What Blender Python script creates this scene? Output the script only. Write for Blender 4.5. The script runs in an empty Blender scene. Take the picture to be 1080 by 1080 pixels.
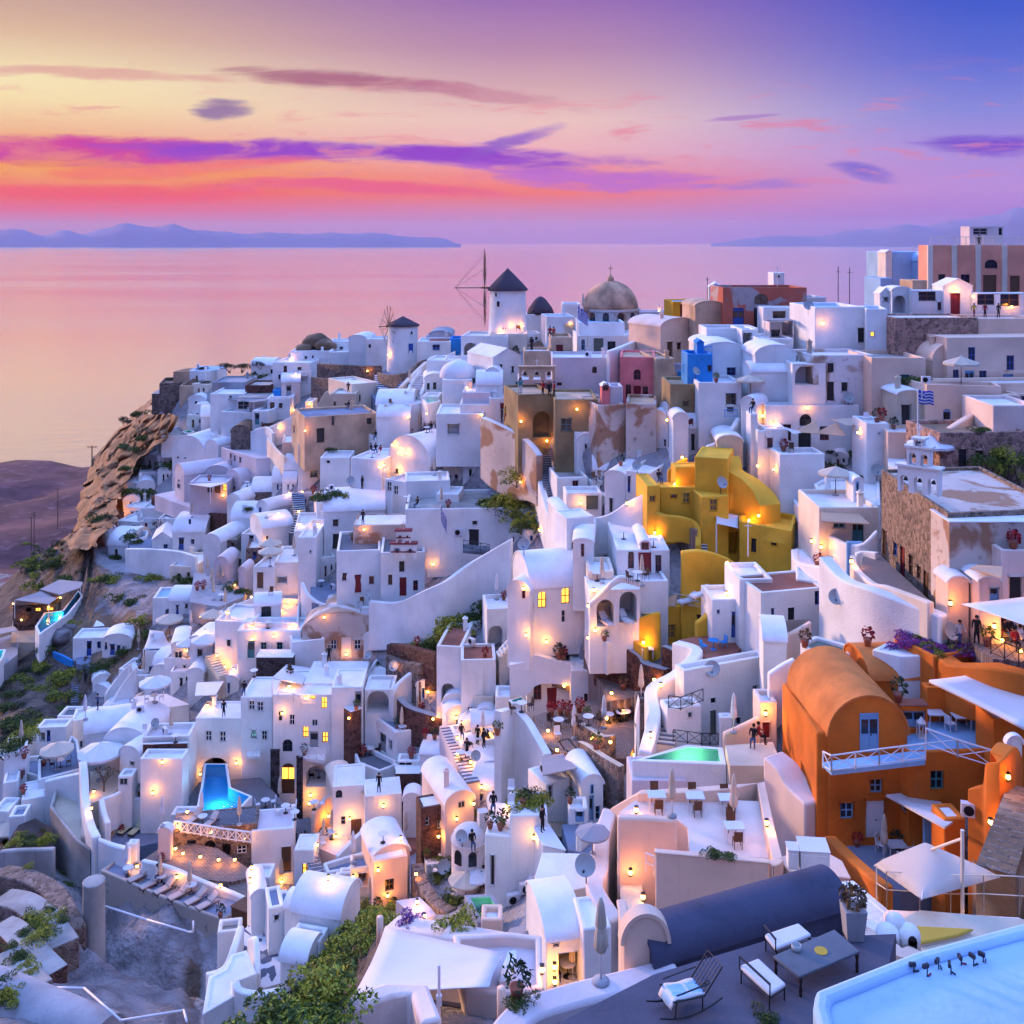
import bpy, bmesh, math, random
import numpy as np
from mathutils import Vector, Matrix
from mathutils.bvhtree import BVHTree
F=1080.0; YH=255.0; HC=130.0
RND=random.Random(7)
SC=bpy.context.scene; COL=SC.collection
R=math.radians
def P(x,y,D): return Vector(((x-540)/F*D, D, HC-(y-YH)/F*D))
def PX(v): return (540+F*v.x/v.y, YH+F*(HC-v.z)/v.y)
CTRL=[(-60,560,232),(100,480,216),(155,440,210),(200,400,205),(270,388,202),(330,372,200),(425,380,182),(520,357,160),(640,342,152),(760,342,140),(860,332,130),(950,330,118),(1010,335,112),(1140,332,108),
(1050,400,98),(200,490,182),(190,570,160),(120,600,150),(130,660,138),(250,480,172),(330,480,152),(300,560,142),(250,620,130),(340,600,124),(380,520,136),(440,460,140),(430,420,152),(500,400,142),(560,440,122),(500,500,128),
(600,440,112),(650,400,125),(690,450,108),(760,400,118),(760,470,100),(830,440,104),(870,420,108),(900,500,92),(980,440,95),(1050,470,90),(1000,520,80),(940,600,74),(1040,640,62),(850,540,90),(600,500,116),(530,590,112),(600,540,106),
(420,590,119),(400,640,116),(370,690,114),(300,700,113),(470,640,108),(520,700,98),(680,600,88),(620,650,90),(580,750,90),(660,740,83),(760,600,90),(790,570,93),(800,660,79),(740,740,71),(715,810,64),(640,800,74),(480,750,97),(430,780,103),
(300,790,108),(300,850,103),(230,850,101),(160,870,99),(200,930,87),(150,960,80),(90,900,93),(200,650,127),(150,700,124),(110,740,126),(95,690,133),(30,800,112),(30,850,104),(0,700,140),(20,900,90),(40,1000,76),(30,1080,64),(150,1050,72),
(260,950,80),(300,1000,71),(250,1080,66),(320,900,93),(400,870,93),(420,930,80),(470,870,85),(470,930,71),(380,1000,62),(340,1060,55),(540,850,77),(560,890,68),(520,950,61),(600,960,54),(640,1000,49),(610,860,67),(730,850,60),(740,900,54),
(700,960,46),(800,900,52),(900,880,58),(850,700,66),(900,680,62),(960,690,60),(1060,700,55),(1000,780,58),(1060,840,53),(1040,900,47),(950,950,43),(880,970,38),(760,1040,28),(850,1010,29),(900,960,34),(450,1060,36),(520,1010,42),(430,980,48),(1080,1000,20),(700,1090,25),(1160,700,50),(1180,500,80)]
def _tps(pts):
 A=np.array(pts,float); X=A[:,:2]/300.0; v=np.log(A[:,2]); n=len(X)
 d=np.linalg.norm(X[:,None]-X[None],axis=2); K=d**2*np.log(d+1e-9)+np.eye(n)*0.004
 Pm=np.hstack([np.ones((n,1)),X]); M=np.zeros((n+3,n+3)); M[:n,:n]=K; M[:n,n:]=Pm; M[n:,:n]=Pm.T
 w=np.linalg.solve(M,np.concatenate([v,np.zeros(3)])); return X,w
_X,_w=_tps(CTRL)
def Dm(x,y):
 q=np.array([x/300.0,y/300.0]); d=np.linalg.norm(_X-q,axis=1); k=d**2*np.log(d+1e-9)
 return float(np.exp(k@_w[:-3]+_w[-3]+_w[-2]*q[0]+_w[-1]*q[1]))
_T=[0,0,1.0]
def tile(ox,oy,s): _T[:]=[ox,oy,float(s)]
def tx(x): return _T[0]+x/_T[2]
def ty(y): return _T[1]+y/_T[2]
MATS={}
def nd(nt,t,**k):
 n=nt.nodes.new(t)
 for a,b in k.items(): setattr(n,a,b)
 return n
def lin(c): return tuple(((v/255)/12.92 if v/255<=.04045 else ((v/255+.055)/1.055)**2.4) for v in c[:3])+(1,)
def mat(name,col,rough=.85,var=.12,scale=.35,bump=.15,col2=None,kind='plaster',metal=0,spec=.3):
 m=bpy.data.materials.new(name); m.use_nodes=True; nt=m.node_tree; b=nt.nodes['Principled BSDF']; L=nt.links
 b.inputs['Roughness'].default_value=rough; b.inputs['Metallic'].default_value=metal; b.inputs['Specular IOR Level'].default_value=spec
 tc=nd(nt,'ShaderNodeNewGeometry'); mp=nd(nt,'ShaderNodeMapping'); L.new(tc.outputs['Position'],mp.inputs['Vector'])
 c=Vector(col)
 def mixc(a,bb,fac):
  x=nd(nt,'ShaderNodeMix',data_type='RGBA');
  for s,v in ((x.inputs[0],fac),(x.inputs[6],a),(x.inputs[7],bb)):
   if hasattr(v,'is_linked'): L.new(v,s)
   elif isinstance(v,(int,float)): s.default_value=v
   else: s.default_value=tuple(v)[:3]+(1,)
  return x.outputs[2]
 def ramp(src,a,bb,lo=0,hi=1):
  r=nd(nt,'ShaderNodeMapRange'); r.inputs[1].default_value=a; r.inputs[2].default_value=bb; r.inputs[3].default_value=lo; r.inputs[4].default_value=hi; L.new(src,r.inputs[0]); return r.outputs[0]
 def noise(sc,det=4,vec=None,dist=0):
  n=nd(nt,'ShaderNodeTexNoise'); n.inputs['Scale'].default_value=sc; n.inputs['Detail'].default_value=det; n.inputs['Distortion'].default_value=dist; L.new(vec or mp.outputs[0],n.inputs['Vector']); return n.outputs[0]
 n1=noise(scale); dark=c*(1-var*1.6); lite=c*(1+var*.4)
 if kind=='plaster':
  out=mixc(dark,lite,ramp(n1,.3,.62))
  ms=nd(nt,'ShaderNodeMapping'); ms.inputs['Scale'].default_value=(3.2,3.2,.28); L.new(tc.outputs['Position'],ms.inputs['Vector'])
  st=ramp(noise(1,5,ms.outputs[0]),.56,.8,0,var*2.6)
  out=mixc(out,tuple(c*.5+Vector((.10,.085,.07))*c[0]),st)
  n2=noise(7,6)
 elif kind=='worn':
  out=mixc(dark,lite,ramp(n1,.35,.6))
  out=mixc(out,col2,ramp(noise(scale*1.3,8,dist=.6),.52,.58));
  out=mixc(out,tuple(Vector(col2)*.55),ramp(noise(1.6,8),.6,.72,0,.6)); n2=noise(5,8)
 elif kind=='stone':
  v=nd(nt,'ShaderNodeTexVoronoi'); vs_=1.7 if scale==.35 else scale; v.inputs['Scale'].default_value=vs_; v.inputs['Randomness'].default_value=.9; L.new(mp.outputs[0],v.inputs['Vector'])
  v2=nd(nt,'ShaderNodeTexVoronoi',feature='DISTANCE_TO_EDGE'); v2.inputs['Scale'].default_value=vs_; L.new(mp.outputs[0],v2.inputs['Vector'])
  hs=nd(nt,'ShaderNodeSeparateColor'); L.new(v.outputs['Color'],hs.inputs[0])
  out=mixc(c*.45,c*1.35,hs.outputs[0]); out=mixc(out,tuple(Vector(col2 or c*1.2)),ramp(v2.outputs[0],.06,.0,0,.85)); n2=ramp(v2.outputs[0],0,.15)
 elif kind=='rock':
  out=mixc(c*.45,c*1.2,ramp(noise(scale,10,dist=.8),.3,.7)); out=mixc(out,tuple(Vector(col2)),ramp(noise(scale*3.1,8),.55,.7)); n2=noise(1.1,12)
 elif kind=='wood':
  ms=nd(nt,'ShaderNodeMapping'); ms.inputs['Scale'].default_value=(6,6,.6); L.new(tc.outputs['Position'],ms.inputs['Vector']); n2=noise(1,5,ms.outputs[0]); out=mixc(c*.6,c*1.3,n2)
 elif kind=='tiles':
  v=nd(nt,'ShaderNodeTexBrick'); v.inputs['Scale'].default_value=1.3; v.inputs['Mortar Size'].default_value=.03
  for i,cc in ((1,c*.75),(2,c*1.15),(3,tuple(Vector(col2 or c*1.7)))): v.inputs[i].default_value=tuple(cc)[:3]+(1,)
  L.new(mp.outputs[0],v.inputs['Vector']); out=mixc(v.outputs[0],c*.6,ramp(n1,.5,.75,0,.5)); n2=noise(4,5)
 elif kind=='patch':
  v=nd(nt,'ShaderNodeTexVoronoi'); v.inputs['Scale'].default_value=1.5; L.new(mp.outputs[0],v.inputs['Vector'])
  hs=nd(nt,'ShaderNodeSeparateColor'); L.new(v.outputs['Color'],hs.inputs[0]); out=mixc(tuple(Vector(col2)),c,ramp(hs.outputs[0],.35,.42)); n2=noise(4,5)
 else: out=mixc(dark,lite,n1); n2=noise(6,4)
 L.new(out,b.inputs['Base Color'])
 if bump:
  bp=nd(nt,'ShaderNodeBump'); bp.inputs['Strength'].default_value=bump; bp.inputs['Distance'].default_value=.09 if kind in('plaster','worn') else .25; L.new(n2,bp.inputs['Height']); L.new(bp.outputs[0],b.inputs['Normal'])
 MATS[name]=m; return m
def emit(name,col,s):
 m=bpy.data.materials.new(name); m.use_nodes=True; nt=m.node_tree; nt.nodes.clear(); e=nd(nt,'ShaderNodeEmission'); o=nd(nt,'ShaderNodeOutputMaterial')
 e.inputs[0].default_value=tuple(col)+(1,); e.inputs[1].default_value=s; nt.links.new(e.outputs[0],o.inputs[0]); MATS[name]=m; return m
mat('white',(.79,.80,.78),var=.10,bump=.35); mat('stainwall',(.42,.36,.31),kind='worn',col2=(.27,.19,.17),scale=.1,bump=.4); mat('roof',(.80,.80,.82),var=.09,scale=.5); mat('cream',(.82,.70,.56),var=.12); mat('peach',(.84,.58,.43),var=.09)
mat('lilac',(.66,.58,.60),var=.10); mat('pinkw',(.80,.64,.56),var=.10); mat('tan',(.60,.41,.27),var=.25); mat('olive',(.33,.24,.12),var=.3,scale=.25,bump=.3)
mat('rose',(.82,.22,.22),var=.25); mat('red',(.52,.13,.08),kind='worn',col2=(.42,.34,.33),scale=.22); mat('coral',(.92,.38,.25),var=.12); mat('ochre',(.78,.43,.035),var=.14); mat('orange',(.68,.17,.018),var=.24,scale=.3); mat('orangeroof',(.66,.21,.05),var=.22,scale=.5)
mat('worn',(.62,.52,.45),kind='worn',col2=(.36,.20,.12),scale=.22,bump=.4); mat('wornwhite',(.72,.68,.67),kind='worn',col2=(.42,.30,.22),scale=.15,bump=.3)
mat('churchwall',(.27,.19,.135),kind='stone',scale=3.4,col2=(.31,.235,.18),bump=.5); mat('stone',(.20,.145,.12),kind='stone',scale=2.4,col2=(.30,.24,.20),bump=.5); mat('pinkstone',(.38,.22,.17),kind='stone',scale=2.8,col2=(.50,.36,.29),bump=.5); mat('redstone',(.12,.055,.042),kind='stone',scale=2.6,col2=(.18,.09,.075),bump=.6); mat('darkstone',(.05,.04,.045),kind='stone',col2=(.12,.10,.10),bump=.6)
mat('concrete',(.36,.35,.33),var=.25,scale=.4); mat('grey',(.33,.34,.37),var=.2); mat('slate',(.13,.15,.18),var=.2); mat('bluegrey',(.20,.24,.33),var=.15); mat('beige',(.60,.52,.40),var=.15); mat('terracotta',(.33,.12,.08),var=.25); mat('brownfloor',(.17,.12,.10),kind='tiles',col2=(.3,.26,.24),bump=.3); mat('slatetile',(.07,.07,.085),kind='tiles',col2=(.33,.33,.36),bump=.3)
mat('patch',(.74,.75,.78),kind='patch',col2=(.12,.14,.20)); mat('navy',(.06,.062,.105),var=.2,scale=.6); mat('terracegrey',(.085,.085,.12),var=.12,scale=.8)
mat('blue',(.02,.26,.66),var=.15,rough=.5); mat('skyblue',(.25,.47,.72),var=.1,rough=.5); mat('lightblue',(.33,.56,.80),var=.08,rough=.7); mat('bluewash',(.36,.56,.76),var=.12)
mat('rock',(.27,.17,.105),kind='rock',col2=(.42,.30,.20),scale=.09,bump=.9); mat('greyrock',(.17,.14,.14),kind='rock',col2=(.33,.31,.33),scale=.12,bump=.9); mat('darksoil',(.085,.055,.045),kind='rock',col2=(.16,.11,.09),scale=.2,bump=.8); mat('redsoil',(.14,.05,.055),kind='rock',col2=(.20,.10,.10),scale=.05,bump=.6)
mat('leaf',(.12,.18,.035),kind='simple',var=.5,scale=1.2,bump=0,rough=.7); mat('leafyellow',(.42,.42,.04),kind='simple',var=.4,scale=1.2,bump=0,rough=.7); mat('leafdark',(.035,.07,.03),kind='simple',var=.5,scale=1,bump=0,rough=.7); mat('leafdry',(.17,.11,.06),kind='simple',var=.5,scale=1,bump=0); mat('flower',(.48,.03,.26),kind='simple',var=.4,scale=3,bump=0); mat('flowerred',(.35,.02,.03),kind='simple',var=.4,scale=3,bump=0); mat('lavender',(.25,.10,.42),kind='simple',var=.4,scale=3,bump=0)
mat('wood',(.13,.06,.03),kind='wood',bump=.2,rough=.6); mat('darkwood',(.03,.018,.02),kind='wood',bump=.2); mat('thatch',(.075,.055,.075),kind='wood',bump=.6); mat('domebrown',(.62,.36,.22),var=.35,scale=.5,bump=.4); mat('goldwall',(.80,.38,.02),var=.08); mat('bark',(.10,.065,.05),kind='wood')
mat('canvas',(.56,.47,.37),var=.06,rough=.9,bump=.05); mat('canvaswhite',(.66,.66,.69),var=.05,bump=.05); mat('canvaslit',(.70,.66,.62),var=.04,bump=.02); mat('canvasyellow',(.75,.42,.10),var=.05); mat('canvasgrey',(.30,.29,.31),var=.05); mat('canvastan',(.62,.38,.24),var=.05); mat('cushion',(.48,.40,.36),var=.08,bump=.05); mat('cushionyellow',(.62,.58,.36),var=.08,bump=.05)
for nm,c in (('pr',(.20,.012,.02)),('pb',(.02,.08,.36)),('pt',(.05,.22,.26)),('pg',(.34,.36,.38)),('pk',(.02,.02,.025)),('pw',(.74,.74,.76)),('pn',(.13,.06,.03)),('ps',(.20,.42,.68)),('py',(.55,.33,.035)),('po',(.50,.13,.03)),('pm',(.12,.15,.12))): mat(nm,c,rough=.5,var=.1,bump=0,kind='simple',spec=.4)
mat('glass',(.012,.016,.025),rough=.12,var=0,bump=0,kind='simple',spec=.6); mat('dark',(.012,.011,.013),rough=.9,var=0,bump=0,kind='simple'); mat('metal',(.05,.05,.055),rough=.4,var=.1,bump=0,kind='simple',metal=.6); mat('whitemetal',(.72,.72,.74),rough=.4,var=.03,bump=0,kind='simple'); mat('dish',(.38,.42,.44),rough=.5,var=.1,bump=0,kind='simple'); mat('glasstop',(.62,.68,.75),rough=.2,var=.05,bump=0,kind='simple',spec=.6)
mat('poolfloor',(.04,.42,.55),var=.1,bump=0,kind='simple'); mat('poolgreen',(.14,.40,.36),var=.1,bump=0,kind='simple'); mat('pooldeep',(.01,.33,.66),var=.1,bump=0,kind='simple')
mat('skin',(.42,.22,.15),var=.1,bump=0,kind='simple',rough=.6); mat('hair',(.02,.012,.01),var=.2,bump=0,kind='simple'); mat('clothdark',(.012,.012,.018),var=.2,bump=0,kind='simple'); mat('clothred',(.30,.02,.03),var=.2,bump=0,kind='simple'); mat('clothblue',(.04,.09,.22),var=.2,bump=0,kind='simple'); mat('clothwhite',(.6,.58,.58),var=.1,bump=0,kind='simple'); mat('clothteal',(.03,.28,.30),var=.1,bump=0,kind='simple'); mat('clothyellow',(.55,.36,.05),var=.1,bump=0,kind='simple')
mat('flagblue',(.03,.05,.45),var=.05,bump=0,kind='simple')
emit('lit',(1,.42,.06),3.2); emit('bulb',(1,.50,.12),14); emit('flame',(1,.25,.03),5)
def water_mat():
 m=bpy.data.materials.new('poolwater'); m.use_nodes=True; nt=m.node_tree; nt.nodes.clear(); L=nt.links
 o=nd(nt,'ShaderNodeOutputMaterial'); t=nd(nt,'ShaderNodeBsdfTransparent'); t.inputs[0].default_value=(.75,.95,1,1); g=nd(nt,'ShaderNodeBsdfGlossy'); g.inputs['Roughness'].default_value=.08
 f=nd(nt,'ShaderNodeFresnel'); f.inputs[0].default_value=1.33; mx=nd(nt,'ShaderNodeMixShader'); n=nd(nt,'ShaderNodeTexNoise'); n.inputs['Scale'].default_value=2; b=nd(nt,'ShaderNodeBump'); b.inputs['Strength'].default_value=.3; b.inputs['Distance'].default_value=.1
 tc=nd(nt,'ShaderNodeNewGeometry'); L.new(tc.outputs['Position'],n.inputs['Vector']); L.new(n.outputs[0],b.inputs['Height']); L.new(b.outputs[0],g.inputs['Normal']); L.new(b.outputs[0],f.inputs['Normal']); L.new(f.outputs[0],mx.inputs[0]); L.new(t.outputs[0],mx.inputs[1]); L.new(g.outputs[0],mx.inputs[2]); L.new(mx.outputs[0],o.inputs[0]); MATS['poolwater']=m
water_mat()
def translucent(m):
 nt=m.node_tree; b=nt.nodes['Principled BSDF']; o=[n for n in nt.nodes if n.type=='OUTPUT_MATERIAL'][0]; t=nd(nt,'ShaderNodeBsdfTranslucent'); t.inputs[0].default_value=(.8,.7,.6,1); x=nd(nt,'ShaderNodeMixShader'); x.inputs[0].default_value=.4; nt.links.new(b.outputs[0],x.inputs[1]); nt.links.new(t.outputs[0],x.inputs[2]); nt.links.new(x.outputs[0],o.inputs[0])
translucent(MATS['canvaslit'])
def tag(o,label=None,cat=None,group=None,kind=None):
 if label: o['label']=label
 if cat: o['category']=cat
 if group: o['group']=group
 if kind: o['kind']=kind
 return o
def empty(name,loc,label=None,cat=None,group=None,rz=0):
 o=bpy.data.objects.new(name,None); o.empty_display_size=.3; o.location=loc; o.rotation_euler=(0,0,rz); COL.objects.link(o); return tag(o,label,cat,group)
def meshobj(name,bm,mats,parent=None,smooth=False,bevel=0,seg=2,wn=None):
 me=bpy.data.meshes.new(name);
 if parent is not None and not smooth: pass
 bm.to_mesh(me); bm.free(); o=bpy.data.objects.new(name,me); COL.objects.link(o)
 for m in (mats if isinstance(mats,(list,tuple)) else [mats]): me.materials.append(MATS[m])
 if parent is not None: o.parent=parent
 if smooth:
  for p in me.polygons: p.use_smooth=True
 if bevel:
  b=o.modifiers.new('bevel','BEVEL'); b.width=bevel; b.segments=seg; b.limit_method='ANGLE'; b.angle_limit=R(38)
  for p in me.polygons: p.use_smooth=True
  b.harden_normals=False
  try: me.set_sharp_from_angle(angle=R(60))
  except Exception: pass
 return o
def quad(bm,a,b,c,d,mi=0):
 try: f=bm.faces.new([bm.verts.new(p) for p in (a,b,c,d)]); f.material_index=mi; return f
 except Exception: return None
def ngon(bm,pts,mi=0):
 f=bm.faces.new([bm.verts.new(p) for p in pts]); f.material_index=mi; return f
def box(bm,c,s,rz=0,mi=0,rx=0):
 M=Matrix.Translation(c)@Matrix.Rotation(rz,4,'Z')@Matrix.Rotation(rx,4,'X')@Matrix.Diagonal((s[0],s[1],s[2],1)); r=bmesh.ops.create_cube(bm,size=1,matrix=M)
 for f in {f for v in r['verts'] for f in v.link_faces}: f.material_index=mi
def tube(bm,a,b,r1,r2=None,n=8,mi=0):
 a=Vector(a); b=Vector(b); r2=r1 if r2 is None else r2; d=b-a
 M=Matrix.Translation((a+b)/2)@d.to_track_quat('Z','Y').to_matrix().to_4x4(); r=bmesh.ops.create_cone(bm,cap_ends=True,segments=n,radius1=r1,radius2=max(r2,1e-4),depth=d.length,matrix=M)
 for f in {f for v in r['verts'] for f in v.link_faces}: f.material_index=mi
def lathe(bm,prof,n=16,c=(0,0,0),mi=0,ruff=0,k=8):
 rings=[]
 for r,z in prof:
  rings.append([bm.verts.new((c[0]+r*(1+ruff*math.cos(k*2*math.pi*i/n))*math.cos(2*math.pi*i/n),c[1]+r*(1+ruff*math.cos(k*2*math.pi*i/n))*math.sin(2*math.pi*i/n),c[2]+z)) for i in range(n)])
 for a,b in zip(rings,rings[1:]):
  for i in range(n):
   f=bm.faces.new((a[i],a[(i+1)%n],b[(i+1)%n],b[i])); f.material_index=mi
 for rr,rev in ((rings[0],True),(rings[-1],False)):
  f=bm.faces.new(list(reversed(rr)) if rev else rr); f.material_index=mi
def copy_tree(o,parent=None):
 c=o.copy(); COL.objects.link(c); c.parent=parent
 for ch in o.children: copy_tree(ch,c)
 return c
def round_cut(vals):
 vals=sorted(vals); out=[]
 for v in vals:
  if not out or v-out[-1]>.004: out.append(v)
 return out
def walls(bm,foot,z0,z1,ops):
 n=len(foot); zs=round_cut([z0,z1]+[z for es in ops.values() for o in es for z in (o['z0'],o['z1'])]); tops=[]
 for i in range(n):
  a=Vector(foot[i]); b=Vector(foot[(i+1)%n]); L=(b-a).length; e=(b-a)/L; inn=Vector((-e.y,e.x)); es=ops.get(i,[])
  us=round_cut([0,L]+[u for o in es for u in (o['u0'],o['u1'])])
  def pt(u,z,d=0): q=a+e*u+inn*d; return (q.x,q.y,z)
  for u0,u1 in zip(us,us[1:]):
   for za,zb in zip(zs,zs[1:]):
    um=(u0+u1)/2; zm=(za+zb)/2
    if any(o['u0']<um<o['u1'] and o['z0']<zm<o['z1'] for o in es): continue
    quad(bm,pt(u0,za),pt(u1,za),pt(u1,zb),pt(u0,zb))
  for o in es:
   ou=[u for u in us if o['u0']-.003<=u<=o['u1']+.003]; oz=[z for z in zs if o['z0']-.003<=z<=o['z1']+.003]; u0,u1=ou[0],ou[-1]; za,zb=oz[0],oz[-1]; d=o['d']
   for z_a,z_b in zip(oz,oz[1:]):
    quad(bm,pt(u0,z_a),pt(u0,z_b),pt(u0,z_b,d),pt(u0,z_a,d)); quad(bm,pt(u1,z_b),pt(u1,z_a),pt(u1,z_a,d),pt(u1,z_b,d))
   for p,q in zip(ou,ou[1:]):
    quad(bm,pt(p,zb),pt(q,zb),pt(q,zb,d),pt(p,zb,d)); quad(bm,pt(q,za),pt(p,za),pt(p,za,d),pt(q,za,d))
   quad(bm,pt(u0,za,d),pt(u1,za,d),pt(u1,zb,d),pt(u0,zb,d))
   if o['arch']:
    w=(u1-u0)/2; rise=min(w,(zb-za)*.55); cu=(u0+u1)/2; zc=zb-rise; N=6; dd=min(d,.3)
    for s in (-1,1):
     arc=[(cu+s*w*math.cos(k*math.pi/2/N),zc+rise*math.sin(k*math.pi/2/N)) for k in range(N+1)]
     arc[-1]=(cu,zb-.004); poly=[(cu+s*w,zb-.004)]+list(reversed(arc))
     if s<0: poly=list(reversed(poly))
     ngon(bm,[pt(u,z,.012) for u,z in poly])
     for p,q in zip(arc,arc[1:]): quad(bm,pt(*p,.012),pt(*q,.012),pt(*q,dd),pt(*p,dd))
  tops.append([pt(u,z1) for u in us])
 return tops
def inset(foot,t):
 n=len(foot); out=[]
 for i in range(n):
  p=Vector(foot[i-1]); q=Vector(foot[i]); r=Vector(foot[(i+1)%n]); e1=(q-p).normalized(); e2=(r-q).normalized(); n1=Vector((-e1.y,e1.x)); n2=Vector((-e2.y,e2.x)); m=(n1+n2); k=max(m.length_squared,.5); out.append(q+m*(2*t/k))
 return out
def ray_dir(x,y): return Vector(((x-540)/F,1,-(y-YH)/F))
def place_ops(foot,z0,z1,ops,zmax_extra=0):
 """openings given by pixel -> per wall edge"""
 res={}; n=len(foot)
 for op in ops or []:
  code,x,y,w,h=op[:5]; x,y,w,h=tx(x),ty(y),w/_T[2],h/_T[2]; best=None
  for i in range(n):
   a=Vector(foot[i]); b=Vector(foot[(i+1)%n]); e=(b-a); L=e.length; e/=L; nrm=Vector((e.y,-e.x)); d=ray_dir(x,y)
   den=nrm.dot(Vector((d.x,d.y)))
   if den>-.02: continue
   t=nrm.dot(a)/den
   if t<=0: continue
   q=Vector((d.x,d.y))*t; u=(q-a).dot(e); z=HC+d.z*t
   if -.3<=u<=L+.3 and z0-1<=z<=z1+zmax_extra+.6 and (best is None or t<best[0]): best=(t,i,a,e,L,u,z,nrm)
  if not best: continue
  t,i,a,e,L,u,z,nrm=best
  def uu(xx):
   dd=ray_dir(xx,y); den=nrm.dot(Vector((dd.x,dd.y)));
   if den>-.01: return u
   tt=nrm.dot(a)/den; return (Vector((dd.x,dd.y))*tt-a).dot(e)
  ua,ub=sorted((uu(x-w/2),uu(x+w/2))); hh=h*t/F/2; za,zb=z-hh,z+hh
  if ub-ua>3.2*w*t/F: ub=u+1.3*w*t/F; ua=u-1.3*w*t/F
  m=.12; ua=max(m,ua); ub=min(L-m,ub); zb=min(zb,z1-.12) if zmax_extra==0 else zb; za=max(za,z0+.1)
  if ub-ua<.15 or zb-za<.15: continue
  o=dict(u0=ua,u1=ub,z0=za,z1=zb,code=code,a=a,e=e,arch='a' in code[2:],D=t,proud=False,d=.16)
  if code[0]=='n': o['d']=float(op[5]) if len(op)>5 else 1.2
  lst=res.setdefault(i,[])
  if zb>z1-.1: o['proud']=True
  if any(not(o['u1']+.05<p['u0'] or p['u1']+.05<o['u0'] or o['z1']+.05<p['z0'] or p['z1']+.05<o['z0']) for p in lst): continue
  lst.append(o)
 return res
PM={'r':'pr','b':'pb','t':'pt','g':'pg','k':'pk','w':'pw','n':'pn','s':'ps','l':'pn','y':'py','o':'po','m':'pm'}
def opening_part(o,parent,org):
 code=o['code']; kind=code[0]; c=PM.get(code[1:2],'pk'); lit='l' in code[1:]; e=o['e']; ang=math.atan2(e.y,e.x)
 if kind=='n': return
 w=o['u1']-o['u0']-.004; h=o['z1']-o['z0']-.004; cu=(o['u0']+o['u1'])/2; q=o['a']+e*cu; inn=Vector((-e.y,e.x)); dep=o['d']-.035 if not o['proud'] else -.02
 base=Vector((q.x+inn.x*dep,q.y+inn.y*dep,o['z0']+.002))-org
 near=o['D']<118; f=.075 if w>.6 else .05
 M=Matrix.Translation(base)@Matrix.Rotation(ang,4,'Z')
 arch=o['arch'] and o['proud']
 def outline(ww,hh,off=0):
  if not arch: return [(-ww/2,off),(ww/2,off),(ww/2,hh-off),(-ww/2,hh-off)]
  r=min(ww/2,hh*.9); return [(-ww/2,off),(ww/2,off)]+[(ww/2*math.cos(t*math.pi/10),hh-off-r+r*math.sin(t*math.pi/10)) for t in range(0,11)]
 bm=bmesh.new(); mats=[]
 if kind=='d':
  mats=[c,'glass','lit']; pts=outline(w,h); ngon(bm,[M@Vector((x,0,z)) for x,z in pts]);
  for sx in (-1,1):
   if w>.9 or sx==1:
    pw=(w/2-.09) if w>.9 else w-.16; cx=sx*w/4 if w>.9 else 0
    box(bm,M@Vector((cx,-.012,h*.24)),(pw,.022,h*.34),ang,0); box(bm,M@Vector((cx,-.012,h*.66)),(pw,.02,h*.36),ang,2 if lit else (1 if code[1:2] in 'sgbt' else 0))
  ob=meshobj('door',bm,mats,parent)
 else:
  mats=['lit' if lit else 'glass']; pts=outline(w,h); ngon(bm,[M@Vector((x,0,z)) for x,z in pts])
  if not near: mats=mats+[c]
  else: ob=meshobj('window',bm,mats,parent); fb=bmesh.new(); bm=fb; mats=[c]
  mi=0 if near else 1
  for bx in ([-w/2+f/2,w/2-f/2]+([0] if w>.45 else [])): box(bm,M@Vector((bx,-.02,h/2)),(f,.05,h),ang,mi)
  for bz in ([f/2,h-f/2]+([h*.5] if h>.7 else [])): box(bm,M@Vector((0,-.018,bz)),(w,.04,f*.9),ang,mi)
  if near: meshobj('frame',bm,mats,ob)
  else: ob=meshobj('window',bm,mats,parent)
 if near and kind=='d':
  bm=bmesh.new()
  for bx in (-w/2+.03,w/2-.03): box(bm,M@Vector((bx,-.04,h/2)),(.06,.07,h),ang)
  box(bm,M@Vector((0,-.04,h-.03)),(w-.122,.068,.06),ang); meshobj('frame',bm,'pg' if c=='pk' else c,ob)
  bm=bmesh.new(); bmesh.ops.create_uvsphere(bm,u_segments=6,v_segments=4,radius=.045,matrix=M@Matrix.Translation((w*.1,-.06,h*.45))); meshobj('handle',bm,'metal',ob)
MARKS=[]; AUTO=[]
def floorcol(f): return f or 'roof'
KW=[('cottage','cottage'),('chapel','chapel'),('shed','shed'),('hut','hut'),('annex','annex'),('gatehouse','gatehouse'),('gateway','gateway'),('gate','gateway'),('pillar','pillar'),('pier','pillar'),('chimney','chimney'),('bank wall','wall'),('wall block','wall'),('parapet','parapet_block'),('terrace block','terrace_block'),('terrace wall','wall'),('retaining','retaining_wall'),('tower','tower'),('porch','porch'),('buttress','buttress'),('pergola','pergola_house'),('arcade','arcade'),('terrace','terrace_block'),('staircase','stair_block'),('stair','stair_block'),('bench','bench_wall'),('base','base_block'),('planter','planter'),('wall','wall_block'),('block','block')]
def kindname(name,label,root=None):
 if name=='house':
  for a,b in KW:
   if a in label and not (' house' in label.split(' with')[0] and a in ('wall','terrace','base','front','bay','stair','block','gate','parapet','porch')): return b
 return name
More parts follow.
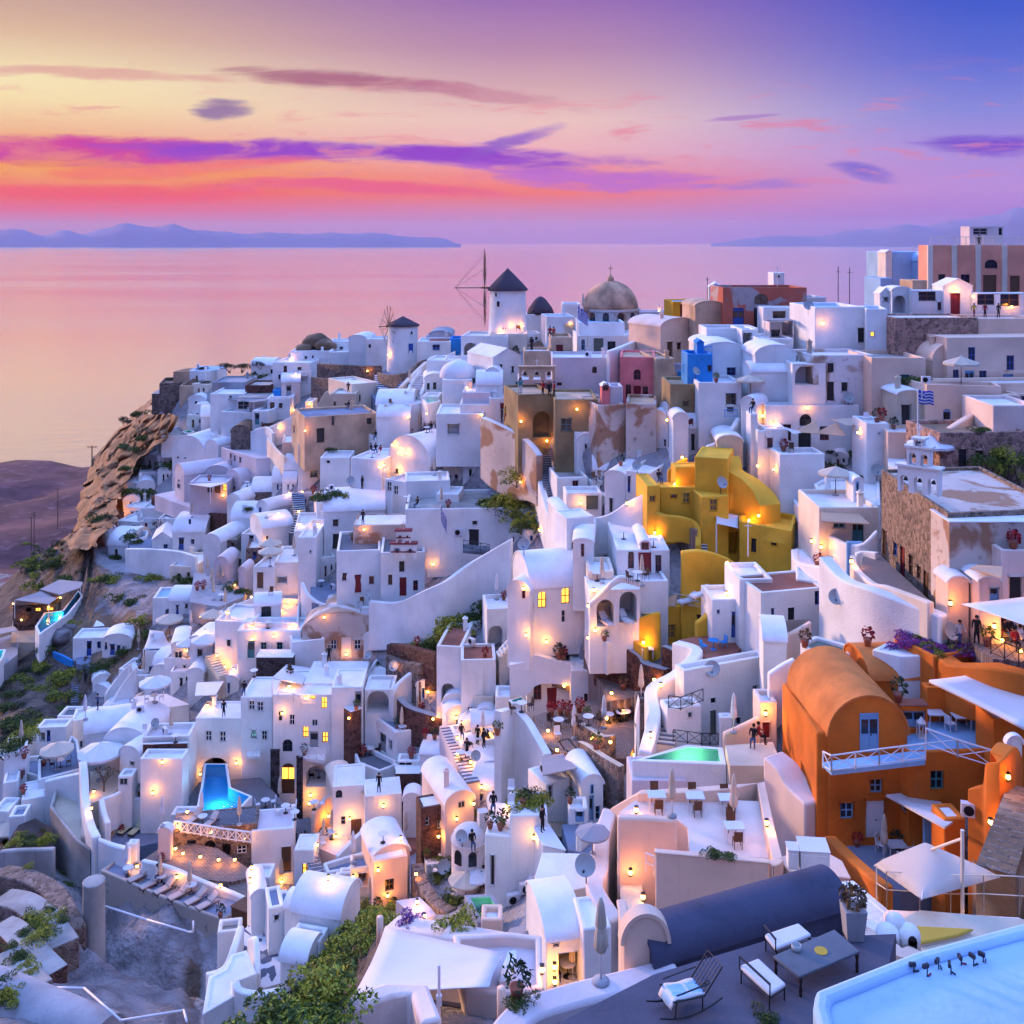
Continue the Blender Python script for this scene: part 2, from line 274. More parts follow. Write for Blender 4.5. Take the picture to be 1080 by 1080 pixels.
def finish_house(org,root,foot,z0,z1,placed,m,roof,floor,par,rise,profile_axis=None,bevel=.09):
 bm=bmesh.new(); rec={i:[o for o in l if not o['proud']] for i,l in placed.items()}
 tops=walls(bm,foot,z0,z1,rec); n=len(foot)
 rooft=None
 if roof=='flat' and par>0:
  t=.28; inn=inset(foot,t)
  for i in range(n):
   a,b=inn[i],inn[(i+1)%n]; ngon(bm,[tuple(p) for p in tops[i]]+[(b.x,b.y,z1),(a.x,a.y,z1)]); quad(bm,(a.x,a.y,z1),(b.x,b.y,z1),(b.x,b.y,z1-par),(a.x,a.y,z1-par))
  rb=bmesh.new(); ngon(rb,[(p.x,p.y,z1-par) for p in inn]); bmesh.ops.translate(rb,verts=rb.verts,vec=-org); rooft=(rb,floorcol(floor),False,0)
 elif roof=='flat':
  out=inset(foot,-.05); rb=bmesh.new(); N=len(out); ngon(rb,[(p.x,p.y,z1+.1) for p in out])
  for i in range(N): a,b=out[i],out[(i+1)%N]; quad(rb,(a.x,a.y,z1+.1),(a.x,a.y,z1),(b.x,b.y,z1),(b.x,b.y,z1+.1))
  ngon(rb,[(p.x,p.y,z1) for p in reversed(out)]); bmesh.ops.remove_doubles(rb,verts=rb.verts,dist=.003)
  bmesh.ops.translate(rb,verts=rb.verts,vec=-org); rooft=(rb,floorcol(floor),False,.05)
 elif roof in('vault','vaultx','gable','gablex'):
  k=0 if not roof.endswith('x') else 1
  c=[Vector(p) for p in foot];
  a,b,cc,dd=[c[(k+j)%4] for j in range(4)]; N=16 if roof[0]=='v' else 2
  def arc(p,q,off=0):
   w=(q-p).length/2; e=(q-p)/(2*w); mid=(p+q)/2; out=[]
   for j in range(N+1):
    th=math.pi*(1-j/N); s=mid+e*((w+off)*math.cos(th)); out.append(Vector((s.x,s.y,z1+(rise*w+off)*math.sin(th))))
   return out
  for (p,q,ei) in ((a,b,k),(cc,dd,(k+2)%4)):
   A=arc(p,q); ngon(bm,[tuple(v) for v in tops[ei]]+[tuple(v) for v in reversed(A[1:-1])])
  rb=bmesh.new(); ex=(dd-a).normalized()*.06; o1=arc(a-ex,b-ex,.11); o2=arc(dd+ex,cc+ex,.11); i1=arc(a-ex,b-ex,.0); i2=arc(dd+ex,cc+ex,.0)
  V=[[rb.verts.new(v) for v in l] for l in (o1,o2,i1,i2)]
  for j in range(N):
   rb.faces.new((V[0][j],V[0][j+1],V[1][j+1],V[1][j])); rb.faces.new((V[2][j+1],V[2][j],V[3][j],V[3][j+1])); rb.faces.new((V[2][j],V[2][j+1],V[0][j+1],V[0][j])); rb.faces.new((V[1][j],V[1][j+1],V[3][j+1],V[3][j]))
  rb.faces.new((V[0][0],V[1][0],V[3][0],V[2][0])); rb.faces.new((V[1][N],V[0][N],V[2][N],V[3][N]))
  bmesh.ops.recalc_face_normals(rb,faces=rb.faces); bmesh.ops.translate(rb,verts=rb.verts,vec=-org); rooft=(rb,floorcol(floor),True,0)
 elif roof=='dome':
  ngon(bm,[p for tt in tops for p in tt[:-1]]); cx=sum(p[0] for p in foot)/n; cy=sum(p[1] for p in foot)/n; rr=min((Vector(foot[i])-Vector((cx,cy))).length for i in range(n))*.72*(.98 if n==4 else 1.35)
  rb=bmesh.new(); lathe(rb,[(rr*1.0,-.02),(rr*1.02,.25)]+[(rr*math.cos(t*math.pi/18),.25+rise*rr*math.sin(t*math.pi/18)) for t in range(0,9)],28,(cx-org.x,cy-org.y,z1-org.z)); rooft=(rb,floorcol(floor),True,0)
 bmesh.ops.remove_doubles(bm,verts=bm.verts,dist=.003); bmesh.ops.translate(bm,verts=bm.verts,vec=-org)
 meshobj('wall',bm,m,root,bevel=bevel)
 if rooft:
  o=meshobj('roof',rooft[0],rooft[1],root,smooth=rooft[2],bevel=rooft[3])
  if rooft[2]:
   try: o.data.set_sharp_from_angle(angle=R(50))
   except Exception: pass
 for l in placed.values():
  for o in l: opening_part(o,root,org)
 ar=abs(sum(foot[i-1].x*foot[i].y-foot[i].x*foot[i-1].y for i in range(n)))/2
 if roof in('flat','vault','vaultx') and ar>14 and org.y>45 and RND.random()<.55 and root.name.startswith('house'):
  cx=sum(p.x for p in foot)/n; cy=sum(p.y for p in foot)/n; k=RND.randrange(n); px_=cx+(foot[k].x-cx)*.55; py_=cy+(foot[k].y-cy)*.55; zz=z1-(par if roof=='flat' else 0); hh=RND.uniform(.7,1.3)+(rise*1.2 if roof!='flat' else 0); bm=bmesh.new(); box(bm,(px_-org.x,py_-org.y,zz-org.z+hh/2-.2),(.42,.42,hh+.4)); box(bm,(px_-org.x,py_-org.y,zz-org.z+hh+.08),(.56,.56,.12)); box(bm,(px_-org.x,py_-org.y,zz-org.z+hh+.22),(.22,.22,.17)); meshobj('chimney',bm,m,root,bevel=.03)
 return root
def auto_ops(placed,foot,zn,z1,name,D):
 if name!='house' or any(placed.values()) or z1-zn<2.3: return
 best=None
 for i in range(len(foot)):
  a=Vector(foot[i]); b=Vector(foot[(i+1)%len(foot)]); e=b-a; L=e.length; e/=L; f_=Vector((e.y,-e.x)).dot(-a.normalized())
  if L>2.4 and f_>.35 and (best is None or f_*L>best[0]): best=(f_*L,i,a,e,L)
 if not best: return
 _,i,a,e,L=best; r=RND; c=r.choice(['k','k','b','n','g','r','t']); o=lambda u0,u1,za,zb,cd:dict(u0=u0,u1=u1,z0=za,z1=zb,code=cd,a=a,e=e,arch=False,D=D,proud=False,d=.18)
 u=L*r.uniform(.12,.3); lst=[o(u,u+.85,zn+.05,zn+2.05,'d'+c)]
 if L-u>2.8: lst.append(o(u+1.5,u+2.15,zn+1.0,zn+1.9,'w'+c))
 if z1-zn>4.4: lst.append(o(u+.1,u+.75,zn+2.9,zn+3.8,'w'+c))
 if L-u>5: lst.append(o(u+3.3,u+3.95,zn+1.0,zn+1.9,'w'+c))
 placed[i]=lst
def V(label,xa,xb,yb,yt,th=0,L=6,roof='vault',r=.75,m='white',ops=None,D=None,name='house',cat='house',floor=None,par=.35,found=4,group=None,auto=False):
 """oriented box, front face xa..xb pixels; near corner base yb, wall top yt; th deg>0 shows the right side"""
 xa,xb,yb,yt=tx(xa),tx(xb),ty(yb),ty(yt); c,s=math.cos(R(th)),math.sin(R(th)); xn=xb if th>=0 else xa; xo=xa if th>=0 else xb
 D=D or Dm(xn,yb); L*=.5 if (yb>760 and D>35) else (.7 if yb>640 and D>35 else 1); N=P(xn,yb,D); dx=Vector((c,-s)); dr=-dx if th>=0 else dx; k=(xo-540)/F
 t=(k*N.y-N.x)/(dr.x-k*dr.y) if abs(dr.x-k*dr.y)>.05 else abs(xb-xa)*D/F
 if t<=0: t=abs(xb-xa)*D/F
 t=min(t,3.5*abs(xb-xa)*D/F+2)
 O=Vector((N.x,N.y)); A=(O-dx*t) if th>=0 else O; B=A+dx*t; dy=Vector((s,c)); foot=[A,B,B+dy*L,A+dy*L]
 z0=N.z-found; z1=N.z+(yb-yt)*D/F
 ex=0
 if roof[:4] in('vaul','gabl'): ex=r*(t if not roof.endswith('x') else L)/2
 placed=place_ops(foot,z0,z1,ops,ex)
 org=Vector(((A.x+B.x)/2,(A.y+B.y)/2,N.z)); name=kindname(name,label); auto_ops(placed,foot,N.z,z1,name,D); cat=name.replace('_',' ') if cat=='house' else cat; root=empty(name,org,label,cat,group)
 if auto: AUTO.append((root,(xa+xb)/2,(yt+yb)/2,label))
 return finish_house(org,root,foot,z0,z1,placed,m,roof,floor,par,r)
def B(label,pts,yb,m='white',floor=None,par=.4,ops=None,D=None,name='house',cat='house',roof='flat',rise=.8,found=3.5,group=None,bevel=.09,auto=False):
 """prism traced by its roof outline (pixels); yb = base pixel of its nearest corner"""
 pts=[(tx(x),ty(y)) for x,y in pts]; yb=ty(yb); xn,yt=max(pts,key=lambda p:p[1]); D=D or Dm(xn,yb); N=P(xn,yb,D); z1=HC-(yt-YH)/F*D
 foot=[]
 for x,y in pts: d=(HC-z1)*F/(y-YH); foot.append(Vector(((x-540)/F*d,d)))
 ar=sum(foot[i-1].x*foot[i].y-foot[i].x*foot[i-1].y for i in range(len(foot)))
 if ar<0: foot.reverse()
 z0=N.z-found; placed=place_ops(foot,z0,z1,ops)
 cx=sum(p.x for p in foot)/len(foot); cy=sum(p.y for p in foot)/len(foot); org=Vector((cx,cy,N.z)); name=kindname(name,label); auto_ops(placed,foot,N.z,z1,name,D); cat=name.replace('_',' ') if cat=='house' else cat; root=empty(name,org,label,cat,group)
 if auto: AUTO.append((root,sum(p[0] for p in pts)/len(pts),yt,label))
 return finish_house(org,root,foot,z0,z1,placed,m,roof,floor,par,rise,bevel=bevel)
def slab(name,pts,m,D=None,th=2.5,kind='structure',label=None,cat=None):
 """level paved ground; pts pixels, depth from the nearest one"""
 pts=[(tx(x),ty(y)) for x,y in pts]; xn,yn=max(pts,key=lambda p:p[1]); D=D or Dm(xn,yn); z=HC-(yn-YH)/F*D; foot=[]
 for x,y in pts: d=(HC-z)*F/(y-YH); foot.append((((x-540)/F*d),d))
 bm=bmesh.new(); vs=[bm.verts.new((p[0],p[1],z)) for p in foot]; f=bm.faces.new(vs); r=bmesh.ops.extrude_face_region(bm,geom=[f]); bmesh.ops.translate(bm,verts=[v for v in r['geom'] if isinstance(v,bmesh.types.BMVert)],vec=(0,0,-th)); bmesh.ops.recalc_face_normals(bm,faces=bm.faces)
 return tag(meshobj(name,bm,m),label,cat,kind=kind)
def smooth_path(p,k=5):
 if len(p)<3: return p
 out=[]
 for i in range(len(p)-1):
  a=p[max(i-1,0)]; b=p[i]; c=p[i+1]; d=p[min(i+2,len(p)-1)]
  for j in range(k):
   t=j/k; out.append(tuple(.5*((2*b[q])+(-a[q]+c[q])*t+(2*a[q]-5*b[q]+4*c[q]-d[q])*t*t+(-a[q]+3*b[q]-3*c[q]+d[q])*t**3) for q in range(len(b))))
 out.append(p[-1]); return out
def W(label,pts,t=.4,m='white',D=None,name='wall',cat='wall',smooth=True,down=2.5,cap=None,group=None,auto=False,kind=None):
 """free-standing wall along pixel path [(x,ytop,ybase)]"""
 q=[]
 for p in pts:
  x,yt,yb=tx(p[0]),ty(p[1]),ty(p[2]); d=p[3] if len(p)>3 else (D or Dm(x,yb)); g=P(x,yb,d); q.append((g.x,g.y,g.z,g.z+(yb-yt)*d/F))
 if smooth: q=smooth_path(q)
 bm=bmesh.new(); rings=[]; n=len(q)
 for i in range(n):
  a=q[max(i-1,0)]; b=q[min(i+1,n-1)]; e=Vector((b[0]-a[0],b[1]-a[1]))
  if e.length<1e-5: e=Vector((1,0))
  e.normalize(); nn=Vector((-e.y,e.x))*t/2; x,y,zb,zt=q[i]
  rings.append([bm.verts.new(v) for v in ((x-nn.x,y-nn.y,zb-down),(x-nn.x,y-nn.y,zt),(x+nn.x,y+nn.y,zt),(x+nn.x,y+nn.y,zb-down))])
 for a,b in zip(rings,rings[1:]):
  for j in range(4):
   f=bm.faces.new((a[j],b[j],b[(j+1)%4],a[(j+1)%4])); f.material_index=1 if (cap and j==1) else 0
 bm.faces.new(rings[0]); bm.faces.new(list(reversed(rings[-1]))); bmesh.ops.recalc_face_normals(bm,faces=bm.faces)
 o=meshobj(name,bm,[m,cap] if cap else m,bevel=min(.12,t*.3)); tag(o,label,cat,group,kind)
 if auto: AUTO.append((o,tx(pts[len(pts)//2][0]),ty(pts[len(pts)//2][1]),label))
 return o
def S(label,x0,y0,x1,y1,w,n=8,m='grey',nose='white',D0=None,D1=None,side=None,auto=False,name='staircase'):
 """staircase from lower point to upper point (pixels), width w px"""
 x0,y0,x1,y1=tx(x0),ty(y0),tx(x1),ty(y1); D0=D0 or Dm(x0,y0); D1=D1 or Dm(x1,y1); a=P(x0,y0,D0); b=P(x1,y1,D1); wm=w/_T[2]*D0/F; h=Vector((b.x-a.x,b.y-a.y)); L=max(h.length,.3*n); e=h.normalized() if h.length>.05 else Vector((0,1)); ang=math.atan2(e.y,e.x); bm=bmesh.new(); st=L/n; rz=(b.z-a.z)/n; nb=bmesh.new()
 if abs(e.y)<.999 and abs(e.y)>.5: wm*=1
 org=Vector(a)
 for i in range(n):
  c=Vector((e.x*(i+.5)*st,e.y*(i+.5)*st)); zt=rz*(i+1); hh=rz*(i+1)+2.5; box(bm,(c.x,c.y,zt-hh/2-.03),(st,wm,hh),ang); box(nb,(c.x-e.x*(st*.36+.01),c.y-e.y*(st*.36+.01),zt-.02),(st*.32,wm-.01,.08),ang)
 root=empty(name,org,label,'stairs'); meshobj('steps',bm,m,root); meshobj('step_edge',nb,nose,root)
 if side:
  p=Vector((-e.y,e.x))
  for s in (-1,1):
   sb=bmesh.new(); o=p*s*(wm/2+.13); A=Vector((o.x-e.x*.2,o.y-e.y*.2,0)); Bp=Vector((o.x+e.x*(L+.1),o.y+e.y*(L+.1),0)); q=p*.12
   vs=[]
   for (pt,zt) in ((A,.75),(Bp,b.z-a.z+.75)):
    vs.append([sb.verts.new((pt.x+g*q.x,pt.y+g*q.y,z)) for g,z in ((-1,-2.5),(-1,zt),(1,zt),(1,-2.5))])
   for j in range(4): sb.faces.new((vs[0][j],vs[1][j],vs[1][(j+1)%4],vs[0][(j+1)%4]))
   sb.faces.new(vs[0]); sb.faces.new(list(reversed(vs[1]))); bmesh.ops.recalc_face_normals(sb,faces=sb.faces); meshobj('side_wall',sb,side,root,bevel=.06)
 if auto: AUTO.append((root,(x0+x1)/2,(y0+y1)/2,label))
 return root
def lightobj(loc,power,col=(1,.55,.2),rad=.12,parent=None):
 l=bpy.data.lights.new('light','POINT'); l.energy=power; l.color=col; l.shadow_soft_size=rad; o=bpy.data.objects.new('light',l); COL.objects.link(o); o.location=loc
 if parent: o.parent=parent
 return o
def POOL(label,pts,yb=None,floor='poolfloor',rim='white',D=None,power=0,depth=1.3,rw=.3,name='pool',col=(.5,1,.9)):
 pts=[(tx(x),ty(y)) for x,y in pts]; xn,yn=max(pts,key=lambda p:p[1]); ybb=ty(yb) if yb else yn; D=D or Dm(xn,ybb); z=HC-(yn-YH)/F*D; foot=[]
 for x,y in pts: d=(HC-z)*F/(y-YH); foot.append(Vector(((x-540)/F*d,d)))
 if sum(foot[i-1].x*foot[i].y-foot[i].x*foot[i-1].y for i in range(len(foot)))<0: foot.reverse()
 c=sum((Vector(p) for p in foot),Vector((0,0)))/len(foot); org=Vector((c.x,c.y,z)); root=empty(name,org,label,'pool'); n=len(foot); inn=inset(foot,rw); bm=bmesh.new()
 drop=max((ybb-yn)*D/F,0)+2.5
 def v(p,zz): return (p.x-c.x,p.y-c.y,zz)
 for i in range(n):
  j=(i+1)%n; quad(bm,v(foot[i],-drop),v(foot[j],-drop),v(foot[j],0),v(foot[i],0)); quad(bm,v(foot[i],0),v(foot[j],0),v(inn[j],0),v(inn[i],0))
 bmesh.ops.remove_doubles(bm,verts=bm.verts,dist=.002); meshobj('rim',bm,rim,root,bevel=.05)
 bm=bmesh.new()
 for i in range(n): j=(i+1)%n; quad(bm,v(inn[i],0),v(inn[j],0),v(inn[j],-depth),v(inn[i],-depth))
 ngon(bm,[v(p,-depth) for p in inn]); meshobj('basin',bm,floor,root)
 bm=bmesh.new(); ngon(bm,[v(p,-.12) for p in inn]); meshobj('water',bm,'poolwater',root)
 if power: lightobj((0,0,-depth*.4),power*.22,col,.6,root)
 return root
cam=bpy.data.cameras.new('camera'); cam.sensor_width=36; cam.lens=36; cam.shift_y=-(540-YH)/1080; cam.clip_end=300000; cam.clip_start=.5
co=bpy.data.objects.new('camera',cam); COL.objects.link(co); co.location=(0,0,HC); co.rotation_euler=(R(90),0,0); SC.camera=co
SC.view_settings.view_transform='Standard'; SC.view_settings.look='None'; SC.view_settings.exposure=-.02; SC.view_settings.gamma=1
SUN_AZ=R(-52); SUN_EL=R(9)
w=bpy.data.worlds.new('World'); SC.world=w; w.use_nodes=True; nt=w.node_tree; nt.nodes.clear(); L=nt.links
def M(op,a,b=None,c=None,clamp=False):
 n=nd(nt,'ShaderNodeMath',operation=op); n.use_clamp=clamp
 for i,v in enumerate((a,b,c)):
  if v is None: continue
  if isinstance(v,(int,float)): n.inputs[i].default_value=v
  else: L.new(v,n.inputs[i])
 return n.outputs[0]
def MR(v,a,b,lo=0,hi=1,sm=True):
 n=nd(nt,'ShaderNodeMapRange'); n.interpolation_type='SMOOTHSTEP' if sm else 'LINEAR'; L.new(v,n.inputs[0])
 for i,q in enumerate((a,b,lo,hi)): n.inputs[i+1].default_value=q
 return n.outputs[0]
def MX(f,a,b):
 n=nd(nt,'ShaderNodeMix',data_type='RGBA'); L.new(f,n.inputs[0]) if not isinstance(f,(int,float)) else setattr(n.inputs[0],'default_value',f)
 for s,v in ((n.inputs[6],a),(n.inputs[7],b)):
  if isinstance(v,tuple): s.default_value=v
  else: L.new(v,s)
 return n.outputs[2]
tc=nd(nt,'ShaderNodeTexCoord'); sp=nd(nt,'ShaderNodeSeparateXYZ'); L.new(tc.outputs['Generated'],sp.inputs[0]); x,y,z=sp.outputs
hyp=M('SQRT',M('ADD',M('MULTIPLY',x,x),M('MULTIPLY',y,y))); hyp=M('MAXIMUM',hyp,.0001)
v=M('MULTIPLY',M('DIVIDE',z,hyp),1080/255.); s=M('DIVIDE',x,hyp)
vv=M('DIVIDE',v,4.0,clamp=True)
def ramp(cols):
 n=nd(nt,'ShaderNodeValToRGB'); cr=n.color_ramp; cr.interpolation='EASE' if False else 'LINEAR'
 while len(cr.elements)<len(cols): cr.elements.new(.5)
 for e,(p,c) in zip(cr.elements,sorted(cols)): e.position=p/4.0; e.color=lin(c)
 L.new(vv,n.inputs[0]); return n.outputs[0]
ZEN=[(1.7,(122,134,214)),(2.6,(138,160,236)),(4,(148,176,246))]
left=ramp([(0,(150,108,165)),(.06,(190,118,160)),(.12,(240,100,120)),(.18,(255,105,60)),(.26,(255,158,0)),(.34,(255,170,50)),(.42,(250,196,150)),(.54,(255,232,180)),(.62,(255,236,188)),(.8,(226,190,162)),(1.0,(190,154,152))]+ZEN)
cent=ramp([(0,(178,122,190)),(.06,(186,126,186)),(.12,(215,130,168)),(.2,(255,130,100)),(.27,(255,150,135)),(.37,(248,188,190)),(.5,(246,206,196)),(.65,(218,176,182)),(.8,(188,144,176)),(1.0,(160,118,180))]+ZEN)
right=ramp([(0,(112,100,200)),(.06,(140,104,200)),(.12,(172,122,206)),(.2,(190,146,216)),(.35,(176,152,222)),(.5,(142,146,222)),(.7,(104,120,214)),(1.0,(68,96,202)),(1.4,(96,116,212)),(1.7,(120,136,218)),(2.6,(138,160,236)),(4,(148,176,246))])
c1=MX(MR(s,-.44,.02),left,cent); base=MX(MR(s,.02,.44),c1,right); back=MR(y,-.1,-.8,0,1); base=MX(back,base,right)
yy=M('MAXIMUM',y,.2); X=M('ADD',M('MULTIPLY',M('DIVIDE',x,yy),1080.),540.); Y=M('SUBTRACT',255.,M('MULTIPLY',M('DIVIDE',z,yy),1080.))
cb=nd(nt,'ShaderNodeCombineXYZ'); L.new(M('MULTIPLY',X,.0085),cb.inputs[0]); L.new(M('MULTIPLY',Y,.05),cb.inputs[1])
no=nd(nt,'ShaderNodeTexNoise'); no.inputs['Scale'].default_value=1; no.inputs['Detail'].default_value=10; no.inputs['Roughness'].default_value=.68; no.inputs['Distortion'].default_value=.5; L.new(cb.outputs[0],no.inputs['Vector'])
cb2=nd(nt,'ShaderNodeCombineXYZ'); L.new(M('MULTIPLY',X,.004),cb2.inputs[0]); L.new(M('MULTIPLY',Y,.018),cb2.inputs[1])
no2=nd(nt,'ShaderNodeTexNoise'); no2.inputs['Scale'].default_value=1; no2.inputs['Detail'].default_value=3; L.new(cb2.outputs[0],no2.inputs['Vector'])
Yw=M('ADD',Y,M('MULTIPLY',M('SUBTRACT',no2.outputs[0],.5),34.)); nz=M('MULTIPLY',M('SUBTRACT',no.outputs[0],.5),3.5)
CL=[(40,158,380,17,(214,70,156),1.0,.02),(400,162,290,13,(150,70,200),1.0,.02),(650,186,160,11,(186,104,206),.85,.06),(800,193,75,7,(150,112,206),.7,0),(375,85,125,11,(168,92,122),.85,.1),(80,77,190,7,(222,150,152),.6,.02),(236,115,34,14,(140,108,158),.9,0),(545,146,50,9,(142,92,200),.85,-.35),(1050,152,80,13,(118,74,204),.95,.03),(912,186,34,10,(110,98,206),.8,.15),(60,202,260,9,(255,84,96),.6,0),(190,178,150,9,(255,122,118),.7,-.05),(785,125,40,3,(166,112,190),.6,-.08),(505,101,120,7,(202,132,152),.6,.12),(400,199,180,8,(246,98,130),.85,.03)]
col=base
for (cx,cy,rx,ry,cc,st,tilt) in CL:
 du=M('MULTIPLY',M('SUBTRACT',X,float(cx)),1./rx); dv=M('MULTIPLY',M('SUBTRACT',M('SUBTRACT',Yw,float(cy)),M('MULTIPLY',du,tilt*rx)),1./ry)
 d=M('ADD',M('MULTIPLY',du,du),M('MULTIPLY',dv,dv)); m=MR(M('ADD',d,nz),1.3,.0,0,st); col=MX(m,col,lin(cc))
# thin wisps everywhere near the horizon band
wis=MR(no.outputs[0],.53,.66,0,.55); band=M('MULTIPLY',MR(v,.16,.3),MR(v,.75,.45)); col=MX(M('MULTIPLY',wis,band),col,lin((236,128,150)))
# physical dusk sky blended in
sky=nd(nt,'ShaderNodeTexSky'); sky.sky_type='NISHITA'; sky.sun_disc=False; sky.sun_elevation=SUN_EL; sky.sun_rotation=SUN_AZ
lp=nd(nt,'ShaderNodeVectorMath',operation='SCALE'); L.new(sky.outputs[0],lp.inputs[0]); lp.inputs[3].default_value=.05
hs=nd(nt,'ShaderNodeHueSaturation'); hs.inputs['Saturation'].default_value=1.10; L.new(col,hs.inputs['Color']); ad=nd(nt,'ShaderNodeMix',data_type='RGBA'); ad.blend_type='MIX'; ad.inputs[0].default_value=.04; L.new(hs.outputs[0],ad.inputs[6]); L.new(lp.outputs[0],ad.inputs[7])
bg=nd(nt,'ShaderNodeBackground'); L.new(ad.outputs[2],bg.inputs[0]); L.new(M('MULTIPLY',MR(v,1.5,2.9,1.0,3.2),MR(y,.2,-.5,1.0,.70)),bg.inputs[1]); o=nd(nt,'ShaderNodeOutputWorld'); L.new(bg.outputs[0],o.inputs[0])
w.cycles.sampling_method='MANUAL'; w.cycles.sample_map_resolution=1024
sl=bpy.data.lights.new('sun','SUN'); sl.energy=4.2; sl.angle=R(7); sl.color=(1,.60,.40); so=bpy.data.objects.new('sun',sl); COL.objects.link(so)
so.rotation_euler=(-Vector((math.sin(SUN_AZ)*math.cos(SUN_EL),math.cos(SUN_AZ)*math.cos(SUN_EL),math.sin(SUN_EL)))).to_track_quat('-Z','Y').to_euler(); so.location=(-60,80,200)
bm=bmesh.new(); ys=[-2000,0,300,800,2000,6000,20000,60000]; xs=[-60000,-20000,-4000,-800,0,800,4000,20000,60000]
g=[[bm.verts.new((a,b,0)) for a in xs] for b in ys]
for i in range(len(ys)-1):
 for j in range(len(xs)-1): bm.faces.new((g[i][j],g[i][j+1],g[i+1][j+1],g[i+1][j]))
sm=bpy.data.materials.new('sea'); sm.use_nodes=True; nt=sm.node_tree; L=nt.links; b=nt.nodes['Principled BSDF']; b.inputs['Base Color'].default_value=(1,.97,.78,1); b.inputs['Metallic'].default_value=.92; b.inputs['Roughness'].default_value=.22; b.inputs['IOR'].default_value=1.9
ge=nd(nt,'ShaderNodeNewGeometry'); mp=nd(nt,'ShaderNodeMapping'); mp.inputs['Scale'].default_value=(.028,.06,.05); L.new(ge.outputs['Position'],mp.inputs[0]); n=nd(nt,'ShaderNodeTexNoise'); n.inputs['Scale'].default_value=1; n.inputs['Detail'].default_value=8; n.inputs['Roughness'].default_value=.65; L.new(mp.outputs[0],n.inputs['Vector'])
bp=nd(nt,'ShaderNodeBump'); bp.inputs['Strength'].default_value=.07; bp.inputs['Distance'].default_value=5; L.new(n.outputs[0],bp.inputs['Height']); L.new(bp.outputs[0],b.inputs['Normal'])
mp2=nd(nt,'ShaderNodeMapping'); mp2.inputs['Scale'].default_value=(.0004,.0022,.01); L.new(ge.outputs['Position'],mp2.inputs[0]); n2=nd(nt,'ShaderNodeTexNoise'); n2.inputs['Scale'].default_value=1; n2.inputs['Detail'].default_value=4; L.new(mp2.outputs[0],n2.inputs['Vector'])
rr=nd(nt,'ShaderNodeMapRange'); L.new(n2.outputs[0],rr.inputs[0]); rr.inputs[1].default_value=.35; rr.inputs[2].default_value=.65; rr.inputs[3].default_value=.13; rr.inputs[4].default_value=.18; L.new(rr.outputs[0],b.inputs['Roughness'])
MATS['sea']=sm; tag(meshobj('sea',bm,'sea'),kind='structure')
mat('hazyisland',(.24,.18,.30),kind='simple',bump=0,scale=.001)  # pale purple base colour: part of the distance haze is painted in
def island(prof,D,deep):
 bm=bmesh.new(); rows=[]
 for k,(dd,f) in enumerate(((0,0.0),(deep*.35,.55),(deep*.6,1.0),(deep,0))):
  row=[]
  for x,yt in prof:
   hgt=(257-yt)/F*(D+deep*.6)*f; nn=math.sin(x*.9+k)*.06*hgt; row.append(bm.verts.new(((x-540)/F*(D+dd),D+dd,max(hgt+nn,-2) if f else -5)))
  rows.append(row)
 for a,b in zip(rows,rows[1:]):
  for i in range(len(a)-1): bm.faces.new((a[i],a[i+1],b[i+1],b[i]))
 tag(meshobj('hills',bm,'hazyisland',smooth=True),kind='structure')
def dense(pr,st=6,amp=.8):
 out=[]; r=random.Random(3)
 for (x0,y0),(x1,y1) in zip(pr,pr[1:]):
  n=max(1,int((x1-x0)/st))
  for i in range(n): t=i/n; out.append((x0+(x1-x0)*t,y0+(y1-y0)*(t*t*(3-2*t))+r.uniform(-amp,amp)*.5))
 return out+[pr[-1]]
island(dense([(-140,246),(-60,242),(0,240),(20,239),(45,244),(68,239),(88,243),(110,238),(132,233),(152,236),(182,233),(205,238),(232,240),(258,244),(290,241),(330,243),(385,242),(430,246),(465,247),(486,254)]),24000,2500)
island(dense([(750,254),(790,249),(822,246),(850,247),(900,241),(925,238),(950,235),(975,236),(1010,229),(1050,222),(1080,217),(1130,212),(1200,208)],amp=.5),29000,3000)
TOP=[(-140,690),(-20,632),(28,598),(70,572),(86,550),(100,480),(125,457),(158,434),(200,398),(270,390),(330,370),(400,353),(520,352),(640,341),(760,340),(860,328),(950,324),(1010,334),(1200,334)]
def ytop(x):
 for (a,ya),(b,yb) in zip(TOP,TOP[1:]):
  if x<=b: return ya+(yb-ya)*(x-a)/(b-a)
 return 334
def inpoly(x,y,poly):
 c=False; n=len(poly)
 for i in range(n):
  (x1,y1),(x2,y2)=poly[i-1],poly[i]
  if (y1>y)!=(y2>y) and x<(x2-x1)*(y-y1)/(y2-y1)+x1: c=not c
 return c
VILL=[(160,430),(205,402),(330,370),(1200,320),(1200,1200),(640,1200),(420,1000),(420,930),(340,965),(312,1062),(208,1090),(218,965),(200,930),(100,925),(0,880),(-30,800),(60,760),(100,720),(200,640),(200,600),(95,590),(95,570),(150,520)]
REG=[('darksoil',[(-200,540),(30,560),(98,562),(110,600),(90,660),(-200,660)]),('greyrock',[(60,900),(230,950),(250,1200),(-200,1200),(-200,900)]),('darksoil',[(-200,660),(60,640),(110,700),(80,770),(0,830),(-200,900)]),('greyrock',[(95,590),(205,600),(205,645),(170,655),(90,640)]),('darksoil',[(200,960),(420,930),(430,1200),(220,1200)]),('darksoil',[(380,620),(530,580),(560,640),(450,690),(380,680)])]
from mathutils import noise as mn
bm=bmesh.new(); cols=[]; XS=[-140+8*i for i in range(170)]; NR=110; WT=[]
def soft(x,y,pl,r): return sum(inpoly(x+r*math.cos(k*.785),y+r*math.sin(k*.785),pl) for k in range(8))/8
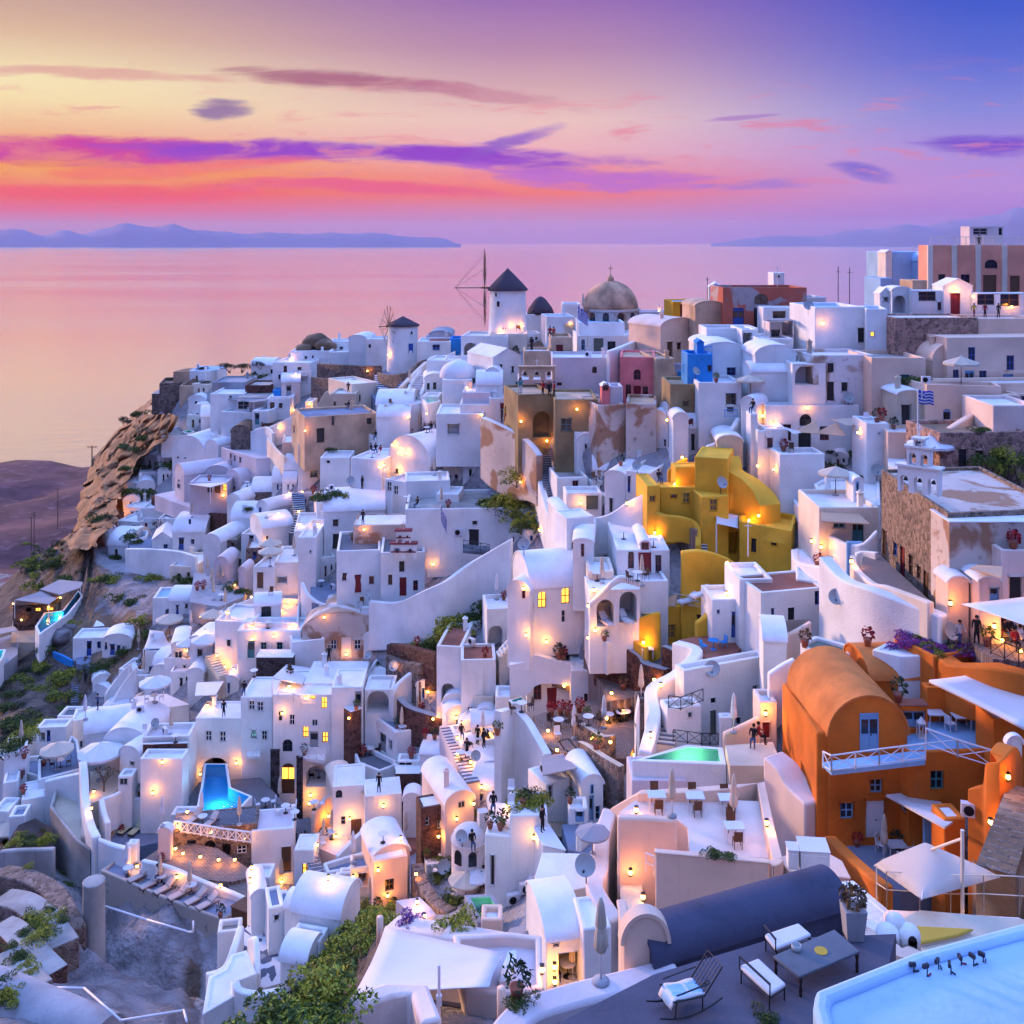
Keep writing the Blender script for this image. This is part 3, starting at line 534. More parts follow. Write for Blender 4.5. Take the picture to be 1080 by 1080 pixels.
DEEP3=[(95,925),(110,935),(245,975),(235,1010),(150,1000),(95,965)]; DEEP2=[(600,910),(1300,900),(1300,1400),(560,1400)]; DEEP=[(690,640),(1200,600),(1200,900),(900,900),(760,800)]
for x in XS:
 y0=ytop(x); col=[]
 for k in range(-3,NR+1):
  y=y0+(1220-y0)*max(k,0)/NR; D=Dm(x,y); vin=soft(x,y,VILL,18); p=P(x,y,D)
  n1=mn.fractal(p*.09,1,2.1,5); n2=mn.noise(p*.03); wob=mn.noise(Vector((x*.03,y*.03,0)))*16
  if k>=0:
   p.z-=2.7*vin; p.z+=(1-vin)*(n1*1.7-.2); p.y+=(1-vin)*n2*3; p.z-=6*soft(x,y,DEEP,25)+5*soft(x,y,DEEP2,25)+4*soft(x,y,DEEP3,12)
  else:
   dd={-1:8,-2:30,-3:90}[k]; p.y+=dd; p.z={-1:p.z-3,-2:p.z-18,-3:-6}[k]; p.x+=(-dd*.35 if x<100 else 0)+n2*4
  col.append(bm.verts.new(p)); rw=[0,0,0]
  rw[2]=soft(x,y,VILL,10) if k>=0 else 0
  for nm,pl in REG:
   q=soft(x+wob,y,pl,14); i_={'greyrock':0,'darksoil':1}[nm]; rw[i_]=max(rw[i_],q)
  WT.append((*rw,1))
 cols.append(col)
for a,b_ in zip(cols,cols[1:]):
 for i in range(len(a)-1): bm.faces.new((a[i],a[i+1],b_[i+1],b_[i]))
def terrain_mat():
 m=bpy.data.materials.new('hillside'); m.use_nodes=True; nt=m.node_tree; b=nt.nodes['Principled BSDF']; L=nt.links; b.inputs['Roughness'].default_value=.95
 at=nd(nt,'ShaderNodeVertexColor',layer_name='w'); se=nd(nt,'ShaderNodeSeparateColor'); L.new(at.outputs[0],se.inputs[0]); ge=nd(nt,'ShaderNodeNewGeometry')
 def no(sc,de=9,di=.5):
  n=nd(nt,'ShaderNodeTexNoise'); n.inputs['Scale'].default_value=sc; n.inputs['Detail'].default_value=de; n.inputs['Distortion'].default_value=di; L.new(ge.outputs['Position'],n.inputs['Vector']); return n.outputs[0]
 def mix(f,a,b2):
  x=nd(nt,'ShaderNodeMix',data_type='RGBA')
  for s_,v_ in ((x.inputs[0],f),(x.inputs[6],a),(x.inputs[7],b2)):
   if isinstance(v_,tuple): s_.default_value=v_+(1,)
   else: L.new(v_,s_)
  return x.outputs[2]
 def mr(v_,a,b2):
  r=nd(nt,'ShaderNodeMapRange'); r.inputs[1].default_value=a; r.inputs[2].default_value=b2; L.new(v_,r.inputs[0]); return r.outputs[0]
 A=no(.12); B_=no(.5); C_=no(2.2,6,0)
 rock=mix(mr(A,.35,.65),(.12,.07,.04),(.29,.18,.11)); rock=mix(mr(B_,.55,.75),rock,(.10,.075,.045)); grey=mix(mr(B_,.3,.7),(.13,.11,.115),(.34,.31,.32)); soil=mix(mr(B_,.35,.65),(.055,.04,.035),(.17,.12,.09)); conc=mix(mr(B_,.3,.7),(.26,.25,.27),(.40,.38,.40))
 def w_(k):
  ad=nd(nt,'ShaderNodeMath',operation='ADD'); L.new(se.outputs[k],ad.inputs[0]); mu=nd(nt,'ShaderNodeMath',operation='MULTIPLY_ADD'); L.new(B_,mu.inputs[0]); mu.inputs[1].default_value=.9; mu.inputs[2].default_value=-.45; L.new(mu.outputs[0],ad.inputs[1]); return mr(ad.outputs[0],.42,.58)
 col=mix(w_(0),rock,grey); col=mix(w_(1),col,soil); col=mix(w_(2),col,conc); L.new(col,b.inputs['Base Color'])
 ms=nd(nt,'ShaderNodeMath',operation='ADD'); L.new(B_,ms.inputs[0]); L.new(C_,ms.inputs[1]); bp=nd(nt,'ShaderNodeBump'); bp.inputs['Strength'].default_value=.9; bp.inputs['Distance'].default_value=.8; L.new(ms.outputs[0],bp.inputs['Height']); L.new(bp.outputs[0],b.inputs['Normal']); MATS['hillside']=m
terrain_mat()
hill=tag(meshobj('hillside',bm,'hillside',smooth=True),kind='structure'); ca=hill.data.color_attributes.new('w','FLOAT_COLOR','POINT')
for i,c_ in enumerate(WT): ca.data[i].color=c_
# low coast beyond the cliff
bm=bmesh.new(); g=[]
for j in range(40):
 yv=250+j*9; row=[]
 for i in range(40):
  xv=-420+i*9.5; p=Vector((xv,yv,0)); edge=min(1,max(0,(590+mn.noise(p*.02)*18-yv)/25)); h=(7+5*mn.fractal(p*.02,1,2,4)+max(0,(470-yv))*.02)*edge-2*(1-edge)
  row.append(bm.verts.new((xv,yv,h)))
 g.append(row)
for j in range(39):
 for i in range(39): bm.faces.new((g[j][i],g[j][i+1],g[j+1][i+1],g[j+1][i])).material_index=0 if j>14+4*math.sin(i*.4) else 1
tag(meshobj('coast_land',bm,['redsoil','greyrock'],smooth=True),kind='structure')
SC.cycles.max_bounces=4; SC.cycles.diffuse_bounces=3; SC.cycles.glossy_bounces=2; SC.cycles.transmission_bounces=2; SC.cycles.transparent_max_bounces=6; SC.cycles.caustics_reflective=False; SC.cycles.caustics_refractive=False
SC.cycles.use_adaptive_sampling=True; SC.cycles.adaptive_threshold=.09; SC.cycles.diffuse_bounces=2
# rugged cliff face below the castle wall
bm=bmesh.new(); G=[]
CX=[(436,150,190),(455,124,180),(480,102,148),(500,92,136),(520,86,128),(535,84,124),(552,80,118),(575,60,100)]
def cl(y):
 for a,b_ in zip(CX,CX[1:]):
  if y<=b_[0]: t=(y-a[0])/(b_[0]-a[0]); return a[1]+(b_[1]-a[1])*t,a[2]+(b_[2]-a[2])*t
 return CX[-1][1:]
for j in range(60):
 y=436+139*j/59; xa,xb=cl(y); row=[]
 for i in range(-6,60):
  u=max(i,0)/59; x=xa+(xb-xa)*u; D=min(212,Dm(max(x,95),y))-1-7*math.sin(min(1,u*2.4)*1.57); p=P(x,y,D)
  if i<0: p.y+=-i*5; p.x+=i*1.0
  q=Vector((p.x*.10,p.y*.10,p.z*.13)); n1=1-abs(mn.fractal(q,.8,2.2,8)); n2=mn.noise(p*.35); n3=mn.noise(Vector((p.x*.5,p.y*.5,p.z*.15))); p.y-=(n1-.6)*7+n2*1.2; p.x+=(n1-.6)*3+n3*1.2
  row.append(bm.verts.new(p))
 G.append(row)
for a,b_ in zip(G,G[1:]):
 for i in range(len(a)-1): bm.faces.new((a[i],b_[i],b_[i+1],a[i+1]))
mat('cliffrock',(.34,.16,.07),kind='rock',col2=(.42,.25,.13),scale=.25,bump=1.0)
tag(meshobj('cliff',bm,'cliffrock',smooth=True),kind='structure')
hill_bvh=BVHTree.FromPolygons([v.co.copy() for v in hill.data.vertices],[list(p.vertices) for p in hill.data.polygons])
PROTO={}
def proto(key,name,cat,parts):
 """parts: (name, bm, mat, smooth, parent index)"""
 root=empty(name,(0,0,0)); objs=[]
 for nm,bm,m,sm,pi in parts: objs.append(meshobj(nm,bm,m,root if pi is None else objs[pi],smooth=sm))
 PROTO[key]=[root,False,cat]
def use(key,loc,rz=0,sc=1,label=None,group=None,auto=True,px=None):
 r,used,cat=PROTO[key]
 if used: r=copy_tree(r)
 else: PROTO[key][1]=True
 r.location=loc; r.rotation_euler=(0,0,rz); r.scale=(sc,sc,sc); tag(r,label,cat,group)
 if auto and label:
  x,y=px or PX(Vector(loc)); AUTO.append((r,x,y,label))
 return r
def bmnew(f): b=bmesh.new(); f(b); return b
def canopy(b,r,zt,zb,n=8,k=1,t=.03):
 top=b.verts.new((0,0,zt)); prev=None
 rings=[]
 for q in (.5,1.0):
  rr=[]
  for i in range(n*2):
   a=math.pi*i/n; f=1 if i%2==0 else .955; z=zt+(zb-zt)*q-(.0 if i%2==0 else .05*q); rr.append(b.verts.new((r*q*f*math.cos(a),r*q*f*math.sin(a),z)))
  rings.append(rr)
 rr=[b.verts.new((v.co.x,v.co.y,v.co.z-.16)) for v in rings[1]]; rings.append(rr); m=n*2
 for i in range(m):
  b.faces.new((top,rings[0][i],rings[0][(i+1)%m]))
  for u,v in zip(rings,rings[1:]): b.faces.new((u[i],v[i],v[(i+1)%m],u[(i+1)%m]))
def parasol(key,mt,r=1.5,h=2.5):
 b1=bmesh.new(); tube(b1,(0,0,0),(0,0,h),.035); b2=bmesh.new(); canopy(b2,r,h,h-.55); b3=bmesh.new(); lathe(b3,[(.26,0),(.26,.08),(.06,.12)],12); b4=bmesh.new(); lathe(b4,[(.02,h-.02),(.06,h+.05),(.01,h+.16)],8)
 b5=bmesh.new()
 for i in range(8): a=math.pi*i/4; tube(b5,(0,0,h-.75),(r*.55*math.cos(a),r*.55*math.sin(a),h-.36),.012,n=4)
 proto(key,'parasol','parasol',[('pole',b1,'wood' if mt!='canvaswhite' else 'whitemetal',True,None),('canopy',b2,mt,False,None),('base',b3,'grey',True,None),('finial',b4,'whitemetal',True,None),('rib',b5,'wood',True,1)])
def closedparasol(key,mt,h=2.6):
 b1=bmesh.new(); tube(b1,(0,0,0),(0,0,h),.035); b2=bmesh.new(); lathe(b2,[(.12,h*.36),(.20,h*.42),(.17,h*.6),(.13,h*.62),(.16,h*.68),(.10,h*.9),(.03,h)],32,ruff=.13,k=8); b3=bmesh.new(); lathe(b3,[(.26,0),(.26,.08),(.06,.12)],12)
 b4=bmesh.new(); lathe(b4,[(.15,h*.60),(.155,h*.61),(.155,h*.63),(.15,h*.64)],16)
 proto(key,'closed_parasol','parasol',[('pole',b1,'whitemetal',True,None),('canopy',b2,mt,True,None),('base',b3,'grey',True,None),('strap',b4,mt,True,1)])
parasol('par_cream','canvas'); parasol('par_white','canvaswhite'); parasol('par_grey','canvasgrey',1.6); parasol('par_yellow','canvasyellow',1.5)
closedparasol('cl_tan','canvas'); closedparasol('cl_white','canvaswhite')
def chair(key,mt,name='chair'):
 b1=bmesh.new(); box(b1,(0,0,.44),(.46,.46,.05)); b2=bmesh.new(); box(b2,(0,.22,.70),(.46,.05,.48),rx=-.15)
 legs=[]
 for sx in (-1,1):
  for sy in (-1,1): b=bmesh.new(); tube(b,(sx*.2,sy*.2,0),(sx*.2,sy*.2,.42),.022,n=5); legs.append(('leg',b,mt,False,None))
 proto(key,name,'chair',[('seat',b1,mt,False,None),('backrest',b2,mt,False,None)]+legs)
chair('chair_w','whitemetal'); chair('chair_k','darkwood'); chair('chair_t','wood'); chair('chair_b','blue')
def table(key,top,leg,r=.42,h=.74):
 b1=bmesh.new(); lathe(b1,[(r,h-.04),(r+.01,h-.02),(r,h)],20); b2=bmesh.new(); tube(b2,(0,0,.03),(0,0,h-.04),.035); b3=bmesh.new(); lathe(b3,[(.24,0),(.22,.03),(.04,.06)],12); b4=bmesh.new(); lathe(b4,[(.04,h),(.05,h+.02),(.035,h+.1)],8)
 proto(key,'table','table',[('table_top',b1,top,False,None),('stem',b2,leg,True,None),('base',b3,leg,True,None)])
table('table_w','canvaswhite','metal'); table('table_b','blue','blue'); table('table_g','glasstop','whitemetal',.5)
def sqtable(key,top,leg,a=1.0):
 b1=bmesh.new(); box(b1,(0,0,.72),(a,.8,.05)); legs=[]
 for sx in (-1,1):
  for sy in (-1,1): b=bmesh.new(); tube(b,(sx*(a/2-.07),sy*.33,0),(sx*(a/2-.07),sy*.33,.70),.03,n=6); legs.append(('leg',b,leg,False,None))
 proto(key,'square_table','table',[('table_top',b1,top,False,None)]+legs)
sqtable('sq_w','glasstop','whitemetal'); sqtable('sq_t','wood','wood')
def lounger(key,mt,fr):
 b1=bmesh.new(); box(b1,(.35,0,.32),(1.3,.6,.12)); b2=bmesh.new(); box(b2,(-.60,0,.50),(.78,.6,.1)); bmesh.ops.rotate(b2,verts=b2.verts,cent=(-.3,0,.34),matrix=Matrix.Rotation(.55,3,'Y'))
 b3=bmesh.new(); box(b3,(.1,.31,.24),(1.8,.04,.06)); box(b3,(.1,-.31,.24),(1.8,.04,.06)); box(b3,(1.0,0,.24),(.04,.62,.06)); legs=[]
 for sx in (-.7,.9):
  for sy in (-1,1): b=bmesh.new(); tube(b,(sx,sy*.29,0),(sx,sy*.29,.24),.03,n=5); legs.append(('leg',b,fr,False,None))
 proto(key,'sun_lounger','sun lounger',[('mattress',b1,mt,False,None),('backrest',b2,mt,False,None),('frame',b3,fr,False,None)]+legs)
lounger('lo_tan','cushion','darkwood'); lounger('lo_yel','cushionyellow','darkwood'); lounger('lo_white','canvaswhite','whitemetal')
def sofa():
 b1=bmesh.new(); box(b1,(0,0,.22),(1.7,.7,.4)); b2=bmesh.new(); box(b2,(0,.32,.62),(1.7,.14,.42)); b3=[]
 for i in (-.5,.0,.5): b=bmesh.new(); box(b,(i,.18,.6),(.4,.14,.36),rx=-.25); b3.append(('cushion',b,'canvas',False,None))
 proto('sofa','garden_sofa','sofa',[('seat',b1,'cushion',False,None),('backrest',b2,'cushion',False,None)]+b3)
sofa()
# lamps
def lampp():
 b=bmesh.new(); bmesh.ops.create_uvsphere(b,u_segments=10,v_segments=6,radius=.13,matrix=Matrix.Translation((0,0,.0))); b2=bmesh.new(); box(b2,(0,0,.17),(.2,.2,.06)); box(b2,(0,0,-.17),(.14,.14,.06));
 for a in range(4): box(b2,(.09*(1 if a%2 else -1),.09*(1 if a//2 else -1),0),(.015,.015,.3))
 proto('lamp','lamp','lamp',[('globe',b,'bulb',True,None),('lantern_frame',b2,'metal',False,None)])
lampp()
def pot(key,leafm,n=70,r=.4,potm='terracotta',h=.45):
 b=bmesh.new(); lathe(b,[(.16,0),(.24,h*.8),(.27,h),(.22,h)],12); b2=leafblob([(0,0,h+r*.7,r)],n,.14); proto(key,'potted_plant','plant',[('pot',b,potm,True,None),('foliage',b2,leafm,False,None)])
def leafblob(blobs,n,s,seed=1,flat=1.0,b=None,mi=0):
 r=random.Random(seed); b=b or bmesh.new(); tot=sum(q[3]**2 for q in blobs)
 for (x,y,z,rad) in blobs:
  for i in range(int(n*rad*rad/tot)+1):
   a=r.uniform(0,6.283); c=r.uniform(-.6,1); q=math.sqrt(max(0,1-c*c)); k=rad*(r.uniform(.45,1.0)**.5)*(1+.18*math.sin(a*3+z)); p=Vector((x+k*q*math.cos(a),y+k*q*math.sin(a),z+k*c*flat))
   u=Vector((r.gauss(0,1),r.gauss(0,1),r.gauss(0,1))).normalized(); w_=u.cross(Vector((r.gauss(0,1),r.gauss(0,1),r.gauss(0,1)))).normalized(); ss=s*r.uniform(.5,1.2)
   f=b.faces.new([b.verts.new(v) for v in (p-u*ss,p+w_*ss*.45,p+u*ss,p-w_*ss*.45)]); f.material_index=mi
 return b
pot('pot_green','leaf'); pot('pot_red','flowerred'); pot('pot_dry','leafdry'); pot('pot_dark','leafdark',90,.5)
def shrub(key,leafm,nb,n,s,seed,rad=1.0,flat=.75,m2=None,name='shrub'):
 r=random.Random(seed); bl=[(r.gauss(0,.5)*rad,r.gauss(0,.5)*rad,.35*rad+abs(r.gauss(0,.3))*rad,rad*r.uniform(.35,.7)) for _ in range(nb)]
 b=leafblob(bl,n,s,seed,flat)
 if m2:
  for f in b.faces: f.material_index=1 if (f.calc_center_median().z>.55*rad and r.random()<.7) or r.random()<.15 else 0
 b2=bmesh.new()
 for (x,y,z,q) in bl[:5]: tube(b2,(0,0,-.5),(x*.8,y*.8,z),.05*rad,.015,5)
 proto(key,name,'shrub',[('foliage',b,[leafm]+([m2] if m2 else []),False,None),('stem',b2,'bark',False,None)])
shrub('sh_green','leaf',8,1300,.11,2,1.0,m2='leafyellow'); shrub('sh_green2','leaf',9,1500,.12,5,1.2,m2='leafyellow'); shrub('sh_dark','leafdark',8,1200,.12,3,1.1,m2='leaf'); shrub('sh_dry','leafdry',7,700,.10,4,.9,.6,m2='leafdark'); shrub('sh_flower','flower',8,1300,.09,6,.8,m2='lavender'); shrub('sh_lav','lavender',6,700,.09,8,.7); shrub('sh_red','flowerred',6,600,.1,9,.6,m2='leaf'); shrub('sh_yel','leafyellow',8,1500,.10,12,1.0,.7,m2='leaf')
def bare_tree(key,seed,h=1.8,m='leafdry',n=160):
 r=random.Random(seed); b=bmesh.new(); tips=[]
 def br(p,d,l,rad,k):
  q=p+d*l; tube(b,p,q,rad,rad*.6,5)
  if k==0: tips.append(q); return
  for _ in range(3): br(q,(d+Vector((r.gauss(0,.55),r.gauss(0,.55),r.gauss(.1,.3)))).normalized(),l*.72,rad*.6,k-1)
 br(Vector((0,0,0)),Vector((0,0,1)),h*.36,.07,3); b2=leafblob([(t.x,t.y,t.z,.3) for t in tips],n,.08,seed); proto(key,'small_tree','tree',[('trunk',b,'bark',False,None),('crown',b2,m,False,None)])
bare_tree('tree_dry',3); bare_tree('tree_green',5,3.2,'leaf',1600); bare_tree('tree_red',8,2.0,'flowerred',120); bare_tree('tree_pale',15,3.4,'leafyellow',900)
def dishp():
 b=bmesh.new(); prof=[(.02,0),(.2,.03),(.33,.09),(.40,.15),(.41,.15),(.33,.07),(.2,.0),(.02,-.03)]; lathe(b,prof,20); bmesh.ops.rotate(b,verts=b.verts,cent=(0,0,0),matrix=Matrix.Rotation(R(62),3,'X')); bmesh.ops.translate(b,verts=b.verts,vec=(0,0,.75))
 b2=bmesh.new(); tube(b2,(0,.05,0),(0,.05,.7),.025); b3=bmesh.new(); tube(b3,(0,-.02,.5),(0,-.42,.72),.012); box(b3,(0,-.43,.74),(.07,.1,.07)); proto('dish','satellite_dish','satellite dish',[('dish',b,'dish',True,None),('mast',b2,'metal',True,None),('feed_arm',b3,'metal',False,None)])
dishp()
def acp():
 b=bmesh.new(); box(b,(0,0,.36),(.9,.36,.66)); b2=bmesh.new(); lathe(b2,[(.25,0),(.25,.02),(.05,.03)],16); bmesh.ops.rotate(b2,verts=b2.verts,cent=(0,0,0),matrix=Matrix.Rotation(R(90),3,'X')); bmesh.ops.translate(b2,verts=b2.verts,vec=(-.1,-.19,.36))
 proto('ac','air_conditioner','air conditioner',[('casing',b,'canvaswhite',False,None),('fan_grille',b2,'dark',False,None)])
acp()
def gatepost(): pass
# people: one continuous skinned body per pose
def person_mesh(pose,top,legs,seed=0):
 if pose=='sit': J={'pel':(0,0,.50),'ch':(0,.03,.95),'nk':(0,.02,1.12),'hd':(0,-.02,1.24),'ht':(0,-.02,1.36),'kl':(-.12,-.42,.52),'fl':(-.12,-.42,.08),'tl':(-.12,-.55,.05),'kr':(.12,-.42,.52),'fr':(.12,-.40,.08),'tr':(.12,-.54,.05),'sl':(-.19,.03,1.04),'el':(-.25,-.1,.80),'hl':(-.16,-.34,.72),'sr':(.19,.03,1.04),'er':(.25,-.08,.80),'hr':(.15,-.34,.74)}
 elif pose=='walk': J={'pel':(0,0,.94),'ch':(0,-.03,1.36),'nk':(0,-.03,1.50),'hd':(0,-.06,1.61),'ht':(0,-.06,1.74),'kl':(-.10,-.20,.50),'fl':(-.10,-.22,.07),'tl':(-.10,-.38,.04),'kr':(.10,.06,.49),'fr':(.10,.30,.10),'tr':(.10,.18,.03),'sl':(-.19,-.02,1.44),'el':(-.26,.12,1.16),'hl':(-.24,.02,.90),'sr':(.19,-.02,1.44),'er':(.26,-.14,1.17),'hr':(.24,-.32,.98)}
 elif pose=='arm': J={'pel':(0,0,.94),'ch':(0,0,1.36),'nk':(0,0,1.50),'hd':(0,-.03,1.61),'ht':(0,-.03,1.74),'kl':(-.10,-.02,.50),'fl':(-.12,0,.07),'tl':(-.13,-.15,.03),'kr':(.10,-.02,.50),'fr':(.12,.02,.07),'tr':(.14,-.13,.03),'sl':(-.19,0,1.44),'el':(-.27,-.10,1.20),'hl':(-.10,-.30,1.34),'sr':(.19,0,1.44),'er':(.27,-.10,1.20),'hr':(.06,-.32,1.38)}
 else: J={'pel':(0,0,.94),'ch':(0,0,1.36),'nk':(0,0,1.50),'hd':(0,-.02,1.61),'ht':(0,-.02,1.74),'kl':(-.10,-.02,.50),'fl':(-.12,.02,.07),'tl':(-.14,-.14,.03),'kr':(.10,-.02,.50),'fr':(.13,.03,.07),'tr':(.15,-.12,.03),'sl':(-.19,0,1.44),'el':(-.25,.03,1.16),'hl':(-.25,-.06,.88),'sr':(.19,0,1.44),'er':(.25,.02,1.16),'hr':(.25,-.08,.90)}
 E=[('pel','ch'),('ch','nk'),('nk','hd'),('hd','ht'),('pel','kl'),('kl','fl'),('fl','tl'),('pel','kr'),('kr','fr'),('fr','tr'),('ch','sl'),('sl','el'),('el','hl'),('ch','sr'),('sr','er'),('er','hr')]
 rad=dict(pel=.15,ch=.155,nk=.055,hd=.10,ht=.075,kl=.07,fl=.045,tl=.035,kr=.07,fr=.045,tr=.035,sl=.075,el=.048,hl=.04,sr=.075,er=.048,hr=.04)
 me=bpy.data.meshes.new('tmp'); ks=list(J); me.from_pydata([J[k] for k in ks],[(ks.index(a),ks.index(b)) for a,b in E],[]); o=bpy.data.objects.new('tmp',me); COL.objects.link(o); o.modifiers.new('s','SKIN'); sv=me.skin_vertices[0].data
 for i,k in enumerate(ks): sv[i].radius=(rad[k],rad[k]*.8 if k in('ch','pel') else rad[k]); sv[i].use_root=(k=='pel')
 su=o.modifiers.new('u','SUBSURF'); su.levels=1; dg=bpy.context.evaluated_depsgraph_get(); m2=bpy.data.meshes.new_from_object(o.evaluated_get(dg)); bpy.data.objects.remove(o); bpy.data.meshes.remove(me)
 m2.name='body'; [m2.materials.append(MATS[k]) for k in ('skin',top,legs,'hair')]
 hz=J['nk'][2]; pz=J['pel'][2]
 for p in m2.polygons:
  c=p.center; p.use_smooth=True; hand=min((c-Vector(J['hl'])).length,(c-Vector(J['hr'])).length)<.10
  p.material_index=0 if (c.z>hz-.02 or hand) else (1 if c.z>pz+.02 and not(pose=='sit' and c.y<-.2 and c.z<.62) else (3 if c.z<.10 else 2))
 hb=bmesh.new(); h=Vector(J['hd']); bmesh.ops.create_uvsphere(hb,u_segments=10,v_segments=8,radius=.118,matrix=Matrix.Translation(h+Vector((0,.03,.045)))@Matrix.Diagonal((.95,1,.95,1)))
 return m2,hb
def person(key,pose,top,legs):
 m2,hb=person_mesh(pose,top,legs); root=empty('person',(0,0,0)); b=bpy.data.objects.new('body',m2); COL.objects.link(b); b.parent=root; meshobj('hair',hb,'hair',root,smooth=True); PROTO[key]=[root,False,'person']
for k,po,t,l in (('p_dark','stand','clothdark','clothdark'),('p_red','stand','clothred','clothdark'),('p_blue','arm','clothblue','clothdark'),('p_white','walk','clothwhite','clothblue'),('p_teal','arm','clothteal','clothwhite'),('s_dark','sit','clothdark','clothblue'),('s_red','sit','clothred','clothdark'),('s_white','sit','clothwhite','clothdark'),('p_yel','walk','clothyellow','clothred')): person(k,po,t,l)
def sail(label,cs,m='canvaswhite',sag=.5,posts=False,name='shade_sail',thick=.03):
 """fabric stretched between corners (x,y,D) in pixels"""
 c=[P(tx(x),ty(y),d) for x,y,d in cs]; ctr=sum(c,Vector())/len(c); root=empty(name,ctr,label,'awning'); bm=bmesh.new(); n=8
 if len(c)==3: c=c+[c[2].copy()]
 G=[]
 for i in range(n+1):
  row=[]
  for j in range(n+1):
   u,v=i/n,j/n;
   u2=u; p=c[0].lerp(c[1],u2).lerp(c[3].lerp(c[2],u2),v); p=p.copy(); s_=4*u*(1-u)*4*v*(1-v); e=(4*u*(1-u)+4*v*(1-v))*.5; p.z-=sag*(.6*s_); pull=(ctr-p)*(.10*(e-s_*.9)); p+=pull*.8; row.append(bm.verts.new(p-ctr))
  G.append(row)
 for i in range(n):
  for j in range(n):
   try: bm.faces.new((G[i][j],G[i+1][j],G[i+1][j+1],G[i][j+1]))
   except Exception: pass
 bmesh.ops.remove_doubles(bm,verts=bm.verts,dist=.001)
 o=meshobj('fabric',bm,m,root,smooth=True); s=o.modifiers.new('thickness','SOLIDIFY'); s.thickness=thick
 if posts:
  for k,q in enumerate(c[:len(cs)]):
   if posts is True or k in posts:
    b=bmesh.new(); tube(b,q-ctr+Vector((0,0,.1)),q-ctr-Vector((0,0,3.2)),.06); meshobj('post',b,'whitemetal',root)
 return root
def panel(label,pts,D,m='canvaswhite',th=.08,name='awning',cat='awning',posts=0):
 """rigid sheet through pixel corners each with own depth"""
 c=[P(tx(p[0]),ty(p[1]),p[2] if len(p)>2 else D) for p in pts]; ctr=sum(c,Vector())/len(c); root=empty(name,ctr,label,cat); bm=bmesh.new(); f=ngon(bm,[q-ctr for q in c]); r=bmesh.ops.extrude_face_region(bm,geom=[f]); bmesh.ops.translate(bm,verts=[v for v in r['geom'] if isinstance(v,bmesh.types.BMVert)],vec=(0,0,-th)); bmesh.ops.recalc_face_normals(bm,faces=bm.faces); meshobj('cover',bm,m,root)
 if posts:
  for q in c[:posts]: b=bmesh.new(); tube(b,q-ctr-Vector((0,0,th)),q-ctr-Vector((0,0,2.6)),.05); meshobj('post',b,'whitemetal',root)
 return root
def rail(label,pts,h=.95,m='whitemetal',D=None,style='bar',name='railing',st=1.1,r=.025):
 """railing: pts = base pixels (x,y[,D])"""
 q=[P(tx(p[0]),ty(p[1]),p[2] if len(p)>2 else (D or Dm(tx(p[0]),ty(p[1])))) for p in pts]; org=q[0].copy(); rb=pb=bmesh.new(); up=Vector((0,0,h))
 for a,b in zip(q,q[1:]):
  a=a-org; b=b-org; n=max(1,round((b-a).length/st))
  for i in range(n+1): p=a.lerp(b,i/n); tube(pb,p,p+up,r*1.3,n=6)
  tube(rb,a+up,b+up,r*1.4,n=6)
  if style=='bar': tube(rb,a+up*.5,b+up*.5,r,n=5)
  elif style=='x':
   tube(rb,a+up*.12,b+up*.12,r,n=5)
   for i in range(n):
    p0=a.lerp(b,i/n); p1=a.lerp(b,(i+1)/n); tube(rb,p0+up*.12,p1+up,r*.8,n=4); tube(rb,p1+up*.12,p0+up,r*.8,n=4)
  elif style=='bal':
   tube(rb,a+up*.1,b+up*.1,r,n=5); k=max(2,round((b-a).length/.22))
   for i in range(k): p=a.lerp(b,(i+.5)/k); tube(rb,p+up*.1,p+up,r*.6,n=4)
 o=meshobj(name,pb,m); o.location=org; return tag(o,label,'railing')
def flag(label,x,y,ytop,D=None,fl=(1.6,1.05),dirn=1,drop=0):
 x,y,ytop=tx(x),ty(y),ty(ytop); D=D or Dm(x,y); a=P(x,y,D); h=(y-ytop)*D/F; root=empty('flagpole',a,label,'flag'); b=bmesh.new(); tube(b,(0,0,-1),(0,0,h),.07,.05); meshobj('pole',b,'whitemetal',root)
 bm=bmesh.new(); W_,H_=fl; N=18; G=[]
 for i in range(N+1):
  u=i/N; row=[]
  for j in range(10):
   vv_=j/9; droop=drop*H_*1.3*u; px=u*W_*(1-.75*drop); row.append(bm.verts.new((dirn*(px+.06),.12*math.sin(u*9+vv_)*u,h-.15-vv_*H_-droop-.05*math.sin(u*6))))
  G.append(row)
 for i in range(N):
  for j in range(9):
   f=bm.faces.new((G[i][j],G[i+1][j],G[i+1][j+1],G[i][j+1])); canton=(j<5 and i<N*.37); f.material_index=(0 if (j==2 or abs(i/N-.185)<.04) else 1) if canton else (1 if j%2==0 else 0)
 # white cross in canton, stripes elsewhere
 o=meshobj('flag',bm,['clothwhite','flagblue'],root,smooth=True); o.modifiers.new('thickness','SOLIDIFY').thickness=.01
 return root
LM=[]
def lm(x,y,name): LM.append((tx(x),ty(y),name))
def v(label,*a,**k): return V(label,*a,auto=True,**k)
def b(label,*a,**k): return B(label,*a,auto=True,**k)
def wl(label,*a,**k): return W(label,*a,auto=True,**k)
def st(label,*a,**k): return S(label,*a,auto=True,**k)
tile(150,340,6)
V('dark rough stone retaining wall with a small arched doorway at the cliff end',60,432,600,455,th=-6,L=12,roof='flat',m='stone',par=0,floor='concrete',ops=[('na',202,545,46,70,1)],name='retaining_wall',cat='wall'); lm(202,520,'the arched castle doorway')
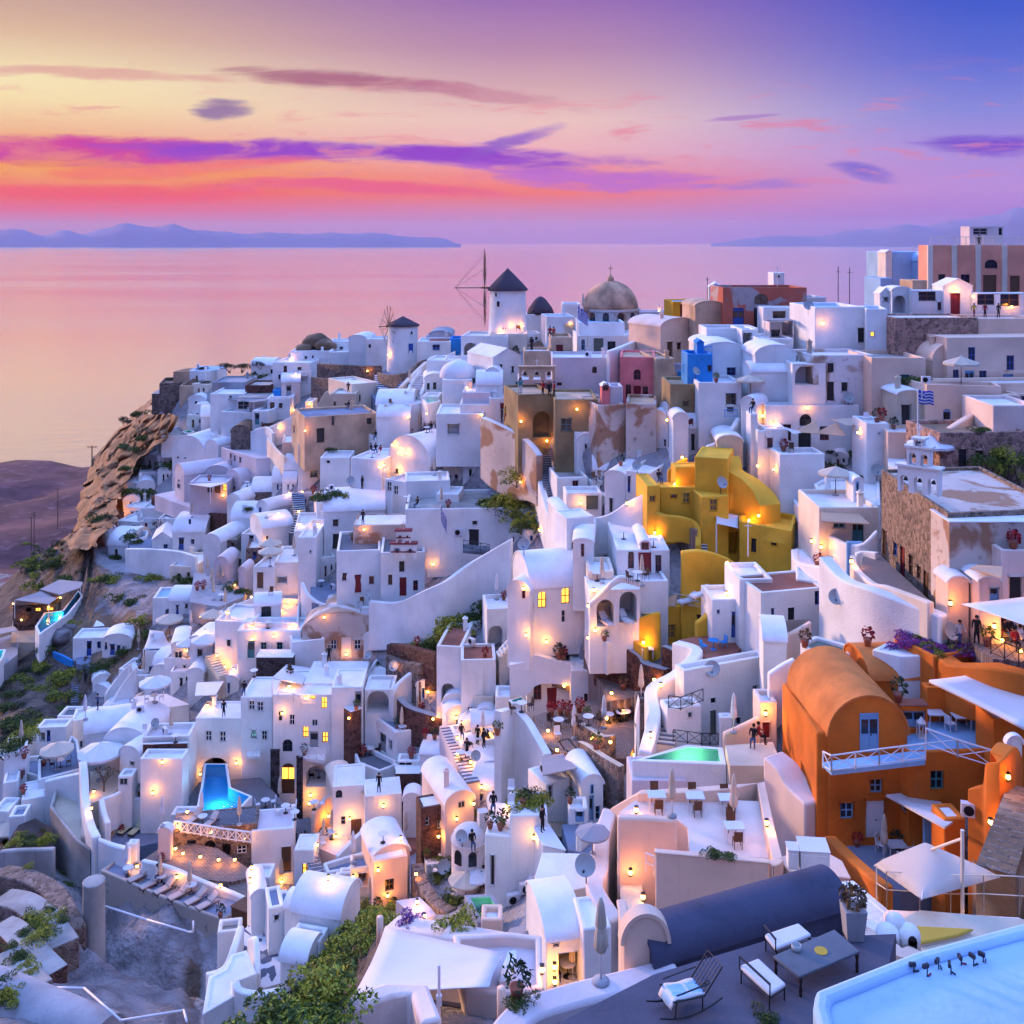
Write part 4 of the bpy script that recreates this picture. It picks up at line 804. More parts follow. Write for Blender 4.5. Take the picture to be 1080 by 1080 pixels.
V('plain tan parapet block on top of the dark stone wall',235,440,492,400,th=-4,L=10,roof='flat',m='tan',par=.5,floor='tan',name='ruined_tower',cat='ruin')
V('low tan stone ruin with grass at the cliff edge',108,238,440,385,th=-12,L=9,roof='flat',m='stone',par=.5,floor='rock',name='ruined_tower',cat='ruin',D=203)
V('square tan castle stump topped with dry grass',195,300,400,318,th=8,L=6,roof='flat',m='tan',par=0,floor='rock',name='ruined_tower',cat='ruin',D=206)
v('flat grey concrete house',440,652,455,378,th=0,L=9,roof='flat',m='grey',floor='grey',par=.3)
v('dark brown brick house',650,812,470,398,th=0,L=7,roof='flat',m='redstone',floor='concrete',par=.3)
v('low white house with pale blue roof',300,475,356,305,th=0,L=7,roof='flat',floor='lightblue',par=0,D=207)
b('dark red earth terrace',[(303,352),(420,350),(495,372),(440,400),(303,395)],402,m='redstone',floor='terracotta',par=.3,D=204)
v('rounded white house with small arched door',688,830,378,275,th=5,L=6,roof='vaultx',r=.4,ops=[('wk',712,320,16,20),('dk',820,330,18,66)],D=203)
v('long white house with two brown windows',825,1065,350,255,th=4,L=8,roof='flat',ops=[('wn',905,295,24,42),('wn',995,292,26,20),('dk',868,345,14,30)])
v('white rooftop house with stepped parapet',925,1090,252,195,th=0,L=9,roof='flat',D=205,ops=[('wk',975,240,12,14),('wk',1040,240,26,14)])
v('white blocky house under the boulders',940,1100,300,245,th=-6,L=7,roof='flat',D=202)
v('big plain white house with terrace',430,640,590,452,th=0,L=9,roof='flat',floor='roof',ops=[('wk',560,470,14,14)])
v('white house below a slatted pergola',600,785,560,480,th=0,L=6,roof='flat',floor='concrete',par=0,ops=[('wg',640,525,70,50)])
panel('grey slatted pergola over a white terrace',[(520,482,183),(705,505,176),(800,490,177),(640,462,186)],0,m='canvasgrey',posts=2)
v('white vaulted cave house',370,690,680,600,th=-15,L=8,roof='vaultx',r=.35)
v('small white cube house',500,700,640,570,th=12,L=5,roof='flat')
b('white terrace house with turquoise plunge pool',[(108,700),(140,665),(370,640),(400,680),(290,715),(120,715)],735,floor='concrete',par=.6); POOL('small glowing turquoise plunge pool on the cliff terrace',[(250,690),(300,678),(335,690),(290,706)],710,D=188,power=150,floor='poolgreen')
b('white terrace house open below',[(170,725),(240,725),(320,740),(260,775),(215,780)],800,m='white',floor='dark',par=.5)
b('white round-cornered terrace with brown floor',[(405,695),(575,655),(578,685),(515,720),(408,705)],770,floor='redstone',par=.7,ops=[('wk',482,748,26,6)])
v('bright blue painted shed',370,402,770,735,L=3,roof='flat',m='blue')
V('lumpy bright white cave house pierced by many little holes',190,400,940,850,th=18,L=9,roof='vault',r=1.0,ops=[('wk',300,885,12,12),('wk',225,855,12,12),('wk',272,858,12,10),('wk',362,885,12,10),('wk',364,925,14,12),('wk',250,930,12,12),('wk',395,905,14,12)]); lm(300,880,'the white house with holes')
v('white curved stair house',400,480,900,790,th=30,L=8,roof='vault',r=.7)
v('low brown domed cave house',560,680,760,700,th=0,L=6,roof='vault',m='stone',floor='rock',r=.8)
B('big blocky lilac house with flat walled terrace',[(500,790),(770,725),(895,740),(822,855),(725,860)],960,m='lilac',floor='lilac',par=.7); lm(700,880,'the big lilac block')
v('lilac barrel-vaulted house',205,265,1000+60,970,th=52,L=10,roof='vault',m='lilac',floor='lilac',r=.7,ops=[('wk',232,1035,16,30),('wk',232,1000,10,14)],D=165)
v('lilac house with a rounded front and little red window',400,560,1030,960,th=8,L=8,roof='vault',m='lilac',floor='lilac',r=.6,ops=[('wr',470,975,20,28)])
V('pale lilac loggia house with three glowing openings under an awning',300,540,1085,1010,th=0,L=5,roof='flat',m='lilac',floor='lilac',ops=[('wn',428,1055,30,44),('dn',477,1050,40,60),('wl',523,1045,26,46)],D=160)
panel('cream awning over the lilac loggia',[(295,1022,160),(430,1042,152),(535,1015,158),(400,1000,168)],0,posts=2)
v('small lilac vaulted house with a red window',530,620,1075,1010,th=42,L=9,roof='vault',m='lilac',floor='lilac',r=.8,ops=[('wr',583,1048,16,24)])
# tan stepped houses
B('tan block house with two white shuttered windows',[(945,590),(1080,565),(1250,640),(1022,630)],765,m='tan',floor='grey',par=.3,ops=[('ww',966,680,26,52),('ww',1000,700,18,52)]); lm(990,680,'the tan block house')
v('peach lower house beside narrow steps',885,990,885,760,th=-10,L=7,roof='flat',m='peach',ops=[('dn',972,830,14,84)])
v('white cube with blue-framed glass',985,1085,1000,770,th=-4,L=7,roof='flat',ops=[('wt',1065,910,30,80),('wt',1068,945,26,50)])
v('red-brown walled terrace with lamp',755,940,700,640,th=-15,L=6,roof='flat',m='redstone',floor='brownfloor')
wl('sloping white parapet wall',[(752,680,705),(850,640,690),(945,595,650)])
wl('white curved garden wall',[(690,690,760),(730,672,755),(790,660,740),(830,700,770)])
wl('white roadside wall by the steps',[(795,725,820),(850,800,880),(905,850,940)],m='cream')
v('white stepped house with balcony',695,790,650,560,th=10,L=6,roof='flat'); v('white house with terracotta steps',790,935,580,480,th=-5,L=6,roof='flat',floor='terracotta')
v('white house with glowing blue courtyard',990,1075,385,310,th=-8,L=6,roof='flat',ops=[('na',1022,360,50,40,1.5)]); v('peach-lit white house with a sloping wall',880,1000,470,380,th=-10,L=6,roof='vaultx',r=.4,m='pinkw')
v('small blue water tank house',825,875,475,428,L=3,roof='flat',m='blue')
v('square white house',815,960,545,470,th=-8,L=6,roof='flat'); v('orange-lit niche house',1030,1080,545,500,L=4,roof='flat',m='cream')
tile(150,480,6)
v('white cave house with blue arched door',620,690,310,240,th=-10,L=8,roof='vault',m='stone',floor='white',r=.6,ops=[('dba',652,270,28,62)])
v('long white barrel roof house',690,850,285,235,th=-6,L=6,roof='vaultx',r=.5,m='stone')
v('white rounded chapel-like house',535,620,420,300,th=20,L=7,roof='vault',r=1.0)
v('small white house with domed roof',560,730,460,400,th=0,L=6,roof='vaultx',r=.5,ops=[('dk',600,440,36,30)])
v('white barrel house with two little windows',725,800,430,350,th=38,L=9,roof='vault',r=.9,ops=[('wb',748,350,12,40),('wk',775,385,14,30),('wb',740,415,26,40)])
v('white house with blue doors and lamp',625,720,575,500,th=8,L=5,roof='flat',ops=[('db',742,540,16,60),('dg',690,525,30,50)])
v('white block house with rounded roof',760,960,610,470,th=-30,L=6,roof='vaultx',r=.4,ops=[('wb',790,540,14,60)])
v('brown stone house with blue windows',505,600,665,540,th=-4,L=7,roof='flat',m='stone',floor='white',par=.4,ops=[('wb',537,615,14,42),('wb',593,615,24,56),('wk',570,560,20,10)])
v('stone outhouse with blue door',655,760,680,590,th=-8,L=6,roof='flat',m='stone',floor='white',ops=[('db',712,635,24,50)])
v('tall white arched passage house',385,495,695,560,th=15,L=8,roof='vault',r=.9,ops=[('naa',458,620,62,120,2)])
V('long white house with tall blue double doors facing the cliff',190,400,600,490,th=-4,L=9,roof='vaultx',r=.35,ops=[('db',247,560,36,80),('wb',320,547,22,32),('wb',302,420,16,32)]); lm(300,540,'the cliff-top blue-door house')
v('small white gabled house with a blue window',62,190,590,535,th=-12,L=6,roof='gable',r=.7,ops=[('wb',148,577,26,28)])
v('low white flat house',100,310,430,400,th=0,L=7,roof='flat'); v('white long terrace block',0,250,375,335,th=-6,L=8,roof='flat')
slab('pavement',[(0,520),(110,500),(100,590),(-80,590),(-90,560)],'bluegrey');
wl('long white parapet wall at the cliff edge',[(-100,590,660),(0,590,690),(120,595,705),(250,610,710),(345,640,712)],t=.5)
b('white terrace with planters',[(-95,500),(-20,470),(40,480),(30,510),(-40,535),(-95,530)],560,floor='bluegrey',par=.8)
wl('dark red stone terrace wall',[(62,258,300),(180,285,335),(300,320,365),(362,330,370)],m='redstone'); wl('short dark red stone wall',[(348,365,430),(440,365,430),(535,370,430)],m='redstone')
slab('terrace',[(80,250),(200,225),(330,260),(520,300),(540,350),(360,350),(180,290)],'lilac')
V('small white chapel with a dark arched window on the lamplit terrace',708,880,1065,960,th=-12,L=5,roof='vaultx',r=.45,ops=[('wka',785,985,62,70),('wl',880,945,26,50)]); lm(790,980,'the lamplit terrace chapel')
v('white two-level house with glowing niche',835,1005,840,680,th=-5,L=7,roof='flat',ops=[('na',885,790,60,40,1)])
v('white square house',700,840,850,710,th=8,L=6,roof='flat'); v('white corner house with small high window',985,1100,760,520,th=0,L=8,roof='flat',ops=[('wk',1065,610,10,16)])
b('lamplit walled terrace',[(485,985),(620,930),(700,900),(1000,905),(990,1060),(760,1060),(600,1040)],1085,floor='pinkw',par=.7)
v('small pointed white cave front',455,545,770,700,th=5,L=4,roof='vault',m='lilac',floor='lilac',r=1.2); v('small pointed cave front',608,655,780,740,th=5,L=3,roof='vault',m='lilac',floor='lilac',r=1.3)
V('white cliff cottage with an arched blue door and round gable',66,262,1055,905,th=-6,L=6,roof='flat',floor='bluewash',ops=[('dba',166,1000,42,58)]); lm(160,980,'the cottage with the round gable')
slab('pavement',[(330,740),(560,780),(700,800),(640,900),(480,960),(300,930)],'grey');
st('grey stone steps descending between white walls',1000,400,985,235,80,12,m='slate',nose='lightblue'); st('lower grey path steps',960,500,1000,410,70,6,m='slate');
tile(300,320,4)
def windmill(label,xc,yb,yt,w_,ycap,sailc,sl,roofm,D,ops=(),nm='windmill',ang=0,nsp=12,face=None,bow=1.8):
 x,Yb,Yt=tx(xc),ty(yb),ty(yt); N=P(x,Yb,D); r=w_/_T[2]*D/F/2; h=(Yb-Yt)*D/F; hc=(Yt-ty(ycap))*D/F; root=empty(nm,N,label,'windmill'); bm=bmesh.new(); lathe(bm,[(r*1.06,-3),(r*1.05,0),(r*1.0,h*.5),(r*.97,h)],36); meshobj('wall',bm,'white',root,smooth=True).data.set_sharp_from_angle(angle=R(50))
 bm=bmesh.new(); lathe(bm,[(r*1.1,h-.1),(r*1.1,h+.1),(r*.75,h+hc*.38),(r*.38,h+hc*.72),(r*.1,h+hc*.96),(.04,h+hc*1.05)],36); meshobj('roof',bm,roofm,root,smooth=True)
 for (code,ox,oy,ww,hh) in ops:
  X_,Y_=tx(ox),ty(oy); dx_=(X_-x)*D/F; th=math.asin(max(-.95,min(.95,dx_/r))); a=th-math.pi/2; zz=(Yb-Y_)*D/F; bmm=bmesh.new(); wm,hm=ww/_T[2]*D/F,hh/_T[2]*D/F; c=(r*1.0*math.cos(a),r*1.0*math.sin(a),zz); box(bmm,c,(.16,wm,hm),a); ob=meshobj('door' if code[0]=='d' else 'window',bmm,{'k':'glass','b':'pb','n':'pn','l':'lit'}[code[1]],root)
  fb=bmesh.new()
  for s_ in (-1,1):
   tdir=Vector((-math.sin(a),math.cos(a),0)); cc=Vector(c)+tdir*s_*(wm/2+.05); box(fb,cc,(.22,.1,hm+.2),a); box(fb,Vector(c)+Vector((0,0,s_*(hm/2+.05))),(.22,wm,.1),a)
  meshobj('frame',fb,'white',ob)
 # rotor on the left side, facing away to the left
 hx,hy=tx(sailc[0]),ty(sailc[1]); Hc=P(hx,hy,D)-N; ax=Vector((math.cos(face),math.sin(face),0)); hub=Vector((Hc.x,0,Hc.z)) ; bm=bmesh.new(); tube(bm,Vector((0,0,Hc.z)),hub+ax*.5,.14); meshobj('axle',bm,'wood',root); u=Vector((-ax.y,ax.x,0)); Ls=sl/_T[2]*D/F
 for k in range(nsp):
  a=ang+2*math.pi*k/nsp; d=(u*math.cos(a)+Vector((0,0,1))*math.sin(a)); bm=bmesh.new(); tube(bm,hub,hub+d*Ls,.075,.045,6); meshobj('sail_spar',bm,'wood',root)
 bm=bmesh.new(); q=[hub+(u*math.cos(ang+2*math.pi*k/nsp)+Vector((0,0,1))*math.sin(ang+2*math.pi*k/nsp))*Ls*.97 for k in range(nsp)]
 for i in range(nsp): tube(bm,q[i],q[(i+1)%nsp],.015,n=4); tube(bm,q[i],hub+ax*(bow-.1),.012,n=4)
 tube(bm,hub,hub+ax*bow,.07); meshobj('rigging',bm,'wood',root)
windmill('small white windmill with grey cone cap and bare spoked sails',500,212,92,128,55,(440,97),88,'thatch',178,[('dba',537,185,22,40)[:1]+(537,185,22,42),('wk',540,120,10,12)],face=R(205),ang=.25); lm(500,150,'the small windmill')
v('white house with a dark blue arched window',560,700,200,160,th=0,L=7,roof='flat',ops=[('db',640,185,30,24)]); v('dark red-roofed bar house',605,695,200,165,th=0,L=6,roof='flat',floor='terracotta',ops=[('db',625,185,20,20)],par=0)
V('small pale dome house on the skyline',610,700,165,135,th=0,L=9,roof='dome',rise=.6 if False else .8,D=178) if False else v('low domed house on the skyline',605,705,158,140,th=0,L=9,roof='vault',r=.45,D=176,m='lilac',floor='grey')
v('bright blue house',696,745,188,148,th=0,L=5,roof='flat',m='blue',floor='blue',D=168)
v('white twin-arched terrace house',745,940,215,138,th=6,L=8,roof='flat',ops=[('nka',785,192,58,52,2.5),('nka',848,195,60,50,2.5)],D=150)
v('small white house front',190,330,205,160,th=-4,L=6,roof='flat',ops=[('wk',240,188,14,12)]); v('white vaulted house on the skyline',270,345,180,150,th=6,L=7,roof='vault',r=.4,D=190); v('white house with narrow door',345,440,205,150,th=0,L=6,roof='flat',D=186,ops=[('wk',360,180,10,16)])
v('low white terrace block',140,340,255,205,th=-3,L=8,roof='flat'); v('white terrace house',25,190,245,200,th=0,L=7,roof='flat',ops=[('wk',90,228,12,12),('wk',120,225,10,12)])
wl('brown stone garden wall',[(140,252,300),(240,258,310),(330,262,300),(410,262,290)],m='stone'); wl('lower brown stone garden wall',[(115,310,350),(200,318,360),(300,320,355)],m='stone');
wl('curved tan retaining wall of the amphitheatre',[(398,290,330),(440,300,345),(520,290,335),(560,250,300),(600,235,280)],m='stone',t=.6); wl('smooth cream ramp wall',[(470,370,400),(500,340,385),(560,280,320),(620,225,260)],m='cream',t=.6)
st('broad white staircase rising to the windmills',550,368,625,225,62,16,m='lilac',nose='white'); st('blue-grey staircase beside the ramp',480,392,555,275,60,14,m='bluegrey',nose='skyblue'); st('blue-grey staircase by the tan curved wall',420,378,400,300,46,9,m='bluegrey')
wl('white stair side wall',[(520,375,400),(540,320,350),(600,240,275),(640,205,235)],t=.5); wl('white upper stair wall',[(575,380,400),(610,300,330),(640,250,280),(720,200,230)],t=.5,m='white')
slab('pavement',[(340,345),(440,350),(450,395),(380,405)],'bluegrey');
v('cream stepped house with terrace',285,395,420,340,th=-35,L=9,roof='flat',m='cream',ops=[('wk',315,400,12,30)]); v('grey-tan house with stepped gable',195,300,440,380,th=0,L=6,roof='flat',m='beige',ops=[('wn',268,430,30,18),('wk',212,422,12,16)])
wl('curving grey gable wall',[(140,430,475),(175,370,460),(200,390,450),(230,385,440)],m='beige')
B('long tan house with a blue-black door and slit windows',[(82,520),(180,470),(370,412),(385,430),(300,560)],588,m='tan',floor='grey',par=.3,ops=[('dk',152,556,32,60),('wk',204,495,12,38),('wk',357,496,22,26),('wk',186,565,10,20)]) if False else V('long tan house with a blue-black door and slit windows',85,392,590,480,th=-22,L=8,roof='flat',m='tan',floor='bluegrey',par=.35,ops=[('dk',152,556,32,60),('wk',204,495,12,38),('wk',357,496,22,26)],D=146); lm(250,500,'the long tan house')
v('smooth white rounded roof house',385,540,470,430,th=0,L=8,roof='vaultx',r=.4); v('white low vaulted house',390,530,520,480,th=0,L=7,roof='vaultx',r=.4)
# cluster x 580..980 y 170..480
v('white dome-roofed house',590,680,380,320,th=-6,L=6,roof='vault',r=.5,ops=[('wk',607,350,12,28),('wk',634,348,14,30)]); V('white house crowned by a broad dome',665,790,375,322,th=0,L=6,roof='dome',r=.8); lm(735,310,'the broad white dome')
v('white stepped cube',670,780,290,240,th=0,L=6,roof='flat'); v('white parapet house',600,680,300,240,th=5,L=7,roof='flat')
V('tall white house with a pointed gable and slim windows',880,1000,335,228,th=-28,L=8,roof='gable',r=.5,ops=[('wk',914,268,12,24),('wk',963,278,12,28),('wk',980,340,10,20)]); lm(935,250,'the tall gabled house')
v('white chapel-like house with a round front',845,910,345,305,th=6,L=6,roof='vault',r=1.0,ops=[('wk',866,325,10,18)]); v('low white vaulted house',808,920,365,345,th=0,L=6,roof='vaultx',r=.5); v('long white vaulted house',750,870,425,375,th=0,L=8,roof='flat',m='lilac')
v('cream boxy kitchen house',683,745,400,360,th=0,L=4,roof='flat',m='cream',D=140); v('pale terrace house with turquoise pool',580,650,420,392,th=4,L=4,roof='flat'); POOL('little turquoise rooftop pool',[(578,400),(635,392),(660,410),(600,424)],428,power=120,D=140)
V('wide white house with a glowing doorway below the diners',640,840,555,465,th=0,L=8,roof='flat',ops=[('nl',713,530,50,46,1.2)]); lm(740,500,'the wide glowing-door house')
v('white boxy house',740,870,455,425,th=0,L=7,roof='flat'); v('white house with red door and red hatch',865,980,465,400,th=-5,L=7,roof='flat',ops=[('dr',925,432,30,26)])
v('white slanted wall house',525,645,500,425,th=-40,L=8,roof='flat')
# diners' terrace
b('white dining terrace',[(350,545),(470,505),(620,500),(645,555),(520,575),(400,590)],620,floor='lilac',par=.2)
# the big barrel vault house
V('big white barrel-vaulted house with tall grey door and dark windows',440,615,745,690,th=38,L=15,roof='vault',r=.95,D=131,ops=[('dg',714,760,32,66),('wn',714,705,28,46),('wk',759,741,28,48),('wk',640,740,20,20)]); lm(640,640,'the big barrel-vaulted house')
V('white annex with small rounded roof and shuttered windows',425,515,865,755,th=34,L=8,roof='flat',D=128,ops=[('ww',442,772,20,40),('ww',470,788,20,38),('wg',545,795,30,24)]); v('white front extension',510,700,830,750,th=-6,L=5,roof='flat',D=124,ops=[('wt',680,832,60,30)])
v('white patio wall house with green pane',640,735,870,805,th=6,L=4,roof='flat',D=122)
# houses x60..330 y 570..760
v('white round-walled courtyard house',60,260,720,590,th=-5,L=9,roof='flat',floor='bluewash',par=1.0,ops=[('wk',183,668,14,14)]); v('white small block',150,275,700,650,th=0,L=5,roof='flat',ops=[('wk',185,668,14,12)]); v('white house with teal screen',70,150,745,680,th=-8,L=5,roof='flat',ops=[('wt',124,715,30,38)])
v('grey slatted pergola house',150,260,780,720,th=-5,L=5,roof='flat',m='cream',floor='concrete',par=0); v('tall white block below the diners',280,410,810,660,th=20,L=7,roof='flat'); v('white slab house by the awning',330,430,790,700,th=10,L=6,roof='flat');
V('white sloping-roof house with plain walls',165,425,1040,880,th=-8,L=9,roof='vaultx',r=.35,ops=[]); v('tall blank white house',40,180,1090,960,th=-8,L=9,roof='flat'); v('white angular wall house',135,270,900,840,th=-14,L=6,roof='flat')
# big white retaining wall with blue-grey door
V('long white retaining wall house with a dark door and small balcony',510,1075,1010,868,th=-3,L=9,roof='flat',floor='concrete',par=.5,D=117,ops=[('dk',799,990,44,78),('wk',803,925,20,18),('wn',737,968,24,24)]); lm(800,960,'the long white wall with the dark door')
# tan ruined bank behind chapel
V('peeling tan plaster bank wall behind the chapel',290,750,1040,935,th=-2,L=5,roof='flat',m='worn',floor='roof',par=.1,D=121)
# worn orange retaining wall
W('tall retaining wall with peeling orange plaster and white coping',[(838,478,650,124),(900,505,700,121),(980,545,735,118),(1040,590,740,115),(1078,640,760,113)],t=.8,m='worn',cap='white',name='retaining_wall'); lm(950,600,'the peeling orange wall')
# chapel with red belfry
tile(270,560,4)
V('white chapel with dark red doors and flat grey roof',340,525,280,85,th=-7,L=8,roof='flat',floor='slate',par=.35,D=117,ops=[('dr',430,222,28,78),('wr',373,193,20,34),('wr',487,207,20,34)]); lm(440,180,'the red-door chapel')
V('white chapel extension with tall red door and square windows',525,712,290,92,th=-5,L=7,roof='flat',floor='slate',par=.35,D=115,ops=[('dr',620,235,30,80),('wn',566,206,18,44),('wr',673,230,20,44),('wk',615,150,22,46)])
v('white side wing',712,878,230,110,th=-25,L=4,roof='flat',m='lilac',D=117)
slab('courtyard',[(228,215),(340,215),(600,290),(480,330),(235,305)],'bluegrey')
wl('sweeping white garden wall',[(482,292,410),(600,298,400),(720,245,370),(800,208,330),(880,150,270),(960,100,240),(1080,30,200)],t=.6)
wl('white courtyard parapet',[(195,215,310),(225,270,330),(300,310,345),(480,318,350)],t=.5)
def belfry(label,x,yb,w_,rows,m='white',trim='pr',D=None,t=.7,rz=0,bell='metal'):
 """tiered bell wall: rows = [(width px, height px, n arches)]"""
 X_,Y_=tx(x),ty(yb); D=D or Dm(X_,Y_); k=D/F/_T[2]; N=P(X_,Y_,D); root=empty('belfry',N,label,'belfry',rz=rz); z=0
 for (wpx,hpx,na) in rows:
  W_=wpx*k; H_=hpx*k; bm=bmesh.new(); a=W_/na
  if na==0.5: na=1
  n=int(na); a=W_/n; foot=[Vector((-W_/2,-t/2)),Vector((W_/2,-t/2)),Vector((W_/2,t/2)),Vector((-W_/2,t/2))]
  rad=a*.30; zc=H_*.5
  # build as solid with arches: pieces per bay
  for f_,s_ in ((-t/2,1),(t/2,-1)):
   for i in range(n):
    x0=-W_/2+i*a; cx=x0+a/2; arc=[(cx+rad*math.cos(math.pi*q/10),zc+rad*math.sin(math.pi*q/10)) for q in range(11)]
    L_=[(x0,0),(cx-rad,0)]+[(cx-rad,zc)]+list(reversed(arc[5:10]))[0:0]
    pl=[(x0,0),(cx-rad,0)]+[p for p in reversed(arc[5:])]+[(cx,H_),(x0,H_)]; pr=[(cx+rad,0),(x0+a,0),(x0+a,H_),(cx,H_)]+[p for p in reversed(arc[:6])]
    for pts in (pl,pr):
     vs=[(px_,f_,pz_) for px_,pz_ in pts]; ngon(bm,vs if s_>0 else vs[::-1])
  for i in range(n):
   x0=-W_/2+i*a; cx=x0+a/2; pts=[(cx+rad,0)]+[(cx+rad*math.cos(math.pi*q/10),zc+rad*math.sin(math.pi*q/10)) for q in range(11)]+[(cx-rad,0)]
   for p,q in zip(pts,pts[1:]): quad(bm,(p[0],-t/2,p[1]),(q[0],-t/2,q[1]),(q[0],t/2,q[1]),(p[0],t/2,p[1]))
  for sx in (-1,1): quad(bm,(sx*W_/2,-t/2,0),(sx*W_/2,t/2,0),(sx*W_/2,t/2,H_),(sx*W_/2,-t/2,H_))
  quad(bm,(-W_/2,-t/2,H_),(W_/2,-t/2,H_),(W_/2,t/2,H_),(-W_/2,t/2,H_)); bmesh.ops.translate(bm,verts=bm.verts,vec=(0,0,z)); bmesh.ops.remove_doubles(bm,verts=bm.verts,dist=.002); meshobj('tier',bm,m,root)
  bm=bmesh.new(); box(bm,(0,0,z+H_+.06),(W_+.3,t+.25,.14)); box(bm,(0,-t/2-.06,z+zc-.05),(W_*.98,.08,.12)) if trim=='pr' else None; meshobj('cornice',bm,trim,root)
  for i in range(n):
   cx=-W_/2+(i+.5)*a; bm=bmesh.new(); lathe(bm,[(rad*.6,zc-rad*.5),(rad*.45,zc),(rad*.2,zc+rad*.4)],10,(cx,0,z)); meshobj('bell',bm,bell,root,smooth=True)
  z+=H_+.13
 bm=bmesh.new(); tube(bm,(0,0,z),(0,0,z+.9),.04); tube(bm,(-.25,0,z+.6),(.25,0,z+.6),.04); meshobj('cross',bm,'whitemetal',root); return root
belfry('white two-tier chapel belfry trimmed in dark red',623,112,108,[(108,60,2),(62,50,2)],D=113.5); lm(623,60,'the red-trimmed belfry')
flag('Greek flag hanging limp on a thin pole by the chapel',778,100,-110,D=113,drop=.8,fl=(1.6,1.5))
rail('dark balcony railing in front of the grey-blue door',[(875,72,113.5),(985,92,112)],D=113,style='x',m='metal',h=.9)
slab('balcony',[(872,55),(985,65),(985,92),(872,82)],'slate',D=112,th=.3)
tile(470,240,4)
windmill('tall white windmill with dark thatched cone and bare wooden sails',262,455,262,155,175,(165,254),165,'thatch',157,[('wk',215,280,10,16),('wk',224,318,14,22),('wn',248,430,14,28),('dn',305,425,22,36)],face=R(184),ang=.05,bow=4.6); lm(262,330,'the tall windmill')
v('terrace base wall under the windmill',185,345,470,448,th=0,L=7,roof='flat',m='cream',D=152,found=2)
def cone(label,xc,yb,yt,w_,D,m='thatch'):
 N=P(tx(xc),ty(yb),D); r=w_/_T[2]*D/F/2; h=(yb-yt)/_T[2]*D/F; root=empty('thatched_mill',N,label,'windmill'); bm=bmesh.new(); lathe(bm,[(r*.9,-4),(r*.9,0)],28); meshobj('wall',bm,'white',root,smooth=True); bm=bmesh.new(); lathe(bm,[(r,0),(r*.85,h*.35),(r*.4,h*.85),(r*.15,h),(.05,h*1.03)],28); meshobj('roof',bm,m,root,smooth=True)
cone('squat round mill with purple thatched cap beside the tall windmill',400,365,292,118,162);
v('long low white building behind the windmill',340,440,410,366,th=0,L=6,roof='flat',D=160)
def church_dome(label,xc,ybase,ydrum,ytop_,w_,D):
 N=P(tx(xc),ty(ybase),D); k=D/F/_T[2]; r=w_*k/2; hd=(ybase-ydrum)*k; h=(ydrum-ytop_)*k; root=empty('domed_church',N,label,'church'); bm=bmesh.new(); lathe(bm,[(r*1.0,-4),(r*1.0,hd),(r*1.06,hd+.05),(r*1.06,hd+.35)],32); meshobj('wall',bm,'worn',root,smooth=False)
 bm=bmesh.new(); lathe(bm,[(r*.99,hd+.3)]+[(r*.99*math.cos(t*math.pi/24),hd+.3+h*math.sin(t*math.pi/24)) for t in range(1,12)],40); lathe(bm,[(.5,hd+h*.97),(.5,hd+h+.6),(.1,hd+h+1.2)],10); tube(bm,(0,0,hd+h+1),(0,0,hd+h+2.6),.05); tube(bm,(-.4,0,hd+h+2.1),(.4,0,hd+h+2.1),.05); meshobj('roof',bm,'domebrown',root,smooth=True)
 for i in range(12):
  a=2*math.pi*(i+.5)/12; bm=bmesh.new(); c=Vector((r*math.cos(a),r*math.sin(a),hd*.45)); box(bm,c,(.12,.9,hd*.5),a); tube(bm,c+Vector((-.055*math.cos(a),-.055*math.sin(a),hd*.25)),c+Vector((.055*math.cos(a),.055*math.sin(a),hd*.25)),.45,n=16); meshobj('window',bm,'glass',root)
church_dome('church with a big brown dome over a peeling peach drum',696,402,350,232,235,150); lm(696,320,'the brown church dome')
v('blue-roofed white house with flagpole',560,755,475,400,th=0,L=8,roof='flat',floor='lightblue',D=140,ops=[('wba',580,492-0,16,20)])
V('white house with green double doors and blue window beneath the dome',560,840,545,455,th=-2,L=8,roof='flat',floor='roof',D=137,ops=[('dm',645,500,42,66),('wsa',580,494,16,46),('wk',700,498,34,36)]); lm(645,500,'the green double-door house')
v('small white shed with dark green door',800,845,532,470,th=0,L=5,roof='flat',D=136,ops=[('dm',822,500,36,58)])
b('white sloped wall house',[(680,545),(720,515),(800,480),(805,530),(735,590)],640,D=130) if False else wl('white sloping wall',[(685,520,660),(740,500,640),(800,475,560)],t=.6)
V('lilac house with a small dark arched window',450,735,700,548,th=0,L=7,roof='flat',m='lilac',D=125,ops=[('wka',628,600,20,28),('wr',480,660,20,14)]); lm(600,600,'the lilac arched-window house')
V('plain tan house block on the ridge',442,535,560,462,th=0,L=6,roof='flat',m='tan',floor='tan',D=133); v('long tan low block',330,442,565,520,th=0,L=5,roof='flat',m='tan',D=131)
v('white dome-topped house with glowing doorway',425,545,455,375,th=-6,L=6,roof='flat',D=148,ops=[('nl',520,430,36,50,.8)]); v('white square annex',495,570,372,322,th=0,L=5,roof='flat',D=158)
v('pale grey long house on the skyline',800,950,405,355,th=0,L=5,roof='flat',m='lilac',D=155); V('bright orange-yellow painted house on the skyline',958,1062,388,312,th=-3,L=6,roof='flat',m='goldwall',floor='bluewash',D=140,par=.2); lm(1000,350,'the orange skyline house')
belfry('tan bell wall with three arches and dark bells',385,640,150,[(150,52,3)],m='tan',trim='tan',D=124); v('lilac house with a wide arch below the bells',305,455,710,640,th=0,L=6,roof='flat',m='lilac',D=126,ops=[('na',412,685,70,60,1)])
flag('Greek flag flying beside the domed church',556,540,325,D=134,drop=.55,fl=(2.2,1.6))
tile(690,290,6)
